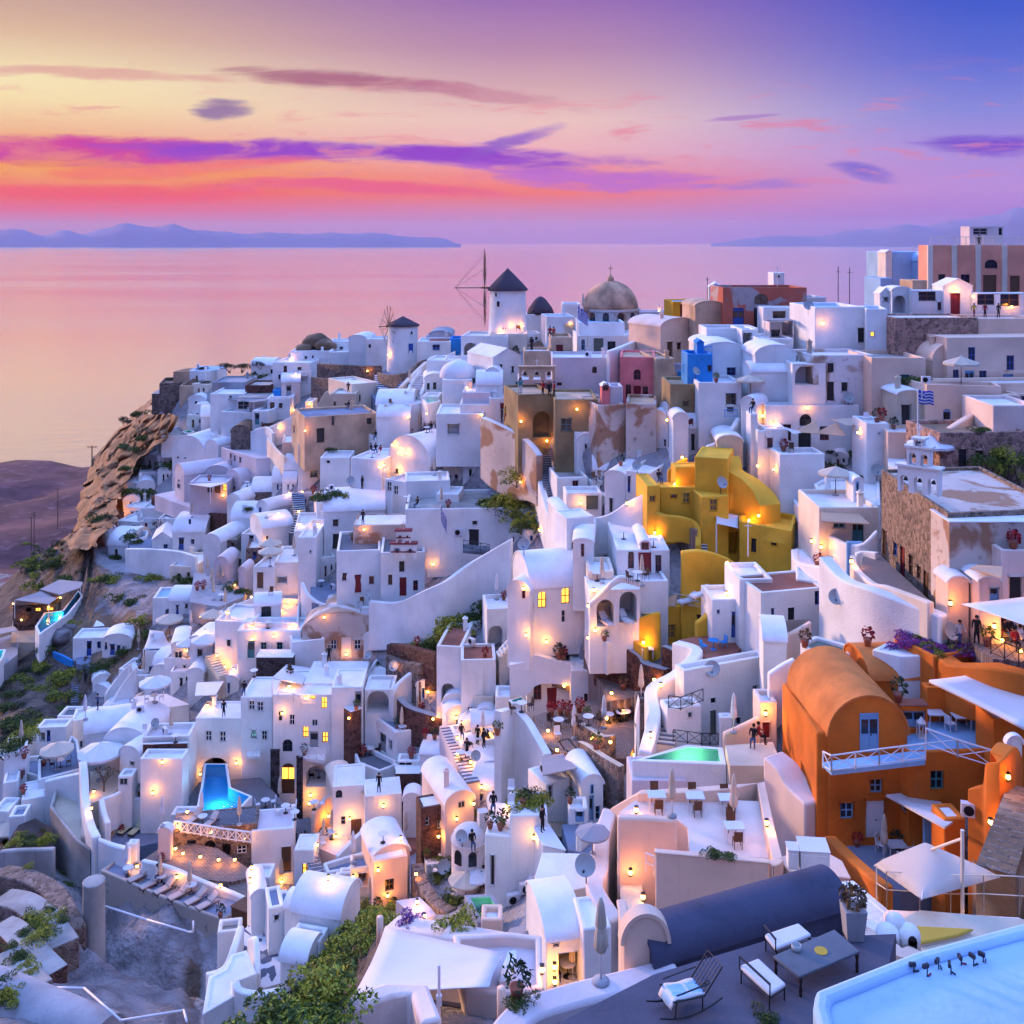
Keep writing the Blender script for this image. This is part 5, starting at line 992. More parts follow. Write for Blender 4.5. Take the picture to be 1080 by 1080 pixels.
V('peach barrel-vaulted house with smooth plain walls',42,278,530,330,th=-28,L=7,roof='vault',r=.35,m='peach',floor='pinkw',D=126); lm(150,400,'the peach vaulted house')
V('red ruined mansion with arched fanlight and peeling plaster',440,955,330,130,th=0,L=8,roof='vault',r=.0 if False else .36,m='red',floor='terracotta',D=124,ops=[('db',532,268,70,120),('dk',660,270,60,124),('wna',676,152,86,66)]) if False else V('red ruined mansion with arched fanlight and peeling plaster',435,965,330,40+40,th=0,L=8,roof='flat',m='red',floor='terracotta',par=.3,D=124,ops=[('db',532,268,70,118),('dk',660,270,60,122),('wna',676,152,86,66)]); lm(650,200,'the red ruined mansion')
v('sloping tan annex wall with ivy',260,440,330,200,th=-6,L=6,roof='vault',r=.35,m='tan',floor='tan',D=125)
v('white porch in front of the red mansion',690,890,335,205,th=0,L=3,roof='flat',D=119,ops=[('wn',790,252,80,48)])
v('small white gabled house with porch beams',345,430,170,80,th=10,L=6,roof='gable',r=.6,D=140,ops=[('wk',382,135,12,34)]); v('blue-walled terrace house',400,520,170,95,th=0,L=5,roof='flat',m='bluewash',floor='bluewash',D=142)
v('white water tank tower on the ridge',755,825,35,-15,th=0,L=3,roof='flat',D=132,ops=[('wk',785,8,18,16)]); v('grey rubble terrace',895,1090,240,140,th=0,L=6,roof='flat',m='wornwhite',floor='concrete',D=128)
V('long pale blue parapet house',330,660,420,335,th=0,L=5,roof='flat',floor='lilac',D=117); v('white wall with a peach-lit arched passage',555,655,500,345,th=0,L=6,roof='flat',D=114,ops=[('na',588,420,60,110,1.6)])
v('smooth white curving roof house',320,560,640,470,th=0,L=10,roof='vault',r=.35,D=110,ops=[('wb',487,610,56,52)]);
V('bright blue painted stair house with railings',210,370,670,500,th=0,L=4,roof='flat',m='blue',floor='blue',D=107,ops=[('wk',352,590,26,40)]); lm(300,560,'the bright blue stair house')
v('blue chimney turret',270,316,505,430,th=0,L=2,roof='gable',r=.7,m='blue',floor='blue',D=109); wl('low blue terrace wall',[(150,600,675),(215,610,680),(275,650,683)],m='blue'); wl('blue terrace parapet',[(370,640,672),(450,642,674),(522,640,674)],m='blue',t=.3)
rail('bright blue lattice railing on the terrace corner',[(132,615,110),(185,620,108)],m='blue',style='x'); rail('bright blue stair railing',[(215,575,109),(290,520,112)],m='blue',style='x'); rail('bright blue upper terrace railing',[(320,500,108),(366,500,108)],m='blue',style='x',h=.8)
v('white wall house with a shuttered window and blue balcony',280,555,850,680,th=0,L=6,roof='flat',D=104,ops=[('wn',485,785,66,76),('dn',480,850,40,30)]); rail('small bright blue balcony railing under the shuttered window',[(445,900,101),(525,900,101)],m='blue',style='x',h=.75)
V('rose red cube house with arched fanlight and dark red shutters',-234,-82,1,1) if False else None
V('stained brown block wall with small opening',100,278,860,690,th=0,L=6,roof='flat',m='olive',floor='tan',D=106,ops=[('wk',198,812,30,26)])
v('white house with pergola canopy',655,880,520,400,th=0,L=6,roof='flat',D=111); panel('dark blue canopy on wooden posts',[(700,285,113),(880,290,113),(860,272,117),(740,275,117)],0,m='canvasgrey',posts=2)
v('white wall with tan arch openings',730,880,405,300,th=0,L=3,roof='flat',m='pinkw',D=115,ops=[('na',843,335,70,90,1),('wk',765,368,60,44)])
v('white curving buttress wall house',640,900,640,510,th=0,L=6,roof='vault',r=.5,D=104); V('white house with a deep arched porch',875,1085,700,560,th=0,L=7,roof='flat',D=101,ops=[('naa',965,610,150,170,2.2)]); lm(960,610,'the deep arched porch')
v('white inner room wall with door',885,1000,695,610,th=0,L=1,roof='flat',D=100,ops=[('wk',962,683,26,26),('dn',1045,630,26,130)]) if False else None
st('peach staircase with white risers beside the pink wall',935,440,1045,260,56,12,m='peach',nose='white'); wl('peach stair wall',[(925,330,440),(980,290,390),(1045,240,330)],m='peach',t=.4)
# white house with arched end (x 545-..)
V('big white barrel-vaulted house with an arched fanlight door',640,1100,1000,845,th=0,L=9,roof='vaultx',r=.55,D=103,ops=[('wka',958,922,78,82),('dk',955,1030,84,140),('wr',728,1060,50,70),('wk',852,1020,28,70)]); lm(860,770,'the big fanlight house')
V('white rounded gable end wall with tiny windows',548,642,1010,830,th=35,L=3,roof='vault',r=1.1,D=100,ops=[('wn',600,905,12,40),('wn',592,968,14,36)])
v('low white box annex with red window',655,840,1110,985,th=-3,L=3,roof='flat',D=97,ops=[('wr',727,1060,48,70)]); v('white chimney block',610,655,1110,880,th=0,L=2,roof='flat',D=98)
tile(540,320,4)
V('rose red cube house with a peach side, arched fanlight and crimson shutters',455,605,425,228,th=7,L=8,roof='flat',m='rose',floor='tan',par=.3,D=116,ops=[('wra',528,300,30,44),('dr',528,385,30,74),('wr',491,370,22,56),('wr',563,380,22,60)]); lm(530,320,'the rose red cube house')
V('tan plastered side of the rose house',606,688,430,232,th=-6,L=8,roof='flat',m='tan',floor='tan',par=.3,D=115)
v('small pink booth with red window',378,412,428,350,th=0,L=2,roof='gable',r=.5,m='rose',D=111,ops=[('wr',396,352,24,30)]); v('pale grey terrace bay',412,468,432,350,th=0,L=3,roof='flat',m='lilac',D=111.5)
V('peeling tan retaining wall below the rose house',362,480,575,430,th=-14,L=7,roof='flat',m='worn',floor='tan',D=109); V('tall tan retaining wall with smooth plaster',480,610,575,425,th=8,L=7,roof='flat',m='worn',floor='tan',D=108)
V('olive brown house with a deep arched green door',25,178,570,385,th=-12,L=8,roof='flat',m='olive',floor='tan',par=.3,D=116,ops=[('naa',125,510,74,110,1.2),('wt',100,500,2,2)][:1]); lm(120,480,'the olive arched-door house')
V('olive brown house wing with grey-green shutters',180,362,590,405,th=0,L=8,roof='flat',m='olive',floor='tan',par=.3,D=112,ops=[('wt',229,511,44,54)])
slab('terrace',[(20,385),(180,370),(360,380),(365,405),(180,410),(30,395)],'tan',D=118)
V('white house with rounded gable, dark windows and long roof',550,675,705,530,th=28,L=7,roof='vault',r=1.1,D=108,ops=[('wn',594,560,20,48),('wn',646,588,12,30)]); lm(610,560,'the rounded gable house')
V('low white wing with dark doors under a long sloping roof',680,890,620,530,th=-4,L=7,roof='vaultx',r=.6,D=105,ops=[('dk',764,585,18,70),('wk',808,566,36,38),('wr',750,505,28,40)])
v('white tower with curved cap',680,745,640,490,th=0,L=3,roof='vault',r=.9,D=103); st('grey garden steps',875,620,940,520,40,9)
wl('white curved stair wall with pot',[(820,600,625),(880,575,600),(930,520,570),(955,480,540)],t=.5)
v('cream rounded oven house',865,975,640,585,th=5,L=5,roof='vault',r=.5,m='beige')
# small white labyrinth centre
v('flat white cube with small parapets',225,395,705,620,th=-8,L=6,roof='flat',D=112,ops=[('wg',376,680,34,48),('wk',292,660,10,6)]); v('white stepped house',190,320,800,735,th=-8,L=5,roof='flat',floor='concrete',D=108,ops=[('wr',267,760,24,28)])
v('long low white house with grey pane',330,540,650,585,th=0,L=8,roof='flat',D=114,ops=[('wk',437,690,20,10)]); v('white house beside the gabled tower',390,540,680,615,th=4,L=6,roof='flat',D=111)
v('tall narrow white house with dark blue door slit',480,585,870,715,th=26,L=6,roof='flat',D=101,ops=[('db',494,762,12,70)]) ; v('white vaulted house with blue-black door',390,480,880,735,th=24,L=8,roof='vault',r=.5,D=102.5,ops=[('dk',418,850,14,60),('dk',404,805,12,40)])
v('white low wall house with teal gate',230,380,880,800,th=-4,L=3,roof='flat',D=104,ops=[('dm',338,840,50,60)]); rail('black metal stair railing in the white labyrinth',[(325,740,107),(385,790,105)],m='metal')
rail('thin white roof railing',[(395,670,111),(480,690,109),(575,680,109)],r=.02); rail('white roof terrace railing by the gable house',[(555,650,109),(665,670,108)],r=.02)
wl('white wall along the stone steps',[(118,560,600),(145,620,690),(185,700,790),(200,800,880)],t=.6,m='cream'); st('long stone staircase between white walls',175,960,135,600,50,34,m='slate',nose='grey'); wl('white wall left of the stone steps',[(110,700,830),(135,800,900),(165,900,990)],t=.7)
wl('ochre wall by the lamp steps',[(100,545,600),(150,570,640),(190,610,680)],m='olive',t=.5)
tile(560,480,6)
v('small white vault with green arched recess',190,270,530,385,th=-10,L=6,roof='vault',r=.35,ops=[('nma',250,450,26,70,1)],D=97)
V('sprawling white roof house with a slanted wall',228,400,670,400,th=-20,L=3,roof='flat',floor='white',par=.1,D=94,ops=[]); v('white narrow bay with red shutter',265,395,700,555,th=6,L=7,roof='vault',r=.35,D=90,ops=[('wr',327,600,20,80)])
V('white house with crimson double doors, red shutters and arched fanlight',545,878,778,600,th=0,L=10,roof='flat',floor='roof',par=.12,D=88,ops=[('dr',720,700,82,172),('wr',633,660,38,116),('wr',806,690,38,118),('wr',556,630,14,100)]); lm(720,640,'the crimson double-door house')
v('small arched dormer with red fanlight',690,755,600,572,th=0,L=5,roof='vault',r=.9,D=88.1,found=.1,ops=[('wra',722,574,46,46)])
wl('thin cracked white parapet',[(400,395,480),(500,370,460),(620,290,420),(728,240,400)],t=.5)
V('white terrace block with two deep arched niches below the crimson doors',680,870,1045,795,th=-3,L=4,roof='flat',floor='lilac',par=.3,D=85.5); V('white arcade with sun chairs in its deep arches',372,690,1078,860,th=-3,L=5,roof='flat',D=84.5,ops=[('nka',615,950,110,220,3),('nka',470,1000,110,170,3)],floor='white',par=0); lm(600,960,'the white double arcade')
wl('sloping white stair parapet over the arcade',[(370,930,955,84),(450,850,875,84),(545,770,800,84),(600,765,795,84.3),(690,795,820,84)],t=.4,down=.2)
v('white porch with bright glowing arch',362,525,935,735,th=0,L=4,roof='flat',m='cream',D=87,ops=[('naa',440,855,140,150,1.3)])
V('long white vaulted house with two glowing arched windows',-5,365,1000,850,th=-14,L=9,roof='vaultx',r=.7,D=90,ops=[('wla',70,915,54,104),('wla',218,890,54,100),('wg',205,1020,24,76)]); lm(150,900,'the house with glowing arched windows')
V('white rounded gable front with three crimson openings',-150,-5,1080,880,th=26,L=3,roof='vault',r=.9,D=89.5,ops=[('wr',-45,880,20,50),('dr',-40,985,26,170),('wr',25,985,20,110)])
# ochre complex
V('ochre yellow house top block',985,1180,440,185-0,th=0,L=5,roof='flat',m='ochre',floor='ochre',D=97,par=.1) if False else None
tile(540,320,4)
V('tall ochre yellow cube at the top of the ochre house',770,912,740,655,th=18,L=5,roof='flat',m='ochre',floor='ochre',par=.08,D=93.5); lm(840,700,'the top ochre cube')
wl('ochre yellow shoulder wall stepping downhill',[(912,645,780),(940,700,860),(1000,740,900),(1055,790,920),(1090,850,940)],m='ochre',t=2.2);
V('ochre yellow house with small window and dark loggia',570,625,900,770,th=-5,L=5,roof='flat',m='ochre',floor='ochre',par=.08,D=93,ops=[('wy',592,824,24,26)]); V('ochre yellow loggia back wall with niches',625,785,890,775,th=0,L=2,roof='flat',m='ochre',floor='ochre',par=.08,D=94.5,ops=[('wk',682,812,26,14),('wy',735,820,30,44)])
V('ochre yellow middle block with shuttered recess',800,915,900,815,th=-8,L=5,roof='flat',m='ochre',floor='ochre',par=.08,D=92,ops=[('wy',850,850,30,50)]); wl('ochre yellow diagonal stair wall',[(655,705,740),(700,665,720),(740,650,700)],m='ochre',t=.5)
wl('ochre yellow curved terrace wall',[(570,860,930),(640,890,960),(720,900,960),(780,930,990),(785,1020,1060)],m='ochre',t=.5,down=1); slab('terrace',[(625,880),(780,880),(800,910),(780,960),(640,900)],'brownfloor',D=91.5)
B('large ochre yellow block with a small window',[(955,895),(1060,870),(1200,890),(1180,960),(960,920)],1110,m='ochre',floor='ochre',par=.5,D=88,ops=[('wk',1020,1020,24,60),('wk',1105,1015,24,12)]); V('ochre yellow upper mass behind the loggia',690,960,860,690,th=-4,L=2,roof='flat',m='ochre',floor='ochre',D=95.5,par=.1,ops=[('wy',735,800,30,44)]); V('ochre yellow mass joining the awning porch and the large block',915,1090,1000,800,th=0,L=3,roof='flat',m='ochre',floor='ochre',D=94,par=.1) ; lm(1060,980,'the large ochre block')
V('ochre yellow porch below the white awning',820,955,1040,930,th=0,L=4,roof='flat',m='ochre',floor='ochre',D=93,par=.05,ops=[('nk',900,1010,100,90,2)])
wl('ochre yellow lower garden wall',[(715,1045,1240),(800,1040,1230),(900,1070,1200),(975,1120,1180)],m='ochre',t=.6); st('dark stone steps between ochre walls',800,1060,795,930,50,12,m='slate')
sail('white triangular sail between ochre roofs',[(660,785,98),(875,765,98),(900,755,96)],sag=.2); sail('white square sail over the ochre porch',[(858,875,93),(955,895,93),(955,950,91),(862,930,91)],sag=.3,posts=(3,))
tile(540,560,4)
V('ochre yellow house with shutters under a lounger roof terrace',620,715,490,320,th=-4,L=6,roof='flat',m='ochre',floor='brownfloor',par=.3,D=86,ops=[('wy',668,424,40,60)]); V('ochre yellow side wing with a small window',715,830,450,310,th=8,L=6,roof='flat',m='ochre',floor='brownfloor',par=.3,D=85,ops=[('wy',790,368,20,34)]); lm(700,380,'the ochre lounger terrace')
wl('ochre yellow low terrace wall',[(480,405,450),(530,370,440),(600,345,420),(625,345,400)],m='ochre',t=.4); wl('ochre yellow patio front wall',[(480,440,480),(520,460,500),(570,490,520)],m='ochre',t=.4); V('ochre yellow back wall of the patio',480,620,470,380,th=0,L=1,roof='flat',m='ochre',D=87.5,par=.1)
sail('ochre canvas awning by the patio',[(550,340,87),(620,320,87),(620,355,85),(545,350,85)],m='canvasyellow',sag=.1); rail('tan lattice railing around the lounger terrace',[(685,310,85.2),(825,330,84.5)],m='beige',style='x',h=.9,st=1.2); sail('tan draped canvas on the ochre terrace corner',[(625,290,87),(700,265,88),(690,320,86),(640,320,86)],m='canvastan',sag=.2)
wl('ochre yellow wall above the blue patio',[(775,385,450),(830,340,420),(890,270,380),(960,200,300),(1000,150,240)],m='ochre',t=.5)
tile(880,220,5.4)
B('large coral pink mansion with white pilasters and roof balustrade',[(535,205),(1180,205),(1200,190),(560,190)],480,m='coral',D=122,par=.0,roof='flat',floor='cream') if False else V('large coral pink mansion with white pilasters and roof balustrade',535,1200,480,208,th=0,L=3,roof='flat',m='coral',floor='cream',par=.3,D=122,ops=[('dk',612,420,40,92),('wk',745,405,50,60),('wka',893,315,72,50),('dn',885,430,78,104),('dn',1028,432,56,100),('wk',590,400,10,60)][:5]); lm(850,300,'the coral pink mansion')
for i,xx in enumerate((545,682,818,968,1110)):
 bm=bmesh.new(); p=P(tx(xx),ty(345),121.9); box(bm,(0,0,0),(.6,.3,(480-208)/5.4*122/F)); o=meshobj('pilaster',bm,'cream',bevel=.03); o.location=p; o['label']='cream pilaster';
 m_=[q for q in COL.objects if q.get('label','').startswith('large coral pink mansion')][0]; o.parent=m_; o.location=p-m_.location; del o['label']
rail('white balustrade along the coral mansion roof',[(548,206,122.4),(1100,206,122.4)],m='cream',style='bal',h=.95)
v('glass rooftop cabin',770,962,160,105,th=4,L=3,roof='flat',m='lilac',floor='lilac',D=124,par=0,ops=[('wg',830,130,80,36),('wk',945,130,20,40)])
V('pale blue domed chapel house behind the coral mansion',330,560,440,245,th=0,L=10,roof='flat',m='bluewash',floor='bluewash',D=135); v('pale blue chapel vault',475,560,400,300,th=0,L=8,roof='vault',m='bluewash',floor='bluewash',D=133,r=1.2); v('low blue fence house',262,330,450,395,th=0,L=6,roof='flat',m='skyblue',floor='bluewash',D=131); v('cream sliver house',292,330,395,250,th=0,L=3,roof='gable',r=.6,m='cream',D=134)
V('white gatehouse with a red door under a bright lantern',620,790,616,440,th=0,L=3,roof='gable',r=.45,D=112.5,ops=[('dr',688,548,56,134)]); lm(690,520,'the red-door gatehouse')
v('white garden wall with lattice windows',440,620,612,465,th=0,L=2,roof='flat',D=113,ops=[('wn',528,498,98,54),('wr',600,555,26,46)]); v('white wall with fretwork panels',790,1100,640,480,th=-4,L=1.5,roof='flat',D=112,ops=[('wn',862,515,100,66),('wn',998,520,110,70),('wn',765,520,18,58)])
v('small white gabled arch gate',260,325,528,485,th=0,L=2,roof='gable',r=1.0,D=115,ops=[('nn',293,515,30,26,.6)]); v('white arched gateway',328,440,612,470,th=0,L=3,roof='vault',r=.4,D=114,ops=[('nka',370,545,74,100,1.5)]); v('tan house block behind the gateway',445,530,470,408,th=0,L=4,roof='flat',m='tan',D=118)
B('white terrace parapet block with ladder',[(0,560),(60,520),(350,540),(355,565),(300,572),(180,562)],840,m='white',floor='lightblue',D=107,ops=[]) if False else V('tall white plastered house with dark doorway and small lit window',-110,180,845,560,th=-4,L=8,roof='flat',floor='lightblue',D=108,ops=[('dk',152,720,40,84)]); V('white corner tower with a small orange window',180,300,845,572,th=14,L=6,roof='flat',floor='lightblue',D=106,ops=[('wl',216,715,22,26)]); lm(230,700,'the white corner tower')
V('long rubble stone retaining wall in pink and grey',345,820,860,622,th=-3,L=6,roof='flat',m='pinkstone',floor='cream',par=.2,D=104,name='retaining_wall',cat='wall'); lm(600,720,'the pink rubble wall'); v('smooth cream retaining wall',820,1200,740,625,th=-3,L=6,roof='flat',m='peach',D=105)
V('worn white plaster house base with dishes',-120,228,1100,835,th=-5,L=6,roof='flat',m='wornwhite',floor='roof',D=101); v('tall cream house',212,520,1110,850,th=0,L=7,roof='flat',m='peach',floor='concrete',D=99,ops=[('wsa',308,1040,32,70),('dt',402,990,52,90)])
V('peach house with a rounded end and blue windows and doors',640,1260,1080,735,th=-4,L=9,roof='flat',m='peach',floor='peach',par=.05,D=100,ops=[('wb',782,835,40,92),('wb',1002,878,44,84),('wb',692,955,34,76),('ds',770,970,54,96),('wb',846,967,42,90),('ds',990,1002,60,120)]); lm(900,900,'the peach house with blue windows')
# rounded end
v('peach quarter-round end of the blue-windowed house',560,760,1010,870,th=-4,L=8,roof='vault',r=.95,m='peach',floor='peach',D=100.6)
v('peach terrace parapet',520,1260,1130,1000,th=-6,L=4,roof='flat',m='peach',D=95); v('small grey garden shed',890,1010,730,675,th=0,L=3,roof='flat',m='beige',D=106)
tile(810,320,4)
V('white house with washing and a deep arch niche',-60,240,345,225,th=0,L=5,roof='flat',D=102,ops=[('naa',165,290,110,110,2)]) if False else None
v('smooth white house roof shoulder',-70,240,345,290,th=0,L=4,roof='vaultx',r=.4,D=103)
slab('terrace',[(80,600),(390,600),(410,660),(230,690),(60,640)],'brownfloor',D=98)
V('white house bay with red shutters on the cafe terrace',-10,85,690,530,th=0,L=5,roof='flat',D=97,ops=[('wr',8,588,24,44)]); v('long white wall above the cafe',-10,385,640,430,th=0,L=2,roof='flat',D=100.5,ops=[('dk',155,580,56,110),('wka',158,492,50,50),('wr',80,545,36,70),('wr',238,548,40,60),('nl',380,560,40,80,1)])
sail('tan triangular sail over the cafe',[(100,545,97),(205,492,98),(220,550,96)],m='canvastan',sag=.15); sail('second tan triangular sail over the cafe',[(190,550,97),(290,500,98),(330,560,96)],m='canvastan',sag=.15); sail('cream sail beside the tan sails',[(265,490,99),(398,480,98),(398,515,96),(330,515,96)],m='canvas',sag=.15); sail('thin white sail at the cafe corner',[(60,520,97),(150,545,97),(110,552,95)],sag=.1)
v('white cafe parapet block',50,240,770,635,th=-4,L=3,roof='flat',D=94); v('white square pillar house with potted rooftop',415,510,700,505,th=0,L=4,roof='flat',D=93,ops=[('wk',468,548,8,8)])
v('cream garden terrace wall',505,730,620,545,th=6,L=4,roof='flat',m='peach',D=91); v('rounded beige wall house with turquoise pool',545,660,520,385,th=0,L=6,roof='vault',r=.3,m='beige',D=95);
slab('terrace',[(440,440),(700,440),(760,520),(700,560),(480,520)],'grey',D=93); POOL('small glowing plunge pool by the Greek flag',[(590,495),(640,490),(690,505),(640,512)],548,D=90,rim='white',floor='poolgreen',power=120)
V('long peach sloping garden wall with blue arched gate',670,985,490,350,th=12,L=3,roof='flat',m='peach',D=92,ops=[('dsa',755,490,34,90)]); wl('long peach ramp wall',[(730,545,640),(800,500,620),(900,440,560),(990,385,500),(1060,385,480)],m='peach',t=.6); v('cream house with blue door at the frame edge',950,1150,540,430,th=0,L=6,roof='flat',m='pinkw',D=86,ops=[]); v('blue-doored corner house',1040,1150,440,380,th=0,L=5,roof='flat',m='peach',D=94,ops=[('db',1055,412,24,44),('db',1078,412,16,44)])
V('tan rubble bank with bushes',725,1100,720,545,th=-5,L=6,roof='flat',m='pinkstone',floor='rock',D=84); lm(850,590,'the tan rubble bank')
b('smooth white humped terrace',[(505,620),(620,610),(720,640),(900,660),(790,740),(700,740),(510,690)],760,D=84,par=0)
V('dark plaster church with flat roof and bell wall',475,762,1090,700,1,1) if False else None
# church : near corner at (762,880..) left face to (480,700)
def church():
 k=F; D=66.0; x,yt,yb=tx(760),ty(885),ty(1000); z1=HC-(yt-YH)/F*D; N=P(x,yt,D)
 def onz(px,py): d=(HC-z1)*F/(ty(py)-YH); return Vector(((tx(px)-540)/F*d,d))
 a=onz(760,885); bb=onz(478,700); dirr=(bb-a); c=onz(1250,865) ; c=a+(c-a); d=bb+(c-a)
 foot=[bb,a,c,d]; z0=z1-17; ops=[('dn',575,620,8,8)]
 tile(810,560,4); placed=place_ops(foot,z0,z1,[('wb',537,78,16,60),('dr',568,135,20,140),('wn',602,145,18,90),('ws',617,160,12,56),('wn',636,175,16,60),('dn',666,228,22,120),('dn',492,50,16,110)]); tile(810,320,4)
 org=Vector((a.x,a.y,z0+8)); root=empty('church',org,'dark grey-brown plastered church with white bell wall and small blue shutters','church'); finish_house(org,root,foot,z0,z1,placed,'churchwall','pink','worn',.25,0)
 for o in root.children:
  if o.name.startswith('wall'): o.data.materials[0]=MATS['churchwall']
 return root,z1,a,bb
_fh=finish_house
def finish_house(org,root,foot,z0,z1,placed,m,roof,floor,par,rise,profile_axis=None,bevel=.09): return _fh(org,root,foot,z0,z1,placed,m,'flat' if roof=='pink' else roof,floor,par,rise,bevel=bevel)
ch,zc,ca,cb_=church(); lm(600,850,'the dark church')
V('peach stained side wall of the church',766,1200,1150,925,th=0,L=3,roof='flat',m='worn',D=65.3,par=0,found=6)
bw=belfry('white church bell wall of stacked arches with a stepped top',640,800,150,[(170,110,3),(95,75,2),(38,26,1)],D=69,rz=R(-38),t=.7,trim='white'); lm(640,700,'the white bell wall')
flag('Greek flag flying on a tall white pole beside the bell wall',632,640,355,D=76,fl=(1.25,1.0),drop=.15)
b('white terrace house with parasol and blue door',[(195,760),(240,735),(470,730),(475,850),(240,855)],860,D=84,par=.3,floor='white',ops=[]); V('white house front with blue window and tan awning',215,470,1010,860,th=0,L=6,roof='flat',m='cream',D=82,ops=[('ws',300,937,50,22),('dt',378,955,50,100),('ws',212,890,16,40)]); lm(330,930,'the tan-awning house'); v('white patio wall with arched blue door',360,405,845,760,th=0,L=2,roof='vault',r=1.0,D=85,ops=[('dsa',376,780,14,60)])
panel('tan awning over a blue-doored patio',[(225,918,80),(430,930,80),(360,865,83),(222,860,83)],0,m='canvastan')
b('white curved terrace parapet house',[(80,790),(170,760),(180,840),(210,880),(195,930),(120,850)],960,D=86,floor='slate'); wl('white rounded patio wall',[(185,960,1010),(260,975,1040),(330,1010,1060),(400,1010,1060),(460,955,1030)],t=.4); v('blue gate panel',333,400,1070,1005,th=0,L=.3,roof='flat',m='skyblue',D=79)
wl('white block path wall',[(110,1035,1080),(130,1090,1130),(240,1110,1160)],t=.5)
tile(810,560,4)
V('white house with terracotta-paved roof and small blue shutters',-30,240,400,262,th=-14,L=6,roof='flat',floor='terracotta',par=.12,D=76,ops=[('wk',98,350,28,54),('wb',214,282,34,60),('wb',20,355,14,60)]); lm(100,230,'the terracotta roof house')
b('white stepped parapet block',[(115,70),(240,100),(245,220),(118,200)],330,D=78,par=.1);
W('great smooth white curving wall beside the church',[(240,105,330,74),(330,200,430,71),(440,240,470,68),(600,300,500,66),(750,355,470,64)],t=1.0,D=68,down=6); lm(520,350,'the great white curving wall'); wl('white curved path parapet',[(370,95,160),(400,85,150),(460,90,150)],t=.4); wl('pale path wall with square piers',[(360,100,190),(370,150,220),(440,215,270),(500,230,290),(600,265,310),(690,300,330)],t=.5,m='cream',D=None)
slab('path',[(400,110),(470,100),(690,300),(620,310),(440,230),(390,160)],'brownfloor');
b('white terrace with green floor',[(135,470),(200,440),(350,480),(350,520),(205,525)],560,D=66,floor='leafdark',par=.25) if False else b('white terrace with a small table',[(135,470),(200,440),(350,480),(350,520),(205,525)],560,D=66,floor='pm',par=.25)
v('cream stair pier house',-20,80,560,470,th=10,L=6,roof='vaultx',r=.3,D=70); wl('white swooping garden wall',[(0,600,700),(60,560,650),(110,535,610)],t=.5,D=68); wl('pink sloping parapet',[(-10,470,520),(90,430,480),(180,380,440)],m='peach',t=.5,D=72)
# orange house
OD=58.0
V('bright orange barrel-vaulted house with pale blue door and windows',255,590,1290,870,th=-3,L=14,roof='vault',r=.98,m='orange',floor='orangeroof',D=OD,found=6,ops=[('ds',425,850,78,165),('ws',455,1075,52,60),('dw',450,1215,80,165),('ws',332,1180,56,70)]); lm(420,900,'the orange house')
V('orange flank wall of the vaulted house',80,262,1290,860,th=14,L=1.5,roof='flat',m='orange',floor='orangeroof',D=58.4,par=0,ops=[('wwa',122,735,22,80)]) if False else wl('orange leaning side parapet',[(85,640,1000,66),(160,740,1100,62),(235,850,1290,58.2)],m='orange',t=.8,smooth=False,down=5)
V('orange rear house with a low barrel roof',430,830,760,632,th=-3,L=6,roof='vaultx',r=.55,m='orange',floor='orangeroof',D=63,ops=[]); V('orange block under the tiled terrace',590,1200,1290,935,th=-4,L=10,roof='flat',m='orange',floor='skyblue',par=.05,D=57.2,found=6,ops=[('wt',712,1050,56,80),('wg',566,1165,50,30),('ds',700,1265,80,100)]); lm(760,850,'the blue-floored terrace')
v('orange terrace back wall',670,1000,870,660,th=-3,L=1.5,roof='flat',m='orange',D=61,ops=[('dt',880,770,60,90),('ws',988,830,34,90)]); V('orange outhouse with a pale blue half door',560,675,835,740,th=0,L=1.6,roof='flat',m='orange',floor='terracotta',D=59.5,par=0,ops=[('ds',612,795,100,74)])
V('tall orange wall at the frame edge',950,1200,960,800,th=-3,L=4,roof='flat',m='orange',D=56.5,par=.2)
rail('white lattice balcony on the orange house',[(232,1000,56.2),(268,1018,55),(470,990,55.5),(664,965,56.4)],D=56,m='whitemetal',style='x',h=.9,st=1.3,r=.035); slab('balcony',[(230,975),(600,930),(664,930),(664,968),(268,1012)],'skyblue',D=55.2,th=.25); rail('white lattice terrace rail on the orange house',[(666,905,56.6),(800,955,55.6),(945,1000,54.8)],m='whitemetal',style='x',h=.95,st=1.3,r=.035)
sail('long cream pergola cover above the orange terrace',[(680,628,58),(1085,830,52.5),(1300,760,56),(960,585,62)],m='canvaswhite',sag=.1,thick=.15,name='awning')
W('flower-topped orange planter parapet',[(690,490,540,64),(790,560,600,61),(960,565,620,59),(1100,600,660,58)],t=1.2,m='orange',smooth=False);
V('orange parapet wall of the flower terrace',700,980,600,530,th=-20,L=5,roof='flat',m='orange',floor='darksoil',D=62,par=.1)
b('white terrace with pebble strip',[(440,500),(500,470),(700,510),(720,525),(560,530)],538,D=63,par=.1)
W('wavy orange stair wall',[(865,1080,1300,52),(940,1060,1300,51),(960,960,1260,50),(1010,900,1230,51),(1040,950,1200,52)],t=.8,m='orange',down=4); lm(960,1050,'the wavy orange stair wall')
V('white rounded gate pillar',1012,1075,1060,900,th=0,L=.5,roof='vault',r=1.0,m='white',D=52.5)
slab('terrace',[(830,420),(1100,330),(1160,560),(950,540),(880,500)],'brownfloor',D=60,th=3)
V('white low house with blue door near the church',890,985,330,215,th=0,L=4,roof='vault',r=.4,m='pinkw',D=63,ops=[('ds',955,265,40,54)]); V('cream stepped wall house with pots',985,1150,330,80,th=0,L=5,roof='flat',m='pinkw',D=64); v('peach wall nook',760,850,300,220,th=0,L=2,roof='vault',r=.6,m='peach',D=64)
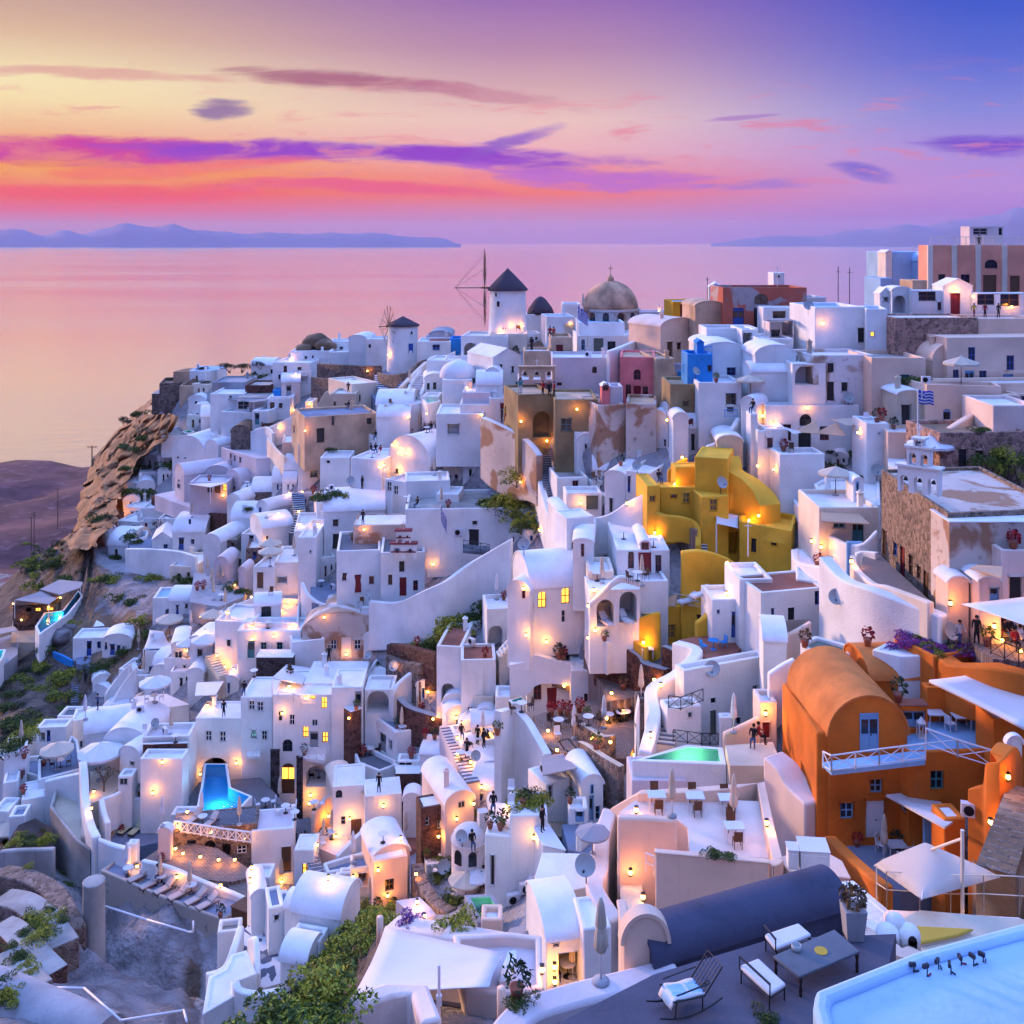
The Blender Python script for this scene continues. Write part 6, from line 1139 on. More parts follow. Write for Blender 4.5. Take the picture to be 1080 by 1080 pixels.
sail('big white triangular shade over the restaurant corner',[(815,310,60),(1190,265,62),(1200,440,52)],m='canvaswhite',sag=.3); panel('pink awning by the church',[(850,155,62),(985,195,60),(990,150,63),(890,140,65)],0,m='canvastan')
rail('dark wooden lattice railing of the restaurant',[(940,520,58),(1120,600,55)],m='darkwood',style='x',h=1.0)
tile(540,560,4)
V('white house with a blue door and blue roof tank',845,960,455,290,th=-4,L=5,roof='flat',D=79.5,ops=[('db',942,395,36,112),('wb',870,340,12,18)]); v('blue cube water tank',948,1008,300,245,th=8,L=1.6,roof='flat',m='blue',floor='blue',D=80,par=0,found=0.2); V('white house front with blue shutters',960,1100,450,205,th=-4,L=6,roof='flat',D=78.5,ops=[('wb',1035,290,24,62),('db',1032,395,26,100),('wk',1068,395,20,60)]); lm(950,400,'the blue-door patio house')
slab('terrace',[(700,460),(800,440),(940,470),(990,470),(940,525),(830,540),(730,500)],'terracotta',D=76.5)
W('white serpentine wall beside the lamplit steps',[(690,465,500,79),(780,500,560,77),(700,590,640,75),(590,660,740,74),(600,770,860,71),(560,930,980,68)],t=.9,down=3); lm(640,640,'the white serpentine wall')
st('lamplit tan stone steps climbing beside the serpentine wall',640,900,680,640,90,16,m='beige',nose='slate'); wl('white outer wall of the lamplit steps',[(535,700,720),(520,800,900),(525,920,960)],t=.9,D=71); v('round stone drum pier',525,580,775,710,th=0,L=2,roof='flat',m='stone',floor='white',D=74)
V('white house with lattice balcony and dark green door',725,1075,830,590,th=-22,L=2.5,roof='flat',floor='roof',D=73,par=.3,ops=[('wg',1025,667,22,34),('wk',848,715,22,24),('dm',848,810,26,110),('wk',955,800,20,30),('wk',890,778,30,14),('wt',750,775,16,24)]); lm(830,680,'the lattice-balcony house')
v('white balcony block',655,800,870,750,th=-12,L=3,roof='flat',D=70.5,floor='beige',ops=[('wt',750,775,16,24)]); rail('black lattice balcony railing',[(660,750,70.6),(712,757,70.0),(806,720,71.8)],m='metal',style='x',h=.9); rail('black lattice garden railing near the pool',[(680,890,67),(800,905,67),(870,905,68)],m='metal',style='x',h=.8)
v('white service box',875,930,860,785,th=0,L=1.5,roof='flat',D=71)
POOL('large glowing green and turquoise swimming pool',[(505,968),(735,900),(890,912),(905,985)],1075,D=64,rim='white',floor='poolgreen',power=900,depth=1.2,rw=.35,col=(.7,1,.5)); lm(700,950,'the large glowing pool')
V('pinkish white house with a lit red entrance',1045,1120,880,720,th=0,L=4,roof='flat',m='pinkw',D=67,ops=[('dr',1072,840,30,70)]); wl('pink sloping parapet by the pool',[(890,850,910),(960,820,880),(1040,780,850)],m='peach',t=.4,D=67); slab('terrace',[(900,905),(1100,890),(1140,990),(920,990)],'beige',D=62.5); wl('low cream planter wall by the pool',[(905,915,960),(1060,920,965)],m='beige',t=.3,D=65)
# left: big two-part white house with red doors, restaurant
V('white wavy-topped house with crimson doors beside the tables',62,250,765,555,th=-4,L=6,roof='flat',floor='white',par=.1,D=91,ops=[('dr',168,712,42,104),('wr',107,678,34,70),('wr',168,630,22,26)]); lm(160,650,'the wavy crimson-door house'); V('white wing with a curved parapet and crimson doors',250,400,795,590,th=0,L=6,roof='flat',floor='white',par=.1,D=88,ops=[('dr',350,742,30,68),('wr',312,722,16,72),('wra',349,685,14,20)])
wl('white curling parapet on the crimson-door house',[(-10,560,640),(60,545,640),(100,520,600),(160,535,590),(250,555,600),(320,550,600),(395,600,660),(400,660,700)],t=.6,D=90,down=1)
W('white curved restaurant side wall',[(-60,760,1000,78),(0,750,1000,80),(60,790,980,79),(110,870,980,77),(150,940,1000,75)],t=.6,down=3)
W('long dark red stone terrace wall by the restaurant',[(350,440,520,87),(440,460,560,86),(540,520,620,84),(570,555,650,83),(660,580,680,81)],t=.8,m='redstone',cap='grey'); W('upper red stone wall by the ochre patio',[(640,480,540,82),(690,500,560,81),(730,520,560,80)],t=.6,m='redstone',cap='concrete')
slab('restaurant_terrace',[(100,780),(200,740),(420,700),(520,700),(520,900),(490,960),(380,960),(180,930),(100,860)],'brownfloor',D=76); slab('restaurant_terrace',[(300,570),(420,560),(480,620),(530,700),(400,720),(380,640)],'brownfloor',D=82); slab('terrace',[(120,500),(260,490),(290,540),(250,560),(140,530)],'brownfloor',D=90)
W('low stone wall between the tables',[(262,790,850,80),(330,830,890,78),(380,860,900,77),(430,860,900,76)],t=.5,m='stone',cap='beige'); W('curved stone planter wall',[(288,885,960,76),(320,900,980,74),(380,940,1000,72),(465,990,1040,70)],t=.5,m='stone',cap='beige'); st('reddish stone steps by the restaurant',320,500,350,450,50,6,m='stone',nose='beige')
b('white planter house',[(190,885),(240,870),(290,930),(285,960),(215,925)],990,D=76,floor='leafdark'); panel('brown canvas canopy by the restaurant',[(125,950,74),(215,938,76),(275,1000,70),(130,1030,69)],0,m='canvasgrey')
v('white house by the plunge pool',-10,65,720,640,th=0,L=4,roof='flat',D=93); POOL('small turquoise plunge pool by the parasols',[(-15,710),(40,695),(60,705),(50,725),(-10,728)],760,D=89,floor='poolfloor',power=60)
POOL('little teal pool under the white arcade',[(365,450),(430,435),(445,455),(400,475)],480,D=84,floor='poolfloor')
# centre (470..540, 600..): white house with jacuzzi niche
tile(270,560,4)
V('white house with curved parapet, green niche and crimson door',865,1012,870,545,th=-3,L=8,roof='flat',floor='terracotta',par=.25,D=97,ops=[('wr',902,773,20,60),('dr',941,800,32,90),('wr',946,727,20,26),('wr',993,803,20,60)]) ; V('smooth white house with a green glowing arched niche',762,868,790,490,th=8,L=9,roof='flat',floor='terracotta',par=.25,D=100,ops=[('nma',810,690,56,94,1.6)]); lm(820,640,'the green-niche house')
W('white scalloped parapet above the green niche',[(775,480,520,103),(840,470,520,105),(900,390,500,106),(960,370,480,107),(970,290,400,108)],t=.5,down=2); b('small rooftop terrace with a plunge pool',[(775,482),(900,455),(1010,480),(1000,550),(860,545)],560,D=100,par=.1,floor='terracotta') ; POOL('small rooftop plunge pool above the green niche',[(822,478),(890,468),(910,485),(850,497)],505,D=102,floor='poolfloor')
V('white house with a peach arched recess',975,1110,560,330,th=-8,L=6,roof='flat',D=101,ops=[('nba',1010,465,60,130,1.5)]); W('white stair parapet lit orange',[(1000,530,600,99),(1050,470,560,99),(1100,420,520,98),(1150,380,500,98)],t=.4); st('brightly lamplit stairs behind the white parapet',1020,530,1120,400,60,10,m='cream')
V('white curved pool wall house',1010,1140,860,700,th=0,L=5,roof='flat',D=93,ops=[('nka',1070,680,30,60,1)])
tile(0,560,4)
mat('poolglow',(.05,.55,.72),var=.1,bump=0,kind='simple')
slab('terrace',[(45,470),(60,330),(240,270),(345,225),(352,275),(160,470)],'beige',D=139,th=4)
panel('first grey flat canopy above the lamplit pool bar',[(62,290,141),(178,252,147),(252,275,146),(205,308,140)],0,m='canvasgrey',posts=4); panel('second grey flat canopy above the lamplit pool bar',[(168,246,147),(250,205,153),(350,215,150),(340,238,147),(255,268,144)],0,m='canvasgrey',posts=4)
v('dark bar house below the canopies',55,240,345,318,th=-8,L=3,roof='flat',m='darkstone',floor='dark',par=0,D=143,ops=[('nl',120,332,20,16,1),('wl',160,332,24,16),('wl',210,330,30,14)])
POOL('long glowing turquoise infinity pool on the cliff',[(148,402),(185,345),(262,335),(330,250),(354,272),(290,350),(165,438)],480,D=135,floor='poolfloor',power=1800,depth=1.0,col=(.5,.95,1)); lm(230,340,'the infinity pool'); POOL('turquoise pool at the left edge of the photo',[(-60,560),(-20,500),(26,498),(14,535),(-10,562)],600,D=130,floor='poolfloor',power=900,depth=1); slab('terrace',[(-60,470),(70,430),(75,520),(20,565),(-60,580)],'grey',D=131.5)
panel('dark flat canopy by the lower pool',[(-30,440,134),(75,418,138),(60,402,142),(-30,415,140)],0,m='canvasgrey',posts=2)
V('small white cottage with blue door on the cliff ledge',306,432,532,452,th=-4,L=5,roof='flat',D=133,ops=[('db',376,495,24,66),('wb',418,480,16,30)]); lm(350,470,'the ledge cottage'); V('white round-gabled cottage with two blue windows',430,555,525,465,th=-6,L=5,roof='vault',r=.45,D=131,ops=[('db',474,500,22,50),('wb',447,485,12,32),('wb',500,498,16,36),('wb',522,495,10,20)]); V('long dark stone barn with a white roof',395,585,455,405,th=-12,L=4,roof='flat',m='redstone',floor='roof',par=0,D=139)
slab('terrace',[(325,530),(400,520),(440,550),(400,575),(320,560)],'bluegrey',D=130); st('dark blue steps down the cliff',315,725,318,555,30,18,m='slate',nose='bluegrey'); wl('blue-topped railing wall of the cliff steps',[(225,508,525),(270,525,545),(305,545,575)],m='blue',t=.3); slab('path',[(300,740),(330,715),(395,712),(440,740),(360,770)],'bluegrey',D=129)
v('white cliff hut with ledges',500,620,560+130,620-30,th=10,L=5,roof='flat',D=125); v('white stepped terrace hut',555,660,690,610,th=-6,L=4,roof='flat',D=124,ops=[('wk',592,668,14,24),('wk',563,655,10,18)]); wl('long sloping white stair wall',[(440,690,730),(500,610,650),(550,560,600)],t=.6); wl('second sloping white stair wall',[(460,740,760),(520,640,670),(575,575,610)],t=.4)
v('blank white slab house under the sail',610,725,640,505,th=0,L=6,roof='flat',D=125); sail('large white rectangular sail over the terrace',[(632,418,131),(790,432,130),(722,496,125),(605,502,125)],sag=.4,posts=True); sail('low white sail hanging over the hut',[(508,650,128),(548,655,127),(552,738,122),(430,740,123)],sag=.2)
V('white bay house with a grey shutter',722,790,650,480,th=-12,L=7,roof='vault',r=.3,D=121,ops=[('ww',752,538,32,60)]); W('curved lamplit terrace parapet',[(735,470,560,122),(770,445,540,125),(830,420,500,128),(870,425,520,127)],t=.4,m='pinkw'); v('white scooped parapet house',800,900,640,460,th=10,L=6,roof='vault',r=.25,D=119)
V('tall white house with grey-blue door and a small window',905,1062,590,385,th=8,L=8,roof='flat',D=117,ops=[('dg',902,480,24,86),('wk',965,472,16,28)]); lm(980,420,'the tall grey-door house'); st('glowing stairs beside the tall grey-door house',945,610,885,520,44,9,m='beige',nose='cream')
W('round peach parapet of the parasol terrace',[(565,720,745,120),(575,695,740,121),(610,675,740,123),(640,665,735,124)],t=.4,m='peach'); slab('terrace',[(570,735),(600,690),(700,660),(790,690),(800,735),(700,745)],'pinkw',D=119); W('round white bench wall of the parasol terrace',[(670,690,740,119),(690,710,745,118),(740,718,748,118),(790,705,740,118)],t=.9,m='pinkw');
B('smooth white curved base under the parasol terrace',[(555,725),(700,748),(800,735),(700,690),(580,700)],900,m='white',D=113,par=0,floor='pinkw');
v('white house with arched side',790,860,700,600,th=0,L=6,roof='vault',r=.6,D=116,ops=[('dg',792,645,14,60)])
panel('white slatted pergola by the hotel',[(830,640,114),(945,632,114),(910,690,108),(822,695,108)],0,m='canvaswhite',posts=2); v('white plateau house below the corner',1000,1100,640,520,th=0,L=6,roof='flat',D=117)
# pool suites
b('pale green pool terrace',[(610,600),(720,590),(730,640),(610,645)],700,D=122,floor='poolgreen',par=.1)
v('white long barrel roof',355,560,930,860,th=-20,L=8,roof='vaultx',r=.7,D=106,ops=[('ws',345,890,10,40)]); v('white wide barrel house with small window',440,620,960,895,th=4,L=12,roof='vault',r=.65,D=104,ops=[('wg',530,935,30,24)]); lm(520,840,'the wide barrel roofs')
v('white flat house beside the cliff walk',300,450,900,800,th=-14,L=6,roof='flat',D=111,ops=[('ws',342,900,10,30)]); v('white blocky suite with grey pool deck',240,345,830,780,th=0,L=5,roof='flat',floor='slate',D=114); v('white little gatehouse',155,280,890,830,th=-4,L=4,roof='flat',D=108,ops=[('nk',178,870,26,40,1),('db',205,865,16,50)]);
b('white walled pool terrace',[(160,960),(270,935),(300,860),(330,880),(350,1000),(160,1050)],1080,D=99,floor='bluegrey',par=.5)
v('low white edge house',-60,60,1060,960,th=0,L=6,roof='flat',D=104); v('white roof slab house',15,110,1130,940,th=-20,L=7,roof='flat',D=101);
V('black-and-white stone balcony house',600,800,1080,870,th=-4,L=6,roof='flat',floor='lilac',D=101,par=.5,ops=[]); V('dark red stone infill wall under the balcony',602,790,970,902,th=-4,L=.3,roof='flat',m='redstone',floor='white',par=0,D=100.3); v('white pierced wall house',590,770,1100,960,th=0,L=4,roof='flat',D=98)
tile(270,560,4)
V('four-storey white hotel with many small shuttered windows',-65,70,1110,700,th=0,L=10,roof='flat',floor='roof',par=.15,D=105,found=2,ops=[('ww',18,740,26,42),('ww',35,862,22,40),('ww',-18,735,26,40),('wk',-10,855,22,36)]); V('left wing of the white hotel with a blue-lit pool cave',-255,-62,1110,700+90,th=0,L=8,roof='flat',floor='roof',par=.15,D=105.5,found=2,ops=[('ww',-200,865,26,44),('ww',-140,868,26,44),('nsa',-172,1020,116,130,4)]); lm(0,800,'the white hotel')
V('white hotel facade with glowing windows and a bright yellow arched door',72,318,1130,690,th=0,L=12,roof='flat',floor='roof',par=.15,D=103.5,found=2,ops=[('ww',102,782,18,42),('ww',152,797,22,44),('ww',248,810,24,28),('wl',240,688,20,44),('wl',288,725,24,46),('wl',210,848,26,46),('wl',292,870,26,44),('dg',245,880,36,70),('wka',133,905,42,52),('dlla',135,1045,56,130),('nka',255,1035,90,90,2)]); lm(200,900,'the glowing hotel facade')
V('dark stone pier of the hotel courtyard',60,98,1110,930,th=0,L=.6,roof='flat',m='darkstone',floor='darkstone',par=0,D=102.6); v('dark stone pier beside the yellow door',170,196,1120,958,th=0,L=.6,roof='flat',m='darkstone',floor='darkstone',par=0,D=102.4)
V('white corner side of the hotel',318,450,1000,660,th=-2,L=9,roof='flat',floor='roof',par=.1,D=103,ops=[('dg',433,725,30,100)]); slab('balcony',[(182,925),(290,935),(292,970),(182,955)],'white',D=102.2,th=.3); rail('white lattice balcony above the yellow door',[(184,955,101.9),(292,975,101.7)],m='whitemetal',style='x',h=1.2,st=1.0); slab('balcony',[(-40,920),(20,920),(20,950),(-40,950)],'white',D=104,th=.3); rail('white lattice balcony on the left of the hotel',[(-45,945,103.6),(18,950,103.6)],m='whitemetal',style='x',h=1.2,st=1.0)
b('lamplit hotel roof loggia',[(85,640),(190,630),(195,700),(90,680)],720,D=104.5,par=.1,floor='beige'); panel('white slatted hotel pergola',[(68,618,105),(130,562,112),(232,578,112),(195,645,105)],0,m='canvaswhite',posts=2,th=.12); rail('white balcony rail of the hotel loggia',[(95,715,103.2),(158,722,103),(190,745,102.9),(255,752,102.8)],style='bar',h=.9)
V('dark stone wall block above the hotel',0,155,640,535,th=0,L=3,roof='flat',m='darkstone',floor='white',par=0,D=112); v('white terrace house above the hotel',-80,190,540,420,th=0,L=6,roof='flat',D=115,par=.5); V('white staircase house above the hotel',150,290,560,470,th=-18,L=6,roof='flat',D=113); rail('white terrace railing above the hotel',[(0,415,117),(150,425,116.5)],style='bar',h=1.2)
V('peeling domed cave house with pale doors',195,545,550,425,th=-3,L=9,roof='vault',r=.45,m='worn',floor='wornwhite',D=114.5,ops=[('dw',380,492,44,92),('wk',376,437,48,30),('nk',487,435,34,50,1),('ww',327,480,26,42),('ww',428,480,28,42)]); lm(380,440,'the peeling cave house')
v('smooth white domed roof house',200,450,700,642,th=0,L=8,roof='flat',floor='roof',par=.05,D=106)
b('white roof terrace with dishes',[(450,625),(500,545),(555,512),(650,560),(580,650)],690,D=107,par=.35,floor='white'); v('white niche house with a dark arched porch',458,580,790,668,th=0,L=5,roof='flat',D=104,ops=[('naa',513,715,92,110,2.5)])
W('white scalloped wall behind the sun terrace',[(572,690,740,104),(600,640,720,105),(660,590,700,106),(720,560,700,107),(760,580,720,107)],t=.5); W('dark red stone curving planter wall',[(605,700,760,103),(650,740,790,102),(740,770,810,101),(820,800,850,100),(880,860,900,98)],t=.8,m='redstone',cap='grey'); wl('dark red stone terrace wall below the bushes',[(560,475,560),(640,480,560),(765,515,570)],m='redstone',t=.7); wl('grey rubble wall',[(555,520,600),(620,545,620),(700,560,620)],m='stone',t=.6)
B('white house with sun terrace and grey doors',[(487,775),(640,742),(805,815),(595,848)],975,floor='bluegrey',par=.4,D=101,ops=[('dg',754,890,42,92),('dg',537,892,28,84),('wg',570,902,14,44)]); lm(650,900,'the sun-terrace house')
B('white house with a rounded balcony and black chairs',[(410,925),(450,895),(592,965),(590,985),(520,1012),(430,975)],1090,floor='slate',par=.45,D=99); v('white service block with vents',595,690,1060,970,th=0,L=3,roof='flat',D=98,ops=[('wg',630,995,56,40)]); v('small dark stone shed',590,690,1160,1025,th=0,L=3,roof='flat',m='redstone',floor='white',par=0,D=96.5); v('white and dark gate block',400,445,870,765,th=-40,L=3,roof='flat',m='redstone',floor='white',par=0,D=102)
v('white house with a flat cap',690,800,1100,950,th=10,L=7,roof='vaultx',r=.3,D=97)
st('lamplit winding stone steps',915,1060,800,820,60,18,m='lilac',nose='slate'); W('white wall along the lamplit steps',[(780,820,940,100),(830,880,990,98),(870,980,1060,96),(910,1080,1130,94)],t=.4)
b('dark red stone table terrace',[(888,885),(920,865),(1045,890),(910,915)],1000,D=94.5,par=.05,m='redstone',floor='grey'); V('dark stone plunge-pool terrace with a teal pool',930,1080,1080,985,th=-8,L=6,roof='flat',m='redstone',floor='grey',D=92,par=.2); POOL('small teal pool on the red stone terrace',[(980,955),(1060,945),(1090,985),(1020,995)],1040,D=92.5,rim='white',floor='poolfloor')
W('dark red stone retaining slope wall',[(990,1105,1160,88),(1040,1080,1170,87),(1090,1040,1160,86)],t=.6,m='redstone')
v('cream vaulted roof house with slatted canopy',325,420,1180,1090,th=-20,L=8,roof='vault',r=.5,D=97,m='cream',floor='cream')
tile(0,740,6.75)
B('large bare sand-coloured terrace above a tall concrete wall',[(352,745),(395,600),(580,520),(600,640),(600,940),(690,985),(640,1060),(540,985)],1300,m='concrete',floor='beige',par=.7,D=88,found=8); lm(480,800,'the sand-coloured terrace')
W('white wall between the terrace and the steps',[(590,420,640,97),(600,520,700,95),(610,680,800,93),(640,850,960,90),(690,960,1060,88)],t=.7,down=3); st('cream steps with glowing lamps beside the sand terrace',720,960,690,720,80,9,m='beige',nose='cream'); slab('terrace',[(640,500),(870,480),(880,580),(800,660),(640,730)],'beige',D=98); W('white curved wall right of the cream steps',[(725,690,760,97),(830,650,720,98),(900,600,680,100),(960,570,640,101)],t=.4); W('white low wall right of the cream steps',[(722,690,800,97),(740,780,880,94),(770,860,940,92)],t=.5)
V('white suite with a dark door and small square window',850,1100,830,690,th=0,L=7,roof='flat',D=99,floor='lilac',ops=[('wn',930,735,38,28)]); slab('terrace',[(770,1010),(830,920),(1000,830),(1130,830),(1130,1000),(1000,1030)],'bluegrey',D=96); V('white house with a glowing fan window above a grey door',1040,1230,880,620,th=0,L=5,roof='vault',r=.25,D=99.5,ops=[('wl',1090,655,60,26),('dg',1115,745,80,130)]); lm(1100,640,'the glowing fan window')
v('smooth white arched shoulder house',850,1000,520,400,th=20,L=6,roof='vault',r=.7,D=101,ops=[('wg',942,440,30,36)]); v('white stepped planter box',840,940,600,530,th=0,L=3,roof='flat',D=98.5,ops=[('wg',878,570,60,50)])
B('white parapet terrace with the cream parasol',[(150,390),(260,380),(430,360),(580,400),(580,490),(320,545),(165,500)],700,floor='bluegrey',par=.5,D=102); lm(400,420,'the cream-parasol terrace'); V('white sloping slab house with a row of terracotta pots',150,320,860,700,th=-20,L=7,roof='flat',D=97,par=.1); v('low white stair block',20,130,700,580,th=-20,L=6,roof='flat',D=99); v('white edge terrace house with parasol',-60,60,960,780,th=0,L=5,roof='flat',D=96); v('white wall block with grey mat',60,180,940,820,th=-10,L=4,roof='flat',floor='bluegrey',D=94); W('plain white garden wall',[(320,560,840,98),(450,530,800,98),(590,500,760,97)],t=.5)
W('white rounded low wall under the cream terrace',[(30,430,560,106),(60,380,500,107),(150,345,450,108)],t=.5); v('white cave roof humps',130,290,330,280,th=-10,L=5,roof='vaultx',r=.6,D=108); W('concrete kerb of the flower bed',[(0,1060,1090,88),(100,1050,1085,88),(250,1045,1080,88),(390,1040,1070,88)],t=.5,m='concrete'); slab('flower_bed',[(20,1050),(130,880),(250,830),(370,900),(380,1030)],'darksoil',D=90)
v('white corner gate pillar',905,975,1140,1010,th=0,L=1.5,roof='flat',D=88); W('low white parapet beside the loungers',[(700,970,1060,88),(800,1010,1080,88),(920,1040,1120,87)],t=.5)
tile(0,810,4)
B('long lounger terrace with blue-grey floor on a stained concrete wall',[(425,430),(500,370),(560,385),(700,410),(960,520),(1075,560),(935,640),(700,550)],760,m='stainwall' if 'stainwall' in MATS else 'concrete',floor='bluegrey',par=.25,D=80,found=9); lm(760,540,'the lounger terrace')
W('white parapet behind the loungers',[(600,385,430,86),(720,415,470,85),(850,470,520,84),(980,520,560,83),(1060,560,590,82)],t=.4)
def drum(label,x,yb,yt,w_,D,m='concrete',name='tower'):
 N=P(tx(x),ty(yb),D); k=D/F/_T[2]; r=w_*k/2; h=(yb-yt)*k; root=empty(name,N,label,'tower'); bm=bmesh.new(); lathe(bm,[(r*1.05,-4),(r*1.02,0),(r,h)],28); meshobj('wall',bm,m,root,smooth=True).data.set_sharp_from_angle(angle=R(50)); bm=bmesh.new(); lathe(bm,[(r*1.04,h),(r*1.04,h+.25),(r*.9,h+.3)],28); meshobj('cap',bm,m,root,smooth=False)
drum('stout round concrete drum under the terrace',396,640,490,88,79)
slab('courtyard',[(600,390),(730,300),(920,340),(1090,450),(980,480),(850,470)],'brownfloor',D=86); V('stone arcade with four lamplit pale openings under the pool deck',722,1085,440,268,th=-10,L=6,roof='flat',m='stone',floor='slatetile',par=.05,D=91,ops=[('ng',808,350,36,90,.8),('nba',885,355,44,100,1.2),('nb',955,350,36,60,1),('ww',1020,345,40,34)]); lm(900,340,'the stone arcade')
rail('white arched balustrade above the stone arcade',[(735,268,91.4),(820,280,90.8),(930,300,89.6),(1060,318,88.6)],m='white',style='x',h=.95,st=.8,r=.06);
slab('pool_deck',[(720,240),(840,60),(1100,40),(1300,260),(1100,320),(930,300)],'slatetile',D=93); POOL('bright blue swimming pool beneath the hotel arch',[(820,210),(850,60),(860,-20),(960,-20),(975,80),(1065,118),(960,228),(880,225)],D=94,floor='pooldeep',rim='white',power=1300,depth=1.2,rw=.25,col=(.4,.8,1)); lm(920,100,'the bright blue pool')
V('white gate wall with a domed lamp niche',720,840,280,195,th=0,L=3,roof='flat',D=96); v('pink rounded gate shrine',665,720,390,275,th=0,L=1.5,roof='vault',r=.8,D=89,m='pinkw'); v('white gate pillars',540,578,390,320,th=0,L=.7,roof='flat',D=87.5); st('white steps leading down to the pool',780,150,815,-20,60,12,m='white',nose='lilac');
slab('terrace',[(960,500),(1010,450),(1100,480),(1250,560),(1060,560)],'brownfloor',D=84)
W('dark stone field terrace wall',[(0,430,490),(110,450,520),(220,510,590),(280,600,680),(320,680,730)],t=1.6,m='stone',name='terrace_wall',D=None); W('lower dark stone field wall',[(0,540,600),(100,560,640),(190,630,720),(270,740,820)],t=2.2,m='stone',cap='concrete',name='terrace_wall'); W('reddish stone field wall',[(0,650,720),(60,680,760),(150,780,860),(230,860,920)],t=2,m='redstone',cap='concrete',name='terrace_wall'); W('lowest curved stone field wall',[(0,780,840),(80,840,900),(160,920,980)],t=2,m='stone',cap='concrete',name='terrace_wall')
V('grey barrel vault roof in the bottom left corner',-150,350,1320,1262,th=24,L=7,roof='vaultx',r=.9,m='grey',floor='grey',D=62); lm(200,1000,'the grey corner vault'); v('small pale blue roof corner',-40,50,1060,1010,th=0,L=3,roof='vault',r=.4,floor='bluewash',D=68)
def pipe(label,pts,r=.07,m='whitemetal',D=None,name='pipe'):
 q=[P(tx(p[0]),ty(p[1]),p[2] if len(p)>2 else Dm(tx(p[0]),ty(p[1]))-.8) for p in pts]; bm=bmesh.new()
 for a,b_ in zip(q,q[1:]): tube(bm,a,b_,r,n=8)
 o=meshobj(name,bm,m,smooth=True); return tag(o,label,'pipe')
pipe('thin white drain pipe along the stained terrace wall',[(445,583,78),(620,640,75.5),(800,692,73.5),(815,690,73.4),(815,645,73.6)]); pipe('rusty pink pipe crossing the field terraces',[(0,885,70),(100,745,74),(200,635,77),(272,590,79)],m='pinkw'); pipe('white pipe bending over the grey slope',[(200,926,68),(355,928,67),(510,1065,62),(775,1022,63),(788,1070,61)])
tile(180,920,6)
slab('patchwork_yard',[(440,380),(600,250),(720,400),(720,520),(700,700),(480,760),(430,620)],'patch',D=68.5,th=4)
V('bulging white house with a rounded dome end',620,720,395,230,th=-20,L=5,roof='flat',floor='bluegrey',D=72,par=.2,ops=[('wn',670,285,30,40)]); b('grey-roofed rounded annex',[(640,190),(700,105),(870,130),(880,170),(720,210)],330,D=73.5,par=.15,floor='bluegrey'); V('big smooth white barrel-vaulted house above the green slope',760,1075,470,300,th=14,L=7,roof='vaultx',r=.7,D=68.5); lm(900,300,'the smooth barrel roof house'); v('white lower base block',745,940,520,440,th=14,L=3,roof='flat',D=67); v('low white barrel store',690,860,640,590,th=14,L=5,roof='vaultx',r=.7,D=65.5); v('white long back roof',715,900,300,250,th=10,L=4,roof='vaultx',r=.5,D=71)
W('white sloping wall right of the patchwork yard',[(900,130,300,73),(980,90,260,74),(1040,110,250,73),(1090,180,280,71)],t=.6); v('white humped wall',510,610,240,165,th=-20,L=6,roof='vault',r=.9,D=74)
B('big sweeping white roof with a tall slanted wall',[(380,520),(480,490),(545,640),(410,690),(410,780),(200,900),(240,660),(340,610)],980,D=63,par=.05,floor='white'); lm(320,750,'the sweeping white roof'); 0 and V('white curved buttress house in front of the yard',150,290,925,800,th=0,L=5,roof='vaultx',r=.8,D=61.5); W('tall white sloping parapet',[(230,640,700,69),(340,600,680,70),(400,470,600,71),(445,335,480,73)],t=.5); W('white slanted wall in the yard',[(500,420,520,70.5),(540,420,600,69),(550,640,680,67)],t=.4)
W('curved dark-based white parapet of the yard',[(410,690,780,65),(440,740,800,64.5),(560,760,820,64.5),(700,735,800,65)],t=.5,m='white'); v('small potted shelf wall',295,445,490,380,th=-10,L=3,roof='flat',D=74.5,par=.4,floor='concrete'); b('wooden stall deck',[(380,220),(470,160),(560,180),(480,260)],290,D=80,par=0,m='wood',floor='wood')
tile(270,810,4)
V('white house with an open glowing door and a wavy corner',-20,160,500,265,th=-8,L=7,roof='flat',D=92,par=.1,floor='lilac',ops=[('dn',128,385,40,110),('wk',108,308,30,44)]); V('white house front with a small lit shuttered window',160,245,500,345,th=0,L=5,roof='flat',D=90,par=.1,ops=[('wl',212,425,34,46)]); lm(150,380,'the open-door house')
W('white wavy parapet of the open-door house',[(-10,290,360,96),(50,240,340,97),(110,235,300,97),(165,310,360,95)],t=.5); v('low white bench walls',-10,60,500,460,th=0,L=4,roof='flat',D=88);
V('cream house with a bright lamp and pale double doors',235,410,300,140,th=-6,L=5,roof='flat',m='peach',D=96,par=.1,floor='lilac',ops=[]) if False else None
V('white house with small arched window under a striped canopy',325,460,270,80,th=-8,L=8,roof='flat',D=94.5,par=.1,ops=[('wka',350,110,28,34),('wg',368,222,20,36),('dn',423,250,44,70)]); V('white house with a sloping wall and grey windows',460,615,330,120,th=-10,L=6,roof='flat',D=92.5,par=.05,ops=[('wg',515,230,24,44),('wg',485,262,18,60),('dg',515,290,30,80)]); lm(480,180,'the striped-canopy house'); panel('striped pergola canopy over the white balcony',[(415,85,96),(480,40,101),(535,60,99),(460,108,94)],0,m='canvas',posts=2); b('peach walled patio',[(240,200),(330,115),(330,260),(320,300)],310,D=93,m='peach',par=.0) if False else W('peach-lit curved patio wall',[(238,190,290,96),(290,125,260,98),(330,110,230,98)],t=.4,m='peach')
slab('terrace',[(240,280),(330,240),(420,330),(340,370),(270,340)],'pinkw',D=92); slab('terrace',[(540,130),(690,180),(740,280),(700,350),(600,320),(620,220)],'terracotta',D=90)
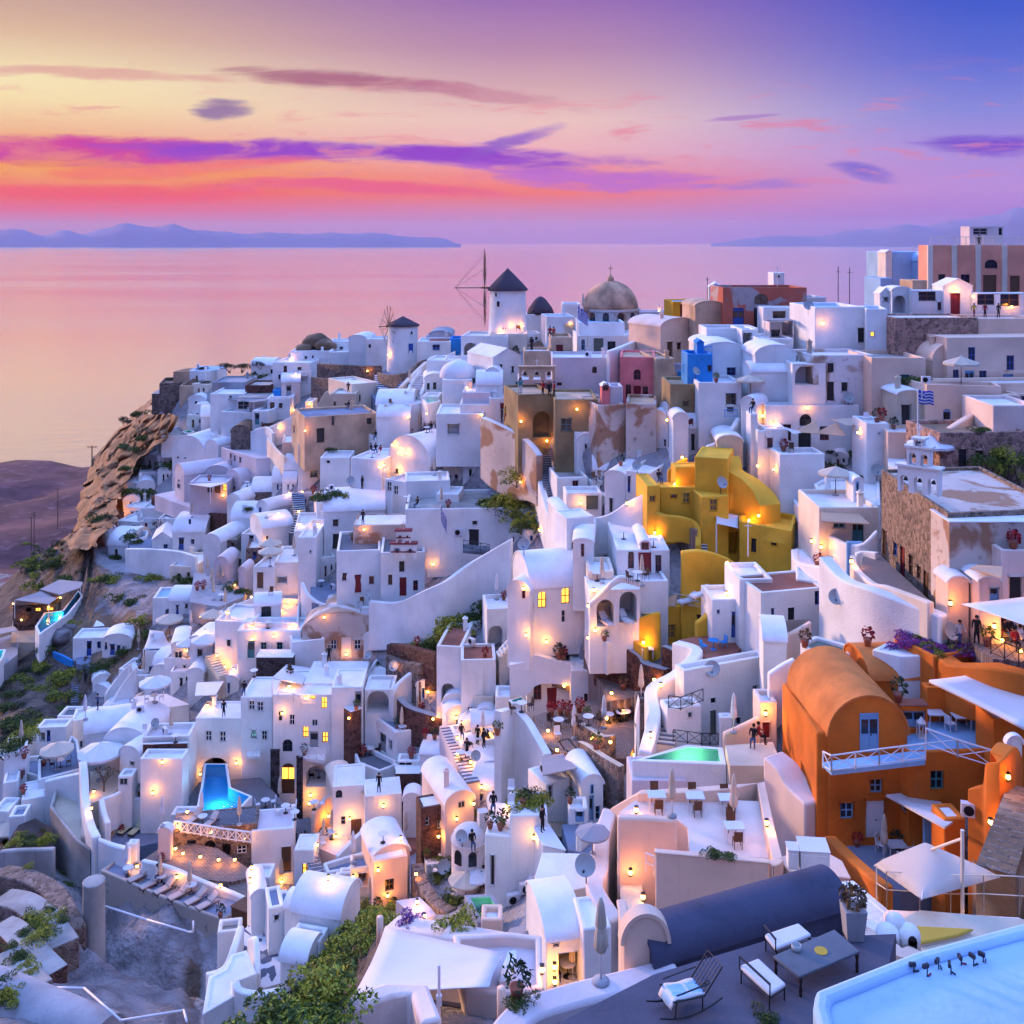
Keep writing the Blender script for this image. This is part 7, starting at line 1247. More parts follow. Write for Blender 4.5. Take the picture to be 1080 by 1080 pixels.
V('small dark red stone house with two white windows',697,805,300,172,th=-18,L=4,roof='flat',m='redstone',floor='white',par=.05,D=84.5,ops=[('ww',722,225,18,38),('ww',778,238,26,36)]); lm(750,220,'the small red stone house'); V('dark red stone block under the vents',592,692,145,20,th=-12,L=3,roof='flat',m='redstone',floor='white',par=0,D=97);
V('smooth white barrel vault house with a grey window',800,922,258,160,th=-24,L=12,roof='vault',r=.75,D=84,m='pinkw',ops=[('wg',866,153,28,26)]); lm(840,80,'the smooth barrel vault'); v('white rounded arch wall',620,695,235,140,th=0,L=3,roof='vault',r=.9,D=92)
def roundhouse(label,x,yb,yt,w_,D,m='wornwhite'):
 N=P(tx(x),ty(yb),D); k=D/F/_T[2]; r=w_*k/2; h=(yb-yt)*k; root=empty('round_house',N,label,'house'); bm=bmesh.new(); lathe(bm,[(r,-3),(r,h),(r*1.05,h),(r*1.05,h+.12)],30); meshobj('wall',bm,m,root,smooth=True).data.set_sharp_from_angle(angle=R(50)); bm=bmesh.new(); lathe(bm,[(r*.98,h+.1)]+[(r*.98*math.cos(t*math.pi/18),h+.1+r*.75*math.sin(t*math.pi/18)) for t in range(1,9)],30); box(bm,(r*.75,r*.3,h+.9),(.7,.7,2.0),.3); meshobj('roof',bm,'wornwhite',root,smooth=True).data.set_sharp_from_angle(angle=R(40))
 for a in (-2.2,-1.35):
  bm=bmesh.new(); box(bm,(r*math.cos(a),r*math.sin(a),h*.55),(.12,.6,.75),a); tube(bm,(r*math.cos(a)*.99,r*math.sin(a)*.99,h*.55+.37),(r*math.cos(a)*1.01,r*math.sin(a)*1.01,h*.55+.37),.3,n=16); meshobj('window',bm,'glass',root)
roundhouse('stubby round chapel house with a dome and two dark arched windows',900,410,300,150,76); lm(880,320,'the round chapel house')
V('small white barrel chapel with a dark arched opening',990,1085,260,195,th=-8,L=4,roof='vault',r=.8,m='wornwhite',floor='wornwhite',D=78,ops=[('wka',1000,215,16,34)]); drum('low white dome cap house',1060,190,160,90,80,m='wornwhite',name='dome')
V('peach-walled barrel house with lamps and a shuttered window',495,640,560,395,th=-16,L=7,roof='flat',m='peach',floor='roof',D=80,par=.02,ops=[('wn',563,493,38,50)]); V('smooth white barrel roof over the peach house',495,650,420,385,th=-22,L=8,roof='vault',r=.55,m='peach',D=80.8); lm(580,420,'the peach-walled barrel house'); v('cream porch frame with lamps',400,495,520,425,th=-10,L=4,roof='flat',m='cream',D=82,par=.3,floor='bluegrey',ops=[('nb',455,470,46,60,2)])
b('white walled balcony with a blue-grey floor',[(282,400),(380,370),(475,345),(480,370),(390,425),(300,440)],470,floor='bluegrey',D=87,par=.5); W('white scooped wall between patios',[(340,370,420,90),(400,310,380,91),(450,265,340,92),(470,270,340,92)],t=.4); v('white small terrace block',340,425,520,480,th=0,L=4,roof='flat',D=84,floor='bluegrey')
st('black and white tiled steps between white houses',270,480,200,230,60,18,m='slatetile',nose='white'); slab('path',[(180,520),(240,470),(290,480),(260,530)],'slatetile',D=86);
W('white wavy garden wall',[(240,560,640,78),(300,500,590,80),(360,540,600,80),(430,570,640,79)],t=.6); v('white flat roof with lamps',330,450,560,500,th=-5,L=4,roof='flat',floor='bluegrey',D=82)
slab('path',[(590,560),(690,545),(760,610),(800,650),(700,650)],'lilac',D=73); W('rubble stone path edge',[(680,400,440,82),(700,470,520,79),(760,560,620,75),(830,600,650,73)],t=1,m='stone')
# bottom centre big peach roofs
V('white flat-roofed house with green plunge pool',965,1090,520,290,th=8,L=8,roof='flat',floor='white',par=.1,D=68,ops=[('dk',998,430,18,130)]); lm(1020,350,'the plunge-pool house')
POOL('glowing green plunge pool with a grey rim',[(878,535),(1000,530),(1035,590),(960,655),(935,650)],720,D=63,rim='grey',floor='poolgreen',power=350,depth=.9,col=(.7,1,.5)); v('orange-lit low wall house',950,1040,740,640,th=0,L=3,roof='flat',m='peach',D=62.5)
tile(540,810,4)
V('white vaulted house end with pale window',145,245,150,70,th=-30,L=5,roof='flat',floor='white',par=.05,D=71,ops=[('wg',162,95,18,60)]); V('white barrel-fronted house with pale blue shutters',292,385,235,80,th=-14,L=7,roof='vault',r=.9,D=70,ops=[('ws',337,88,14,40),('ds',335,170,20,110),('ws',362,190,20,60)]); lm(340,100,'the barrel-fronted house with blue shutters'); v('white low wall with pale blue doors',240,320,230,170,th=0,L=3,roof='flat',D=68,ops=[('ds',285,205,36,50)]); v('white flat annex roof',-10,150,300,200,th=0,L=6,roof='flat',D=68,par=.1)
slab('terrace',[(210,240),(310,225),(420,330),(330,372),(240,345)],'bluegrey',D=64.5); W('white curved parapet of the blue patio',[(278,290,330,65),(320,250,330,66),(390,225,300,67)],t=.4); b('white stair-shaped parapet',[(65,200),(120,190),(225,350),(130,330)],380,D=65.5,par=0)
V('white flat roof house with a satellite dish and barrel front',75,350,600,520,th=-14,L=9,roof='flat',D=57,par=.02,floor='white') if False else B('white house with a smooth stepped roof and a satellite dish',[(130,365),(340,370),(345,500),(75,560),(95,480)],700,D=56.5,par=0,floor='white'); lm(220,430,'the satellite-dish house')
V('white barrel-roofed house with a dark porch and lamps',145,305,930,735,th=-12,L=9,roof='vaultx',r=.35,D=50.5,ops=[('nk',245,850,100,150,2.5),('wk',186,748,24,14)]); lm(200,800,'the dark porch house'); v('white stepped porch wall',300,420,900,680,th=-8,L=5,roof='flat',D=50,par=.1)
B('pale pool deck with a pink parapet',[(-250,700),(-5,690),(125,705),(130,925),(0,950),(-200,950)],1080,m='pinkw',floor='lilac',D=43,par=.5); POOL('turquoise pool corner beside the white sail',[(-60,900),(-20,770),(20,765),(20,810),(-10,900)],D=44.1,floor='poolfloor',rim='white')
W('rough peach plaster wall rising beside the stairs',[(415,170,700,60),(380,280,700,58),(370,420,720,55),(350,500,760,53),(440,640,780,51)],t=.9,m='pinkw',down=3,smooth=True)
V('big peach terrace house with umbrellas and square tables',445,745,605,205,th=0,L=3,roof='flat',m='peach',floor='pinkw',par=.3,D=57) if False else None
slab('terrace',[(450,190),(540,120),(1040,140),(1085,380),(750,360),(740,250),(690,215)],'pinkw',D=52.5,th=6); slab('terrace',[(745,275),(1080,270),(1090,390),(900,400),(745,350)],'pinkw',D=54.8,th=.3) if False else None
W('front peach parapet of the table terrace',[(445,200,420,54.6),(560,203,420,54.6),(695,212,420,54.4)],t=.5,m='peach',smooth=False,down=6); W('rear peach parapet of the table terrace',[(430,165,260,60),(540,100,150,58),(700,95,150,58),(900,80,145,58),(1050,60,130,59),(1090,260,330,53.6),(1120,380,470,51)],t=.5,m='peach',smooth=False,down=6)
V('broad smooth peach wall of the table terrace',605,1085,605,405,th=9,L=.5,roof='flat',m='peach',floor='peach',par=0,D=50,found=6); lm(800,450,'the broad peach wall'); W('curving peach parapet end',[(1085,400,620,50.2),(1110,395,600,50.4),(1125,380,560,51)],t=.5,m='peach'); b('peach block seat on the terrace',[(658,230),(745,222),(748,280),(658,270)],345,D=56,par=0,m='pinkw',floor='white'); st('lamplit steps sunk between peach walls',510,610,500,440,100,8,m='beige',nose='cream',D0=50.5,D1=56); wl('peach inner stair wall',[(560,400,640),(590,560,640),(600,620,660)],m='peach',t=.3) if False else None
rail('small white stair railing on the peach wall',[(565,440,53),(600,455,52.6)],style='bar',h=1.0)
v('low peach wall below the pool',505,740,110,50,th=0,L=6,roof='flat',m='lilac',D=64,par=.1); slab('terrace',[(740,20),(1100,40),(1090,80),(740,70)],'beige',D=67)
# dark vault roof terrace in the foreground
V('dark navy barrel roof beside the foreground terrace',600,1412,842,838,th=-22,L=1.65,roof='vaultx',r=.8,m='navy',floor='navy',D=30); lm(850,700,'the dark navy barrel roof')
V('peach gable end with a tall narrow opening',472,655,895,745,th=-4,L=.35,roof='vault',r=1.25,m='peach',floor='peach',D=30.2,ops=[('nka',560,760,42,150,.4)]); v('peach side pier',462,490,890,660,th=0,L=1,roof='flat',m='peach',floor='peach',D=30.8,par=0)
slab('foreground_terrace',[(150,1100),(600,870),(1100,720),(1620,700),(1500,1200),(900,1400),(100,1400)],'terracegrey',D=21.5,th=2)
W('sweeping lilac foreground parapet',[(-40,1120,1250,27),(60,1015,1160,28),(250,950,1100,29),(450,900,1040,29.5),(700,835,920,30)],t=.9,m='lilac',D=28,smooth=True)
tile(270,810,4)
B('pale lilac foreground roof with a raised rim',[(560,640),(870,690),(1100,740),(1180,780),(1040,880),(700,1000),(560,760)],1100,m='pinkw',floor='lilac',D=46,par=.4) if False else None
W('long pale parapet behind the white sail',[(570,645,740,50),(700,665,760,49),(850,690,780,48),(1000,715,800,47.5),(1110,735,820,47)],t=1.2,m='pinkw',smooth=False); slab('terrace',[(540,760),(640,700),(1110,760),(1150,900),(950,1000),(600,960)],'lilac',D=44)
sail('huge white fabric sail stretched over the lower terrace',[(545,670,48),(1055,785,45),(985,925,38),(410,965,40)],sag=.6,m='canvaswhite'); lm(700,850,'the huge white sail')
for (px_,py0,py1,DD) in ((523,628,760,48.5),(1036,928,1060,36.5)):
 bm=bmesh.new(); a=P(tx(px_),ty(py0),DD); bb_=P(tx(px_),ty(py1),DD); tube(bm,(0,0,0),bb_-a,.16,n=16); o=meshobj('post',bm,'peach',smooth=True); o.location=a; tag(o,'round peach post holding the %s corner of the huge sail'%('upper left' if px_<700 else 'lower right'),'post')
W('lilac foreground parapet with a white vent pipe',[(60,1105,1300,27),(400,985,1200,29),(560,930,1150,30),(690,928,1150,30),(740,1060,1250,28)],t=.6,m='pinkw',smooth=False); lm(500,1000,'the lilac parapet roof')
tile(810,810,4)
V('orange terrace wall around the lower patio',250,560,620,560,th=0,L=1,roof='flat',m='orange',D=48) if False else W('low orange patio wall',[(262,285,360,57),(350,370,450,53),(430,440,530,50),(500,495,590,48)],t=.7,m='orange',smooth=False,down=5)
slab('terrace',[(280,300),(660,290),(800,330),(800,450),(560,520),(470,480)],'bluegrey',D=54,th=3); panel('cream flat awning over the lower patio',[(498,112,57),(745,248,52),(812,205,54),(660,95,60)],0,m='canvaswhite',th=.12)
V('orange block beside the patio doors',745,835,360,215,th=-4,L=3,roof='flat',m='orange',D=53,par=.1); v('pale blue patio door wall',655,745,320,200,th=0,L=.3,roof='flat',m='skyblue',D=55.5,par=0)
slab('steps_ground',[(860,380),(960,190),(1100,60),(1200,100),(1200,460),(950,520)],'rock',D=49,th=4); st('rough lamplit stone steps on the right edge',960,420,1080,80,150,14,m='rock',nose='stone')
V('pale cream leaning wall with a pinkish coping',30,210,400,-60,1,1) if False else W('tall pale wall left of the orange house',[(20,-60,200,62),(80,-10,260,61),(130,70,290,60),(205,140,300,58.5)],t=1.6,m='pinkw',down=5)
B('peach ledge with the white roof boxes',[(45,385),(110,370),(240,360),(310,400),(345,470),(90,440)],560,D=50,m='peach',floor='peach',par=0);
v('long peach parapet wall',-60,60,540,370,th=0,L=5,roof='flat',m='peach',D=53,par=.3)
def boxprop(label,name,cat,x,yb,w_,h,d,D,m,rz=0,extra=None):
 N=P(tx(x),ty(yb),D); root=empty(name,N,label,cat,rz=rz); bm=bmesh.new(); box(bm,(0,0,h/2),(w_,d,h)); meshobj('casing',bm,m,root,bevel=.03); bm=bmesh.new(); box(bm,(0,0,h+.03),(w_+.06,d+.06,.05)); meshobj('lid',bm,'canvaswhite',root); bm=bmesh.new(); box(bm,(0,-d/2-.02,h*.5),(w_*.8,.03,h*.7)); meshobj('front_panel',bm,m,root); return root
boxprop('large white boxy cabinet on the peach ledge','cabinet','cabinet',190,418,1.35,1.05,1.2,49.5,'white',R(-6)); boxprop('small white air unit beside the large cabinet','air_conditioner','air conditioner',103,412,.5,.9,.7,49.4,'white',R(-6))
B('long white sloping roof slab with a plant pot',[(210,490),(360,472),(530,615),(480,680),(330,560)],760,D=38,m='white',floor='white',par=.05);
B('bright white-blue roof in the bottom right corner',[(200,935),(620,770),(1400,560),(1500,1300),(300,1400),(190,1000)],1300,m='bluewash',floor='bluewash',D=15.5,par=.12); lm(700,950,'the bright blue-white roof')
b('cream wall of the small oven terrace',[(380,660),(440,655),(610,770),(560,800),(480,775)],810,D=32,m='peach',floor='white',par=0) ; W('cream parapet below the oven',[(378,662,800,33),(440,700,820,31.5),(560,775,830,30.5),(630,765,820,31)],t=.5,m='peach')
slab('terrace',[(560,640),(640,600),(1100,640),(1100,760),(700,800),(600,750)],'beige',D=32.5)
B('glowing yellow cushion terrace bench',[(608,680),(860,690),(800,712),(640,745)],770,D=33,m='cream',floor='clothyellow',par=0)
W('cream low wall under the big parasol',[(500,600,640,37),(620,610,650,36),(760,620,670,36),(900,630,680,36),(1080,640,690,36)],t=.4,m='pinkw'); rail('thin cream railing behind the parasol',[(458,560,39),(500,590,38),(640,600,37.5),(770,610,37),(910,610,36.5),(1060,620,36),(1200,630,36)],m='cream',style='bar',h=1.35,st=2.6,r=.018)
# big square parasol
def bigparasol():
 c=[(448,412,41),(650,322,43),(978,462,39),(648,556,34)]; q=[P(tx(a),ty(b),d) for a,b,d in c]; base=P(tx(820),ty(688),36.5); root=empty('parasol',base,'large square white parasol glowing yellow underneath on a side pole','parasol'); bm=bmesh.new(); ctr=sum(q,Vector())/4+Vector((0,0,.75)); n=10; G=[]
 for i in range(n+1):
  row=[]
  for j in range(n+1):
   u,v_=i/n,j/n; p=q[0].lerp(q[1],u).lerp(q[3].lerp(q[2],u),v_); m=max(abs(u-.5),abs(v_-.5))*2; p.z+=.95*(1-m)**.8-.10*math.sin(math.pi*u)*0; row.append(bm.verts.new(p-base))
  G.append(row)
 for i in range(n):
  for j in range(n): bm.faces.new((G[i][j],G[i+1][j],G[i+1][j+1],G[i][j+1]))
 o=meshobj('canopy',bm,'canvaslit',root,smooth=True); o.modifiers.new('thickness','SOLIDIFY').thickness=.02
 for p in q: b_=bmesh.new(); tube(b_,ctr-base-Vector((0,0,.15)),p-base,.025); meshobj('rib',b_,'whitemetal',root)
 b_=bmesh.new(); tube(b_,(0,0,0),(0,0,3.6),.07); tube(b_,(0,0,3.3),ctr-base,.05); meshobj('pole',b_,'cream',root); lightobj(ctr-base+Vector((1.2,-.6,-1.2)),130,(1,.6,.15),.1,root)
bigparasol()
# oven
def oven():
 N=P(tx(550),ty(735),31.5); root=empty('bread_oven',N,'little white domed double oven with two dark arched mouths','oven'); root.scale=(.72,)*3; bm=bmesh.new()
 for dx in (-.45,.42): lathe(bm,[(.5,-.3),(.5,.35)]+[(.5*math.cos(t*math.pi/16),.35+.42*math.sin(t*math.pi/16)) for t in range(1,8)],20,(dx,0,0))
 lathe(bm,[(.42,.1),(.42,.6)]+[(.42*math.cos(t*math.pi/16),.6+.4*math.sin(t*math.pi/16)) for t in range(1,8)],20,(0,.35,0)); meshobj('dome',bm,'white',root,smooth=True)
 for dx in (-.45,.42): bm=bmesh.new(); box(bm,(dx,-.46,.2),(.36,.14,.36)); tube(bm,(dx,-.53,.38),(dx,-.39,.38),.18,n=16); meshobj('oven_mouth',bm,'dark',root)
oven()
def build_bvh():
 bpy.context.view_layer.update(); V_=[]; F_=[]
 for o in COL.objects:
  if o.type!='MESH' or (o.parent is None and o.name.startswith('sea')): continue
  if any(o.name.startswith(k) for k in ('fabric','cover','water','rail','post','foliage','canopy')): continue
  r=o
  while r.parent: r=r.parent
  if any(r is q[0] for q in PROTO.values()): continue
  mw=o.matrix_world; n=len(V_); V_.extend([mw@v.co for v in o.data.vertices]); F_.extend([[n+i for i in p.vertices] for p in o.data.polygons])
 return BVHTree.FromPolygons(V_,F_)
BV=build_bvh(); CAM=Vector((0,0,HC))
def hit(x,y):
 d=ray_dir(x,y).normalized(); return BV.ray_cast(CAM,d,600)
def ground(x,y,maxup=2.5):
 """point under pixel: a floor if the ray meets one, else the foot of the wall it meets"""
 l,n,i,dd=hit(x,y)
 if l is None: return P(x,y,Dm(x,y))
 if abs(n.z)>.45: return l
 q=l-Vector((l.x,l.y,0)).normalized()*.45; r=BV.ray_cast(q,Vector((0,0,-1)),6)
 return r[0] if r[0] is not None else l
def put(key,x,y,label,sc=1,rz=0,group=None,auto=True):
 X_,Y_=tx(x),ty(y); g=ground(X_,Y_); return use(key,g,rz,sc,label,group,auto,(X_,Y_))
tile(0,0,1); r=random.Random(11); GF='small white houses packed on the slope'
FZ=[(160,430),(205,402),(330,372),(430,357),(640,345),(850,335),(1000,345),(1080,420),(1080,640),(820,700),(640,760),(560,930),(470,960),(420,930),(330,900),(200,905),(100,860),(20,820),(90,740),(170,690),(190,620),(110,590),(130,540)]
nf=0; spots=[(x+r.uniform(-4,4),y+r.uniform(-4,4)) for y in range(365,930,13) for x in range(20,1080,17)]
for (x,y) in spots:
 if not inpoly(x,y,FZ) or (430<x<560 and 575<y<690) or (680<x<845 and 475<y<680) or (x<205 and y<480): continue
 l,n,i,dd=hit(x,y)
 if l is None: continue
 under=BV.ray_cast(l+Vector((0,0,-.01)),Vector((0,0,-1)),2)
 D=l.y;
 # bare hillside? compare with terrain depth
 hv=hill_bvh.ray_cast(CAM,ray_dir(x,y).normalized(),600) if 'hill_bvh' in globals() else None
 if hv is None or hv[0] is None or (hv[0]-l).length>.05: continue
 w_=r.uniform(13,24)*(1 if y<600 else 1.25); h_=r.uniform(9,17)*(1 if y<600 else 1.3); kind=r.random(); th=r.uniform(-28,28); dk=r.choice(['dk','db','dn','dg','dr']); L_=r.uniform(4,7)
 oo=[(dk,x+r.uniform(-.15,.0)*w_,y-1-h_*.3,w_*.14,h_*.55)]+([('wk',x+w_*.25,y-h_*.55,w_*.13,h_*.28)] if r.random()<.7 else [])
 cn={'dk':'dark','db':'blue','dn':'brown','dg':'grey','dr':'red'}[dk]; D0=hv[0].y
 if kind<.45: V('small white vaulted house with a %s door'%cn,x-w_/2,x+w_/2,y,y-h_*.7,th=th,L=L_,roof='vault',r=r.uniform(.5,.9),ops=oo,D=D0,auto=True,group=GF)
 elif kind<.85: V('small white flat-roofed house with a %s door'%cn,x-w_/2,x+w_/2,y,y-h_,th=th,L=L_,roof='flat',par=.3,ops=oo,D=D0,auto=True,group=GF,m=r.choice(['white','white','white','cream','lilac']))
 else: V('small white house with a long rounded roof and %s door'%cn,x-w_/2,x+w_/2,y,y-h_*.8,th=th,L=L_,roof='vaultx',r=.6,ops=oo,D=D0,auto=True,group=GF)
 nf+=1
 if nf%8==0: BV=build_bvh()
BV=build_bvh(); print('fillers',nf)
GL='warm lamps on the paths and terraces'; GP='open parasols'; GC='closed parasols'; GS='sun loungers'; GCh='terrace chairs'; GT='small tables'; GPe='people on the terraces'
def lamp(x,y,p=45,D=None):
 X_,Y_=tx(x),ty(y); l,n,i,dd=hit(X_,Y_)
 if l is None: l=P(X_,Y_,Dm(X_,Y_)); n=Vector((0,-1,0))
 v_=(CAM-l).normalized(); loc=l+v_*.22+Vector((0,0,.12 if abs(n.z)>.5 else 0)); o=use('lamp',loc,0,1,'small glowing lamp',GL,True,(X_,Y_)); lightobj(v_*.55+Vector((0,0,.1)),p*.25,(1,.35,.03),.15,o)
LP={(60,320):[(1062,425,150),(1000,450),(935,525,120),(700,810,90),(935,890,90),(872,1010),(980,803),(1035,795),(1020,878),(1025,935),(1008,300,70),(985,235)],
(300,320):[(437,218,150),(962,97,150),(1007,95,150),(905,125,90),(998,498,120),(105,425,90),(140,935),(830,470,90),(600,465),(400,690,90),(480,630,90),(455,597,80),(1075,955,90),(770,360,90),(350,285,120)],
(540,320):[(245,85,150),(147,580,90),(718,655,120),(290,843,90),(485,843,90),(122,957,90),(1000,915,60),(1040,895,60),(620,30,10)],
(810,320):[(25,700,100),(225,1028,90),(185,1003),(380,545,120),(232,85)],
(0,560):[(990,232,90),(1060,282),(963,345,150),(865,427,150),(1065,455),(915,530,80),(948,572,60),(985,588),(875,740,150),(160,292,200),(55,310,120),(255,285,120),(205,320,200),(90,375,90)],
(270,560):[(135,298,200),(110,340,90),(150,410,90),(725,678,100),(747,793,100),(850,873,90),(905,980,90),(845,788),(850,945),(140,660,150)],
(540,560):[(145,468,90),(322,450,90),(345,250,260),(908,140,60),(905,270,60),(628,650,90),(585,867,90),(515,943,60),(1070,770,200),(152,848,60),(415,890,150),(600,627),(555,470,120),(400,790,60),(470,760),(60,440,120),(420,690),(190,930)],
(810,560):[(352,135,70),(770,305,70),(955,402,50),(987,470,50),(1065,512,50),(1013,1037,30)],
(0,810):[(645,105,90),(790,190,120),(750,252,60),(890,270,60),(1030,300,60),(740,345,60),(772,365,70),(845,380,70),(922,392,70),(990,392,70),(1062,425,70),(578,420,90),(745,460,60),(930,500,60),(1055,480,60),(395,105),(385,175)],
(270,810):[(230,115,60),(225,150),(395,215,120),(610,302,90),(770,288,60),(918,150,60),(847,215,25),(952,80),(515,430,90),(675,453,50),(555,538,60),(305,468,70),(108,480,60),(710,630),(680,570),(410,458)],
(540,810):[(180,838,40),(180,900,40),(127,860,25),(500,440,20),(553,553,12),(525,185,25),(1075,240,20)],
(810,810):[(940,228,12),(1013,37,10)]}
for (a,b_),ls in LP.items():
 tile(a,b_,4)
 for q in ls: lamp(q[0],q[1],q[2] if len(q)>2 else 35)
def putp(key,x,y,label,grp,sc=1,rz=0): return put(key,x,y,label,sc,rz,grp)
# parasols : canopy pixel -> base below
PO={(0,560):[('par_cream',715,445,1.15),('par_white',865,450,1.1),('par_cream',900,375,1.1),('par_white',790,480,.9),('par_cream',240,1010,1.1),('par_white',655,725,1.15)],
(60,320):[('par_cream',768,1010,1),('par_white',850,870,1),('par_cream',900,1075,1)],(270,560):[('par_cream',60,150,1)],
(300,320):[('par_white',820,235,1.1)],(540,320):[('par_cream',1005,280,1)],(810,320):[('par_cream',815,330,1.1),('par_white',685,545,1.3),('par_cream',285,800,1.0),('par_cream',940,50,.1)],
(0,740):[],(270,810):[('par_cream',885,530,.85),('par_white',930,480,.7)],(540,810):[('par_grey',60,560,.75),('par_cream',175,260,.72),('par_grey',340,360,.6)],(0,810):[('par_cream',35,250,1.0)]}
for (a,b_),ls in PO.items():
 tile(a,b_,4)
 for k,x,y,s_ in ls:
  if s_>.2: putp(k,x,y,{'par_cream':'open cream parasol','par_white':'open white parasol','par_grey':'open grey parasol'}[k],GP,s_)
tile(0,740,6.75); putp('par_white',715,560,'very large open white octagonal parasol',GP,1.5)
CP={(0,560):[(585,500),(875,185),(893,240),(920,200),(938,215),(900,290),(805,350),(950,330),(605,590),(575,580),(360,795),(90,905),(125,930),(722,860)],
(270,560):[(615,770),(682,640),(957,870),(1015,290),(1025,1050)],(540,560):[(548,230),(90,800),(262,800),(388,830),(545,690),(830,870),(930,1020),(935,850)],(540,320):[(318,205),(300,40)],
(810,320):[(475,440)],(0,810):[(850,215),(1010,240),(685,245),(535,425),(675,460),(800,510)],(270,810):[(320,290),(410,400),(480,400),(630,260),(100,150),(107,450)],(300,320):[(570,500),(40,960)]}
for (a,b_),ls in CP.items():
 tile(a,b_,4)
 for x,y in ls: putp('cl_tan' if (x*7+y)%3 else 'cl_white',x,y,'folded parasol',GC,1)
tile(540,810,4)
for x,y,s_ in ((675,205,1),(935,240,1.05),(255,885,.85),(375,905,.95)): putp('cl_tan',x,y,'tall folded tan parasol',GC,s_)
tile(810,810,4); putp('cl_tan',490,392,'tall folded tan parasol',GC,1)
tile(880,220,5.4); putp('cl_tan',935,480,'folded beige parasol',GC,1)
# loungers
LO={(0,810):[('lo_tan',590,470,-2.3),('lo_tan',640,500,-2.3),('lo_tan',700,520,-2.3),('lo_tan',760,545,-2.3),('lo_tan',830,565,-2.3),('lo_tan',880,585,-2.3),('lo_yel',535,265,-1.9),('lo_yel',578,270,-1.9),('lo_tan',820,225,-2.0),('lo_tan',890,240,-2.0),('lo_tan',990,260,-2.0),('lo_tan',1050,280,-2.0)],
(540,560):[('lo_white',745,275,-2.6),('lo_white',800,280,-2.6),('lo_white',395,395,-1.2),('lo_white',475,385,-1.2)],(270,560):[('lo_white',615,800,-2.4),('lo_white',670,820,-2.4),('lo_white',655,690,-2.2),('lo_white',690,700,-2.2)],(270,810):[('lo_white',570,155,-1.6)],(0,560):[('lo_white',780,800,-2.4)]}
for (a,b_),ls in LO.items():
 tile(a,b_,4)
 for k,x,y,rz in ls: putp(k,x,y,{'lo_tan':'tan cushioned sun lounger','lo_yel':'pale yellow cushioned sun lounger','lo_white':'white reclining sun lounger'}[k],GS,1,rz)
# tables with chairs
def tset(tk,ck,x,y,n=2,r_=.75,tl='small round white table',cl='terrace chair',a0=.4,sc=1):
 X_,Y_=tx(x),ty(y); g=ground(X_,Y_); use(tk,g,0,sc,tl,GT,True,(X_,Y_))
 for i in range(n):
  a=a0+2*math.pi*i/n; q=g+Vector((math.cos(a)*r_,math.sin(a)*r_,1)); h=BV.ray_cast(q,Vector((0,0,-1)),2.2); z=h[0].z if h[0] is not None else g.z
  if abs(z-g.z)>.4: z=g.z
  use(ck,Vector((q.x,q.y,z)),a-math.pi/2,sc,cl,GCh,True,PX(Vector((q.x,q.y,z))))
tile(540,560,4)
for x,y,n in ((185,520,2),(480,745,2),(408,775,2),(322,812,2),(197,825,3),(40,755,2),(460,770,1)): tset('table_w','chair_k',x,y+8,n,cl='dark chair with pale cushion')
tset('table_b','chair_b',850,500,2,.9,'bright blue round table','bright blue chair'); tset('table_w','chair_k',530,210,2); tset('sq_w','chair_t',570,455,1,.8,'blue-topped table','wooden chair')
tile(540,810,4)
for x,y in ((610,165),(772,170),(910,178),(938,300)): tset('sq_w','chair_t',x,y,2,.75,'square glass-white table','woven tan chair',a0=-1.57)
tset('table_w','chair_w',195,275,1,.7,cl='white chair'); tset('table_w','chair_k',235,880,2,.7)
tile(810,810,4); tset('sq_w','chair_w',540,375,3,.85,'square pale table','round wire chair')
tile(810,560,4); tset('sq_w','chair_w',815,830,2,.85,'square white table','curved wicker chair'); tset('sq_w','chair_w',705,800,1,.8,'small wooden table','wooden chair')
tile(0,810,4)
for x,y in ((540,455),(682,490),(808,528),(855,235),(1015,255)): tset('table_w','chair_w',x,y,0)
tile(270,810,4)
for x,y,n in ((40,165,2),(125,190,2),(320,300,2),(245,175,1),(450,165,0),(790,445,2)): tset('table_w','chair_w',x,y,n,cl='pale terrace chair')
tile(270,560,4)
for x,y,n in ((482,945,2),(617,810,0),(935,890,2),(1035,1035,1),(265,1040,2)): tset('table_w','chair_k',x,y,n,cl='black wire chair')
tile(300,320,4)
for x,y in ((480,545),(540,540),(500,520),(600,545),(420,600),(370,650),(450,650)): tset('table_w','chair_w',x,y,1)
tile(0,560,4); tset('table_w','chair_k',255,995,2); tset('table_w','chair_w',650,720,2)
# people
PE={(300,320):[('s_dark',475,535),('s_red',495,530),('s_dark',520,525),('s_white',540,525),('s_dark',590,525),('s_dark',618,540),('s_dark',385,545),('s_dark',410,550),('s_red',460,540),('s_dark',385,630),('s_red',405,640),('s_dark',365,625),('p_dark',850,475),('p_dark',877,478),('p_dark',917,498),('p_yel',934,496),('p_dark',1043,190),('p_teal',992,380)],
(540,320):[('p_red',130,390),('p_dark',157,395),('p_red',177,395),('p_teal',38,378),('p_dark',84,190),('s_red',160,140),('s_red',175,135)],
(0,560):[('p_blue',413,755)],(270,560):[('p_dark',935,880)],(810,560):[('p_dark',880,475),('p_white',808,400),('s_red',1040,500),('s_white',1065,490),('s_dark',1020,290),('s_dark',1000,285)],
(270,810):[('s_red',950,515),('s_white',960,490)],(540,560):[('s_dark',1020,905),('s_red',1040,895)],(0,810):[('p_white',665,445)]}
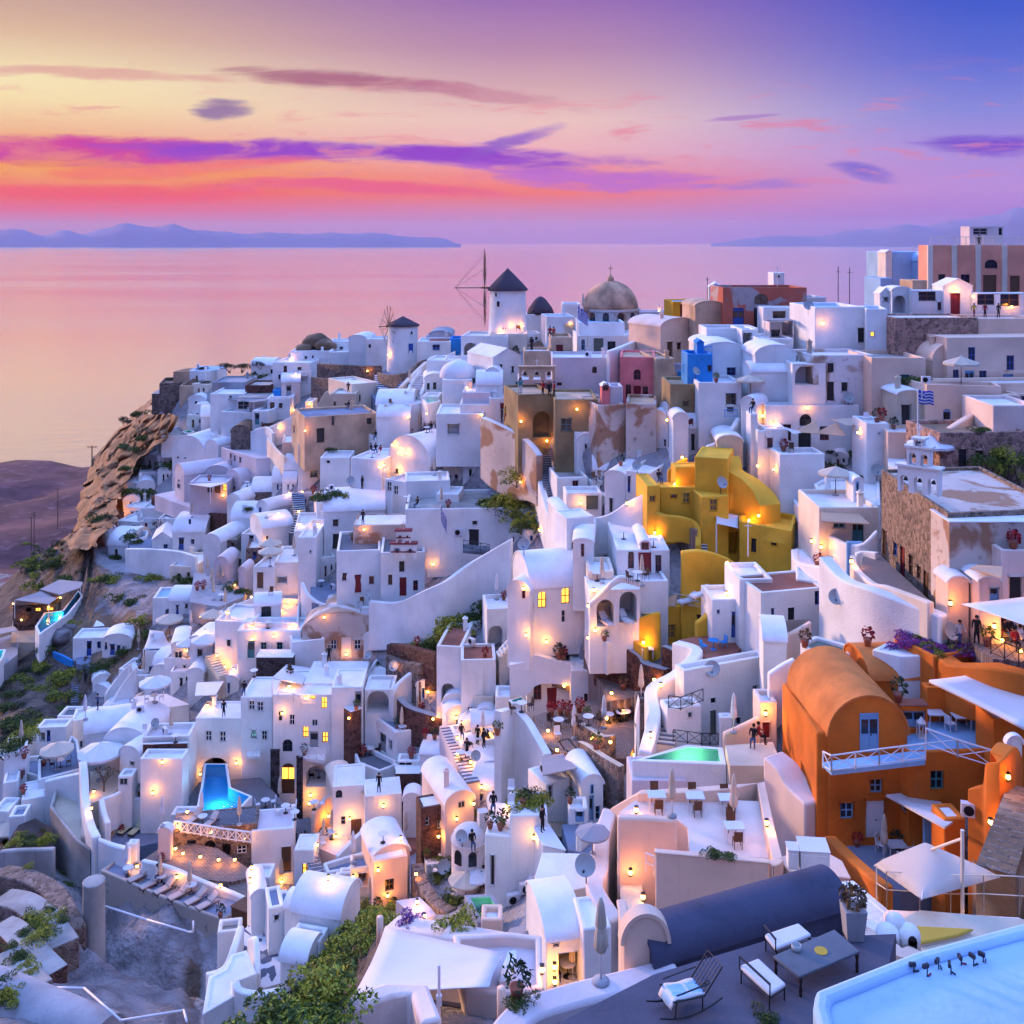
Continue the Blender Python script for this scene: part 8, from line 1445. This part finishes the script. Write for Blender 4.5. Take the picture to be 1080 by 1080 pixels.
PLb={'s_dark':'seated person in dark clothes','s_red':'seated person in a red top','s_white':'seated person in a pale top','p_dark':'standing person in black','p_red':'standing person in a red top','p_teal':'person in a teal top taking a photo','p_yel':'walking person in yellow and red','p_blue':'person in dark blue holding up a camera','p_white':'walking person in a white top'}
for (a,b_),ls in PE.items():
 tile(a,b_,4)
 for k,x,y in ls: putp(k,x,y,PLb[k],GPe,1,RND.uniform(-1.2,1.2))
tile(880,220,5.4)
for k,x,y in (('p_red',858,612),('p_dark',935,612),('p_yel',795,612),('p_dark',825,180)): putp(k,x,y,PLb[k],GPe,.9)
# greenery
GB='shrubs on the slopes'
def sh(k,x,y,s_=1,l=None):
 o=putp(k,x,y,l or {'sh_green':'bushy yellow-green shrub','sh_green2':'bushy green shrub','sh_dark':'dark green shrub','sh_dry':'dry brown shrub','sh_flower':'purple flowering bush','sh_lav':'lavender bush','sh_red':'red flowering plant','sh_yel':'bright yellow-green shrub'}[k],GB,s_,RND.uniform(0,6)); o.location.z-=.42*s_; o.scale.z*=.8
tile(270,810,4); rr_=random.Random(4)
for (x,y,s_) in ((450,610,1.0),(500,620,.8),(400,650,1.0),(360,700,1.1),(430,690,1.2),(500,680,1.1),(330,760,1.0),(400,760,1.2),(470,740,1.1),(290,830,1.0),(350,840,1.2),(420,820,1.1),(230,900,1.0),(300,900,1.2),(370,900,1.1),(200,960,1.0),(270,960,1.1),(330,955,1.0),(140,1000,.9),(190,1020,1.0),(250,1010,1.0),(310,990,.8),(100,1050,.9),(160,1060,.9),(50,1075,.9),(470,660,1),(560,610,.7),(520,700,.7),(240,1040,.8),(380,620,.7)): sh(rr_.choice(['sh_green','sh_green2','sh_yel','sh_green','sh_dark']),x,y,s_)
sh('sh_dark',215,880,.8); sh('sh_dry',190,900,.8); sh('sh_lav',665,640,.9,'violet flowering bush');
for (x,y,s_) in ((800,400,.9),(820,440,.9),(780,470,.7),(850,540,.9),(870,560,.9),(830,530,.8),(700,540,.6),(880,650,.8),(840,655,.8),(920,560,.7)): sh('sh_dark' if x%3 else 'sh_green',x,y,s_)
for (x,y) in ((785,330),(800,310),(770,310),(900,180),(930,165)): sh('sh_yel',x,y,.45)
tile(270,560,4)
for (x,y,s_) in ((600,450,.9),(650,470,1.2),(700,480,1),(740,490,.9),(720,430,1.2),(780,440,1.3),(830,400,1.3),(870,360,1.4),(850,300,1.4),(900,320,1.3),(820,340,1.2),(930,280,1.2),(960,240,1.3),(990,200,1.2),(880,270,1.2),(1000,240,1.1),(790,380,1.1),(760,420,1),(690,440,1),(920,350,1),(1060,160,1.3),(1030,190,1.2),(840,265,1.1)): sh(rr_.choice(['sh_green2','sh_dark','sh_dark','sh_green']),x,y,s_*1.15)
sh('sh_dry',640,410,.8); sh('sh_dry',460,520,1); sh('sh_dry',520,500,.8)
tile(300,320,4)
for (x,y,s_) in ((900,740,1.6),(930,770,1.6),(870,770,1.4),(960,790,1.5),(1000,790,1.3),(1040,780,1.4),(1050,720,1.1),(900,700,1.3),(980,740,1.2)): sh('sh_dark' if x%20 else 'sh_green2',x,y,s_)
for (x,y,s_) in ((160,770,1.3),(185,760,1.2),(140,830,.9),(200,810,1),(170,820,1),(255,810,.7),(870,845,.8),(200,620,.7)): sh('sh_dark' if x%3 else 'sh_green',x,y,s_)
for (x,y,s_) in ((130,155,1.5),(110,170,1.2),(170,165,1.2),(80,190,1.2),(550,240,1),(250,250,1),(300,245,.8),(200,320,.8),(160,330,.9)): sh('sh_dry',x,y,s_)
tile(60,320,4)
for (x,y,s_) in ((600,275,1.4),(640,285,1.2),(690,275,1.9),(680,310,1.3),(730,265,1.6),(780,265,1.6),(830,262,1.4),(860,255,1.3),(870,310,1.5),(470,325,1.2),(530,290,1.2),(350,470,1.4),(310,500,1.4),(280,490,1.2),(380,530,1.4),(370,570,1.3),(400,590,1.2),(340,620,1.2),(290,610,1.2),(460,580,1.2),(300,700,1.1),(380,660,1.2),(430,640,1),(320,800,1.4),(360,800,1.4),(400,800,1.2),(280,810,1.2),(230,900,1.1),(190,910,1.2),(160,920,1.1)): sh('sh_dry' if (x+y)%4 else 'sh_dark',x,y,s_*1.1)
for (x,y,s_) in ((300,985,1.2),(330,1000,1),(580,1035,1.1),(440,930,.8),(235,1020,1.0),(255,1040,.8),(800,870,.7)): sh('sh_dark',x,y,s_)
tile(0,560,4)
for i in range(22):
 x=rr_.uniform(90,380); y=rr_.uniform(20,240);
 if y>40+abs(x-300)*.0 and x+y*.4<470 and x>90+y*.1: sh(rr_.choice(['sh_dry','sh_green','sh_dark','sh_yel']),x,y,rr_.uniform(1.1,1.9))
for i in range(70):
 x=rr_.uniform(-10,440); y=rr_.uniform(490,900)
 if y>560+x*.1 and y<960-x*.9: sh(rr_.choice(['sh_dry','sh_dry','sh_dark','sh_green','sh_yel']),x,y,rr_.uniform(.8,1.5))
for (x,y,s_) in ((630,140,1.5),(660,130,1.3),(420,205,1.3),(460,200,1.2),(480,210,1.2),(800,160,1.5),(790,190,1.3),(270,400,1.4),(220,440,1.4),(180,460,1.3),(300,400,1.2),(500,290,1.2),(560,300,1.1),(600,380,1.2),(620,440,1),(530,510,1),(470,560,1),(400,590,1.1),(440,580,1),(1000,230,.9),(1030,220,.9),(970,250,.8),(260,755,.8),(120,860,1),(60,900,1.1),(20,930,1.2),(80,880,1)): sh('sh_dark' if x%3 else 'sh_green',x,y,s_)
tile(0,810,4)
for (x,y,s_) in ((60,320,.9),(110,300,.9),(140,310,.8),(180,300,.8),(200,310,.9),(90,280,.7),(130,320,.9),(170,320,.8),(20,250,1),(280,490,.7),(300,500,.6),(240,620,.9),(260,640,.8),(120,640,1.1),(150,660,1.2),(180,680,1.1),(110,690,1),(160,720,1.1),(200,700,1),(60,620,1),(90,790,1),(70,810,1),(110,830,.9),(20,740,.9),(40,760,.8),(20,940,1.1),(60,960,1.1),(0,900,1),(130,860,.8),(260,445,.6),(120,420,.5),(200,600,.8)): sh(rr_.choice(['sh_dark','sh_green','sh_green2','sh_dark']),x,y,s_*.6)
sh('sh_red',185,265,.8,'red flowering shrub'); sh('sh_lav',195,215,.8,'grey-violet agave bush'); sh('sh_yel',1000,625,.6,'bright green planter bush')
tile(540,810,4)
for (x,y,s_) in ((60,160,.8),(90,150,.8),(120,140,.7),(40,130,.7),(840,365,.35),(880,372,.38),(925,378,.3)): sh('sh_green' if x<300 else 'sh_dark',x,y,s_)
sh('sh_dry',50,120,1.0,'round reddish dry bush'); sh('sh_dark',30,990,.35); sh('sh_dark',1060,1060,.25)
tile(810,560,4)
for (x,y,s_) in ((540,450,.8),(580,430,.9),(620,425,.9),(660,440,.9),(700,430,.9),(740,440,.9),(780,420,.9),(810,400,.8),(600,470,.8),(650,480,.8),(700,480,.9),(760,490,.9),(800,480,.9),(840,500,.9),(860,530,.8),(900,530,.8),(940,545,.7),(720,510,.7),(680,505,.6),(820,540,.7),(880,550,.7)): sh('sh_flower' if (x//20)%4 else 'sh_yel',x,y,s_*.95)
tile(810,320,4)
for (x,y,s_) in ((620,250,1),(650,260,1),(600,240,.8),(770,640,.8),(850,580,.5),(740,265,1),(770,200,.7),(280,640,1),(300,650,1),(270,630,.8),(20,750,1.1),(0,740,1),(390,640,.7),(350,640,.7),(880,540,.5),(925,470,.5)): sh('sh_dark' if x%3 else 'sh_dry',x,y,s_)
for (x,y,k,s_) in ((940,700,'tree_green',1.5),(1010,640,'tree_pale',1.5),(1060,720,'tree_green',1.4),(960,600,'tree_pale',1.2)): putp(k,x,y,'straggly pale green tree on the rubble bank','trees on the rubble bank',s_)
TR=[(300,320,495,475,'tree_dry',1.1),(300,320,665,420,'tree_dry',.9),(300,320,740,415,'tree_red',.6),(0,740,740,640,'tree_dry',1.3),(60,320,430,940,'tree_dry',1.6),(540,560,110,960,'tree_red',1.1),(540,560,85,950,'tree_dry',1.1),(60,320,600,1010,'tree_dry',.8)]
for a,b_,x,y,k,s_ in TR: tile(a,b_,4 if b_!=740 else 6.75); putp(k,x,y,'small bare branching tree','small trees on the terraces',s_,x)
PT={(60,320):[('pot_red',640,960)],(0,560):[('pot_red',832,250),('pot_red',857,245),('pot_dark',185,975),('pot_red',102,960),('pot_red',640,880)],(270,560):[('pot_red',695,660),('pot_dark',600,765),('pot_red',655,960),('pot_red',450,790),('pot_green',1018,860)],(540,560):[('pot_red',215,430),('pot_dark',195,475),('pot_red',165,780),('pot_red',205,775),('pot_dry',470,440),('pot_red',285,765),('pot_red',235,780),('pot_green',355,920)],
(810,320):[('pot_red',65,625),('pot_red',210,965),('pot_green',505,460),('pot_red',1035,1030),('pot_dark',460,500),('pot_red',480,495)],(810,560):[('pot_dark',550,720),('pot_red',975,140),('pot_red',1035,75),('pot_red',420,485),('pot_dark',1055,230),('pot_red',928,985),('pot_dry',155,490),('pot_green',925,420)],(0,810):[('pot_red',512,210),('pot_red',680,350),('pot_red',965,715),('pot_dark',930,630)],(270,810):[('pot_red',385,535),('pot_dark',512,580),('pot_dark',708,550),('pot_green',720,325),('pot_red',430,500),('pot_dark',580,570)],(540,810):[('pot_dark',245,150),('pot_dark',20,975)],(810,810):[('pot_red',375,330),('pot_dark',540,300),('pot_dry',362,700)],(300,320):[('pot_dark',912,150),('pot_dark',946,150),('pot_dark',975,148),('pot_red',122,690)]}
for (a,b_),ls in PT.items():
 tile(a,b_,4)
 for k,x,y in ls: putp(k,x,y,{'pot_red':'terracotta pot of red flowers','pot_dark':'pot with a dark green plant','pot_green':'potted green plant','pot_dry':'pot of dry plants'}[k],'potted plants',1.1 if b_<800 else .8,0)
tile(0,740,6.75)
for i in range(5): putp('pot_red',152+i*5,545+i*38,'terracotta pot in the row on the slab roof','row of terracotta pots on the slab roof',.9)
DS={(810,320):[(590,205),(340,345),(170,50),(460,725)],(270,560):[(583,610),(620,610)],(540,560):[(845,640),(50,105)],(540,320):[(882,790)],(810,560):[(290,340),(765,400)],(540,810):[(312,490)],(300,320):[(280,700)],(270,810):[(790,470)],(0,560):[]}
for (a,b_),ls in DS.items():
 tile(a,b_,4)
 for x,y in ls: putp('dish',x,y,'grey satellite dish','satellite dishes on the roofs',1.35,RND.uniform(-.5,.5))
for a,b_,x,y,s_,rz in ((450,760,550,735,1,.3),(450,760,630,690,1,.4),(450,760,655,800,1,1.2),(270,560,235,560,1.3,0),(810,810,855,205,1.0,-.3),(300,320,735,980,1.2,0)): tile(a,b_,6 if b_==760 else 4); putp('ac',x,y,'white air conditioning unit','air conditioning units',s_,rz)
tile(880,220,5.4); lamp(688,470,160); lamp(790,500,60); lamp(1010,560,80); tile(0,0,1); fl=P(116,556,180); root=use('lamp',fl,0,1.5,'floodlight lamp at the foot of the orange cliff',GL,False); lightobj(Vector((0,-1.5,.5)),2600,(1,.36,.08),.3,root)
tile(0,0,1); r=random.Random(5); RG=[(200,420),(330,385),(640,350),(900,350),(1000,420),(900,500),(700,560),(640,760),(560,900),(420,930),(300,880),(200,860),(110,830),(60,800),(150,680),(250,620),(200,560),(160,520)]
nl=0; SG='small warm path lamps'
while nl<42:
 x=r.uniform(120,930); y=r.uniform(430,900)
 if not inpoly(x,y,RG): continue
 l,n,i,dd=hit(x,y)
 if l is None or abs(n.z)>.3 or l.y>170: continue
 lamp(x,y,r.choice([25,40,60,90])); nl+=1
nc=0
while nc<95:
 x=r.uniform(110,1000); y=r.uniform(375,900)
 if not inpoly(x,y,RG): continue
 l,n,i,dd=hit(x,y)
 if l is None or n.z<.97 or l.y>175 or (195<x<310 and 770<y<890): continue
 k,lb,gg,s_=r.choice([('pot_red','terracotta pot of red flowers','potted plants',.9),('pot_dark','pot with a dark green plant','potted plants',.9),('pot_green','potted green plant','potted plants',.9),('dish','grey satellite dish','satellite dishes on the roofs',1.1),('ac','white air conditioning unit','air conditioning units',.9),('chair_t','wooden terrace chair',GCh,1),('chair_w','white terrace chair',GCh,1),('cl_tan','folded parasol',GC,.9),('s_dark','seated person in dark clothes',GPe,1),('p_dark','standing person in black',GPe,1),('table_w','small round white table',GT,1)])
 use(k,l,r.uniform(-1,1),s_,lb,gg,True,(x,y)); nc+=1
tile(0,0,1); ZT=HC-(1160-YH)/F*21.5
def onz(x,y,z): d=(HC-z)*F/(y-YH); return P(x,y,d)
def furn(name,label,cat,pts,h,th,mt,lm_,rail_=False,over=0):
 q=[onz(x,y,ZT+h) for x,y in pts]; c=sum(q,Vector())/4; c.z=ZT; root=empty(name,c,label,cat); bm=bmesh.new(); f=ngon(bm,[p-c for p in q]); r_=bmesh.ops.extrude_face_region(bm,geom=[f]); bmesh.ops.translate(bm,verts=[v for v in r_['geom'] if isinstance(v,bmesh.types.BMVert)],vec=(0,0,-th)); bmesh.ops.recalc_face_normals(bm,faces=bm.faces); meshobj('table_top' if cat=='table' else 'seat_cushion',bm,mt,root,bevel=.02 if cat=='table' else .04)
 for p in q:
  p=p-c; p=Vector((p.x*.93,p.y*.93,0)); bm=bmesh.new(); lathe(bm,[(.03,0),(.045,h*.3),(.03,h*.55),(.05,h*.75),(.05,h-th)],10,(p.x,p.y,0)) if cat=='table' else tube(bm,p,p+Vector((0,0,h-th)),.02,n=6); meshobj('leg',bm,lm_,root,smooth=cat=='table')
 if rail_:
  bm=bmesh.new();
  for i in range(4):
   a=(q[i]-c)*.93; b=(q[(i+1)%4]-c)*.93; a.z=b.z=h-th-.05; tube(bm,a,b,.015,n=5)
  a=(q[0]-c); b=(q[3]-c)
  for s_ in (a,b): tube(bm,Vector((s_.x,s_.y,h-.1)),Vector((s_.x,s_.y,h+.22)),.018,n=5)
  tube(bm,Vector((a.x,a.y,h+.22)),Vector((b.x,b.y,h+.22)),.03,n=6); meshobj('frame',bm,lm_,root)
 return root
furn('low_table','dark grey low rectangular table with turned legs on the foreground terrace','table',[(815,1008),(880,980),(907,1003),(843,1030)],.52,.07,'slate','darkwood')
furn('bench','white cushioned iron bench behind the low grey table','bench',[(806,985),(842,973),(856,985),(818,1000)],.42,.10,'canvaswhite','metal',True)
furn('bench','white cushioned iron bench left of the low grey table','bench',[(780,1018),(800,1010),(829,1037),(812,1048)],.42,.10,'canvaswhite','metal',True)
g=onz(840,1002,ZT+.52); bm=bmesh.new(); lathe(bm,[(.10,0),(.13,.03),(.12,.14),(.10,.14),(.10,.05)],16); o=meshobj('bowl',bm,'dish',smooth=True); o.location=g; tag(o,'small white ashtray bowl on the low grey table','bowl')
bm=bmesh.new(); lathe(bm,[(.16,0),(.16,.012),(.15,.014)],16); o=meshobj('coaster',bm,'clothyellow'); o.location=onz(866,1003,ZT+.523); tag(o,'round yellow mat on the low grey table','table mat')
def rocker():
 a=onz(700,1072,ZT); root=empty('rocking_chair',onz(722,1064,ZT),'black iron rocking chair draped with a blue towel','chair'); o_=root.location
 x_=Vector((.92,.39,0)); y_=Vector((-.39,.92,0)); bm=bmesh.new()
 for s_ in (-.3,.3):
  pts=[x_*u+y_*s_+Vector((0,0,.06+.13*(u/.75)**2)) for u in (-.85,-.6,-.3,0,.3,.6,.85)]
  for p,q in zip(pts,pts[1:]): tube(bm,p,q,.022,n=6)
 meshobj('rocker',bm,'metal',root); bm=bmesh.new()
 for s_ in (-.3,.3):
  tube(bm,x_*-.45+y_*s_+Vector((0,0,.1)),x_*-.4+y_*s_+Vector((0,0,.5)),.018,n=6); tube(bm,x_*.3+y_*s_+Vector((0,0,.08)),x_*.3+y_*s_+Vector((0,0,.42)),.018,n=6); tube(bm,x_*-.5+y_*s_+Vector((0,0,.5)),x_*.35+y_*s_+Vector((0,0,.40)),.02,n=6); tube(bm,x_*.35+y_*s_+Vector((0,0,.4)),x_*.85+y_*s_+Vector((0,0,.95)),.02,n=6); tube(bm,x_*-.4+y_*s_+Vector((0,0,.62)),x_*.5+y_*s_+Vector((0,0,.66)),.02,n=6)
 meshobj('frame',bm,'metal',root); bm=bmesh.new()
 for i in range(7):
  s_=-.3+.1*i; tube(bm,x_*.35+y_*s_+Vector((0,0,.4)),x_*.85+y_*s_+Vector((0,0,.95)),.009,n=4); t=i/6; p=x_*(.35+.5*t)+Vector((0,0,.4+.55*t)); tube(bm,p-y_*.3,p+y_*.3,.009,n=4)
 meshobj('backrest',bm,'metal',root); bm=bmesh.new(); G=[]
 for i in range(13):
  u=i/12; row=[]
  for j in range(7):
   s_=-.28+.56*j/6; px_=-.55+.95*u; z=.53-.1*u+.015*math.sin(j*2.1+u*9)-(.22*max(0,.12-u)/.12); row.append(bm.verts.new(x_*px_+y_*s_+Vector((0,0,z))))
  G.append(row)
 for i in range(12):
  for j in range(6): f=bm.faces.new((G[i][j],G[i+1][j],G[i+1][j+1],G[i][j+1])); f.material_index=1 if j in(0,5) or i%6==1 else 0
 o=meshobj('towel_seat',bm,['lightblue','canvaswhite'],root,smooth=True); o.modifiers.new('thickness','SOLIDIFY').thickness=.02
rocker()
def planter(x,y,label,h=.8,r_=.28,leaf='leafdry'):
 g=ground(x,y); root=empty('tall_planter',g,label,'planter'); bm=bmesh.new(); box(bm,(0,0,h/2),(r_*1.5,r_*1.5,h));
 for v in bm.verts: v.co.x*=1+.35*(v.co.z/h); v.co.y*=1+.35*(v.co.z/h)
 meshobj('pot',bm,'grey',root,bevel=.02); meshobj('foliage',leafblob([(0,0,h+.2,.32)],260,.09),leaf,root)
planter(900,988,'tall tapered grey planter with dry red-brown plant beside the navy barrel roof')
# roof fixtures: row of black spotlights on brackets
for i,(x,y) in enumerate(((964,1026),(978,1030),(990,1022),(1003,1028),(1014,1018),(1027,1019),(1037,1015))):
 l,n,i_,dd=hit(x,y); l=l or P(x,y,14); root=empty('spotlight',l,'%s black spotlight bracket from the left on the bright blue-white roof'%('first second third fourth fifth sixth seventh'.split()[i]),'spotlight','spotlights on the bright roof'); bm=bmesh.new(); tube(bm,(0,0,-.02),(0,0,.16),.012); meshobj('bracket',bm,'metal',root); bm=bmesh.new(); box(bm,(-.03,0,.19 if i%2 else .15),(.12,.05,.07),.4*i); meshobj('lamp_head',bm,'metal',root); bm=bmesh.new(); box(bm,(.05,.02,.02),(.10,.02,.02),.7*i); meshobj('clamp',bm,'clothred' if i in(1,4) else 'metal',root)
# hanging white lantern on orange terrace, barrel vent pipes, poles
tile(810,560,4); g=ground(tx(646),ty(735)); root=empty('lantern',g,'tall white lantern on the small red-topped block','lantern'); bm=bmesh.new(); box(bm,(0,0,.04),(.42,.42,.08)); box(bm,(0,0,.86),(.42,.42,.08)); [box(bm,(sx*.18,sy*.18,.45),(.05,.05,.8)) for sx in(-1,1) for sy in(-1,1)]; meshobj('frame',bm,'whitemetal',root); bm=bmesh.new(); lathe(bm,[(.28,.9),(.1,1.1),(.04,1.2)],4); meshobj('cap',bm,'whitemetal',root); bm=bmesh.new(); tube(bm,(0,0,.08),(0,0,.4),.06); meshobj('candle',bm,'canvas',root)
tile(0,0,1)
def upole(x,yb,yt,D,label,arms=1):
 g=P(x,yb,D); h=(yb-yt)*D/F; root=empty('utility_pole',g,label,'utility pole'); bm=bmesh.new(); tube(bm,(0,0,-2),(0,0,h),.16,.11); meshobj('pole',bm,'wood',root); bm=bmesh.new()
 for k in range(arms): tube(bm,(-1.0,0,h-.3-k*.8),(1.0,0,h-.3-k*.8),.08,n=6); [tube(bm,(s_,0,h-.3-k*.8),(s_,0,h-.05-k*.8),.05,n=5) for s_ in (-.8,.8)]
 meshobj('crossarm',bm,'wood',root)
upole(97,492,470,212,'wooden utility pole with a crossarm on the cliff top'); upole(61,552,515,360,'distant utility pole on the dark coast land'); upole(36,580,540,330,'distant pair-armed utility pole on the coast slope',2); upole(33,583,545,331,'thin distant pole beside the pair-armed pole')
for (x,yb,yt,D,l_) in ((463,1075,1018,30,'white vent pipe with a small box on the foreground parapet'),(746,312,292,150,'thin antenna mast on the skyline'),(806,330,305,128,'bare iron pole on the rubble terrace'),(884,318,281,128,'left iron frame post on the skyline'),(896,318,282,127,'right iron frame post on the skyline'),(820,298,280,131,'antenna mast on the white water tank'),(725,625,602,86,'white pole on the ochre terrace'),(789,580,550,80,'white awning pole near the ochre steps')):
 g=P(x,yb,D); h=(yb-yt)*D/F; bm=bmesh.new(); tube(bm,(0,0,-.5),(0,0,h),.05 if D>40 else .045); box(bm,(.0,0,h*.35),(.16,.1,.3)) if D<40 else tube(bm,(-.3,0,h*.85),(.3,0,h*.85),.03,n=5); o=meshobj('mast' if 'pole' not in l_ else 'pole',bm,'whitemetal' if 'white' in l_ else 'metal'); o.location=g; tag(o,l_,'pole')
# boulder and rocks on the ridge
def rock(x,y,D,s_,label,m='rock'):
 bm=bmesh.new(); bmesh.ops.create_icosphere(bm,subdivisions=3,radius=1)
 for v in bm.verts: v.co*=1+.28*mn.noise(v.co*1.3+Vector((x,y,0)))+.1*mn.noise(v.co*4); v.co.z*=.75
 o=meshobj('boulder',bm,m,smooth=True); o.location=P(x,y,D); o.scale=(s_*1.3,s_,s_); o.rotation_euler=(0,0,x); tag(o,label,'boulder','boulders and rocks')
rock(333,360,199,2.0,'large round boulder on the skyline ridge'); rock(343,364,197,1.6,'flatter rock beside the skyline boulder'); rock(322,368,198,1.7,'low rock left of the skyline boulder');
for i,(x,y,s_) in enumerate(((65,672,1.6),(72,664,1.0))):
 g=ground(x,y); rock(x,y,g.y,s_,['big pale boulder below the cliff cottages','smaller pale boulder above the big one'][i],'greyrock')
def kill(o):
 for c_ in list(o.children): kill(c_)
 bpy.data.objects.remove(o)
for k,(r_,u_,c_) in PROTO.items():
 if not u_: kill(r_)
fam={}
def rel(x,y):
 bx=min(LM,key=lambda q:(q[0]-x)**2+((q[1]-y)*1.2)**2); dx,dy=x-bx[0],y-bx[1]; d=math.hypot(dx,dy)
 if d<7: return 'at '+bx[2]
 if abs(dx)>1.6*abs(dy): return ('right of ' if dx>0 else 'left of ')+bx[2]
 if abs(dy)>1.6*abs(dx): return ('below ' if dy>0 else 'above ')+bx[2]
 return ('below and ' if dy>0 else 'above and ')+('right of ' if dx>0 else 'left of ')+bx[2]
for o,x,y,l in AUTO: fam.setdefault(l+', '+rel(x,y),[]).append((x,y,o,l))
OR='first second third fourth fifth sixth seventh eighth ninth tenth'.split()
for full,lst in fam.items():
 if len(lst)==1: lst[0][2]['label']=full; continue
 lst.sort(key=lambda q:q[0]); n=len(lst)
 for i,(x,y,o,l) in enumerate(lst): o['label']=full+(', '+('left' if i==0 else 'right')+' one' if n==2 else ', %s from left'%(OR[i] if i<10 else '%dth'%(i+1)))
for o in COL.objects:
 if o.parent is None and o.get('label') and len(o['label'].split())>16:
  t_=o['label'].replace('small white','white').replace(' with a ',' with ').replace(' and a ',' and ').replace(' the ',' ').replace('below and right of','lower right of').replace('below and left of','lower left of').replace('above and right of','upper right of').replace('above and left of','upper left of')
  if len(t_.split())>16: t_=t_.split(',')[0]
  o['label']=' '.join(t_.split()[:16])
seen={}
for o in COL.objects:
 if o.parent is None and o.get('label'): seen.setdefault(o['label'],[]).append(o)
for l,os_ in seen.items():
 if len(os_)>1 and os_[0].get('kind') is None:
  os_.sort(key=lambda o:PX(o.location)[0] if o.location.y>1 else 0)
  for i,o in enumerate(os_): o['label']=' '.join(l.split()[:13])+(', left one' if i==0 else ', right one' if len(os_)==2 else ', %s from left'%(OR[i] if i<10 else i+1))
bm=bmesh.new(); bmesh.ops.create_cube(bm,size=1); ho=bpy.data.objects.new('haze',bpy.data.meshes.new('haze')); bm.to_mesh(ho.data); bm.free(); COL.objects.link(ho); ho['kind']='stuff'; ho.scale=(130000,64000,1210); ho.location=(0,29000,595)
hm=bpy.data.materials.new('haze'); hm.use_nodes=True; nt=hm.node_tree; nt.nodes.clear(); o_=nd(nt,'ShaderNodeOutputMaterial'); pv=nd(nt,'ShaderNodeVolumePrincipled'); pv.inputs['Color'].default_value=(.95,.84,1,1); pv.inputs['Density'].default_value=1.2e-5; nt.links.new(pv.outputs[0],o_.inputs['Volume']); ho.data.materials.append(hm);
SC.cycles.volume_bounces=0
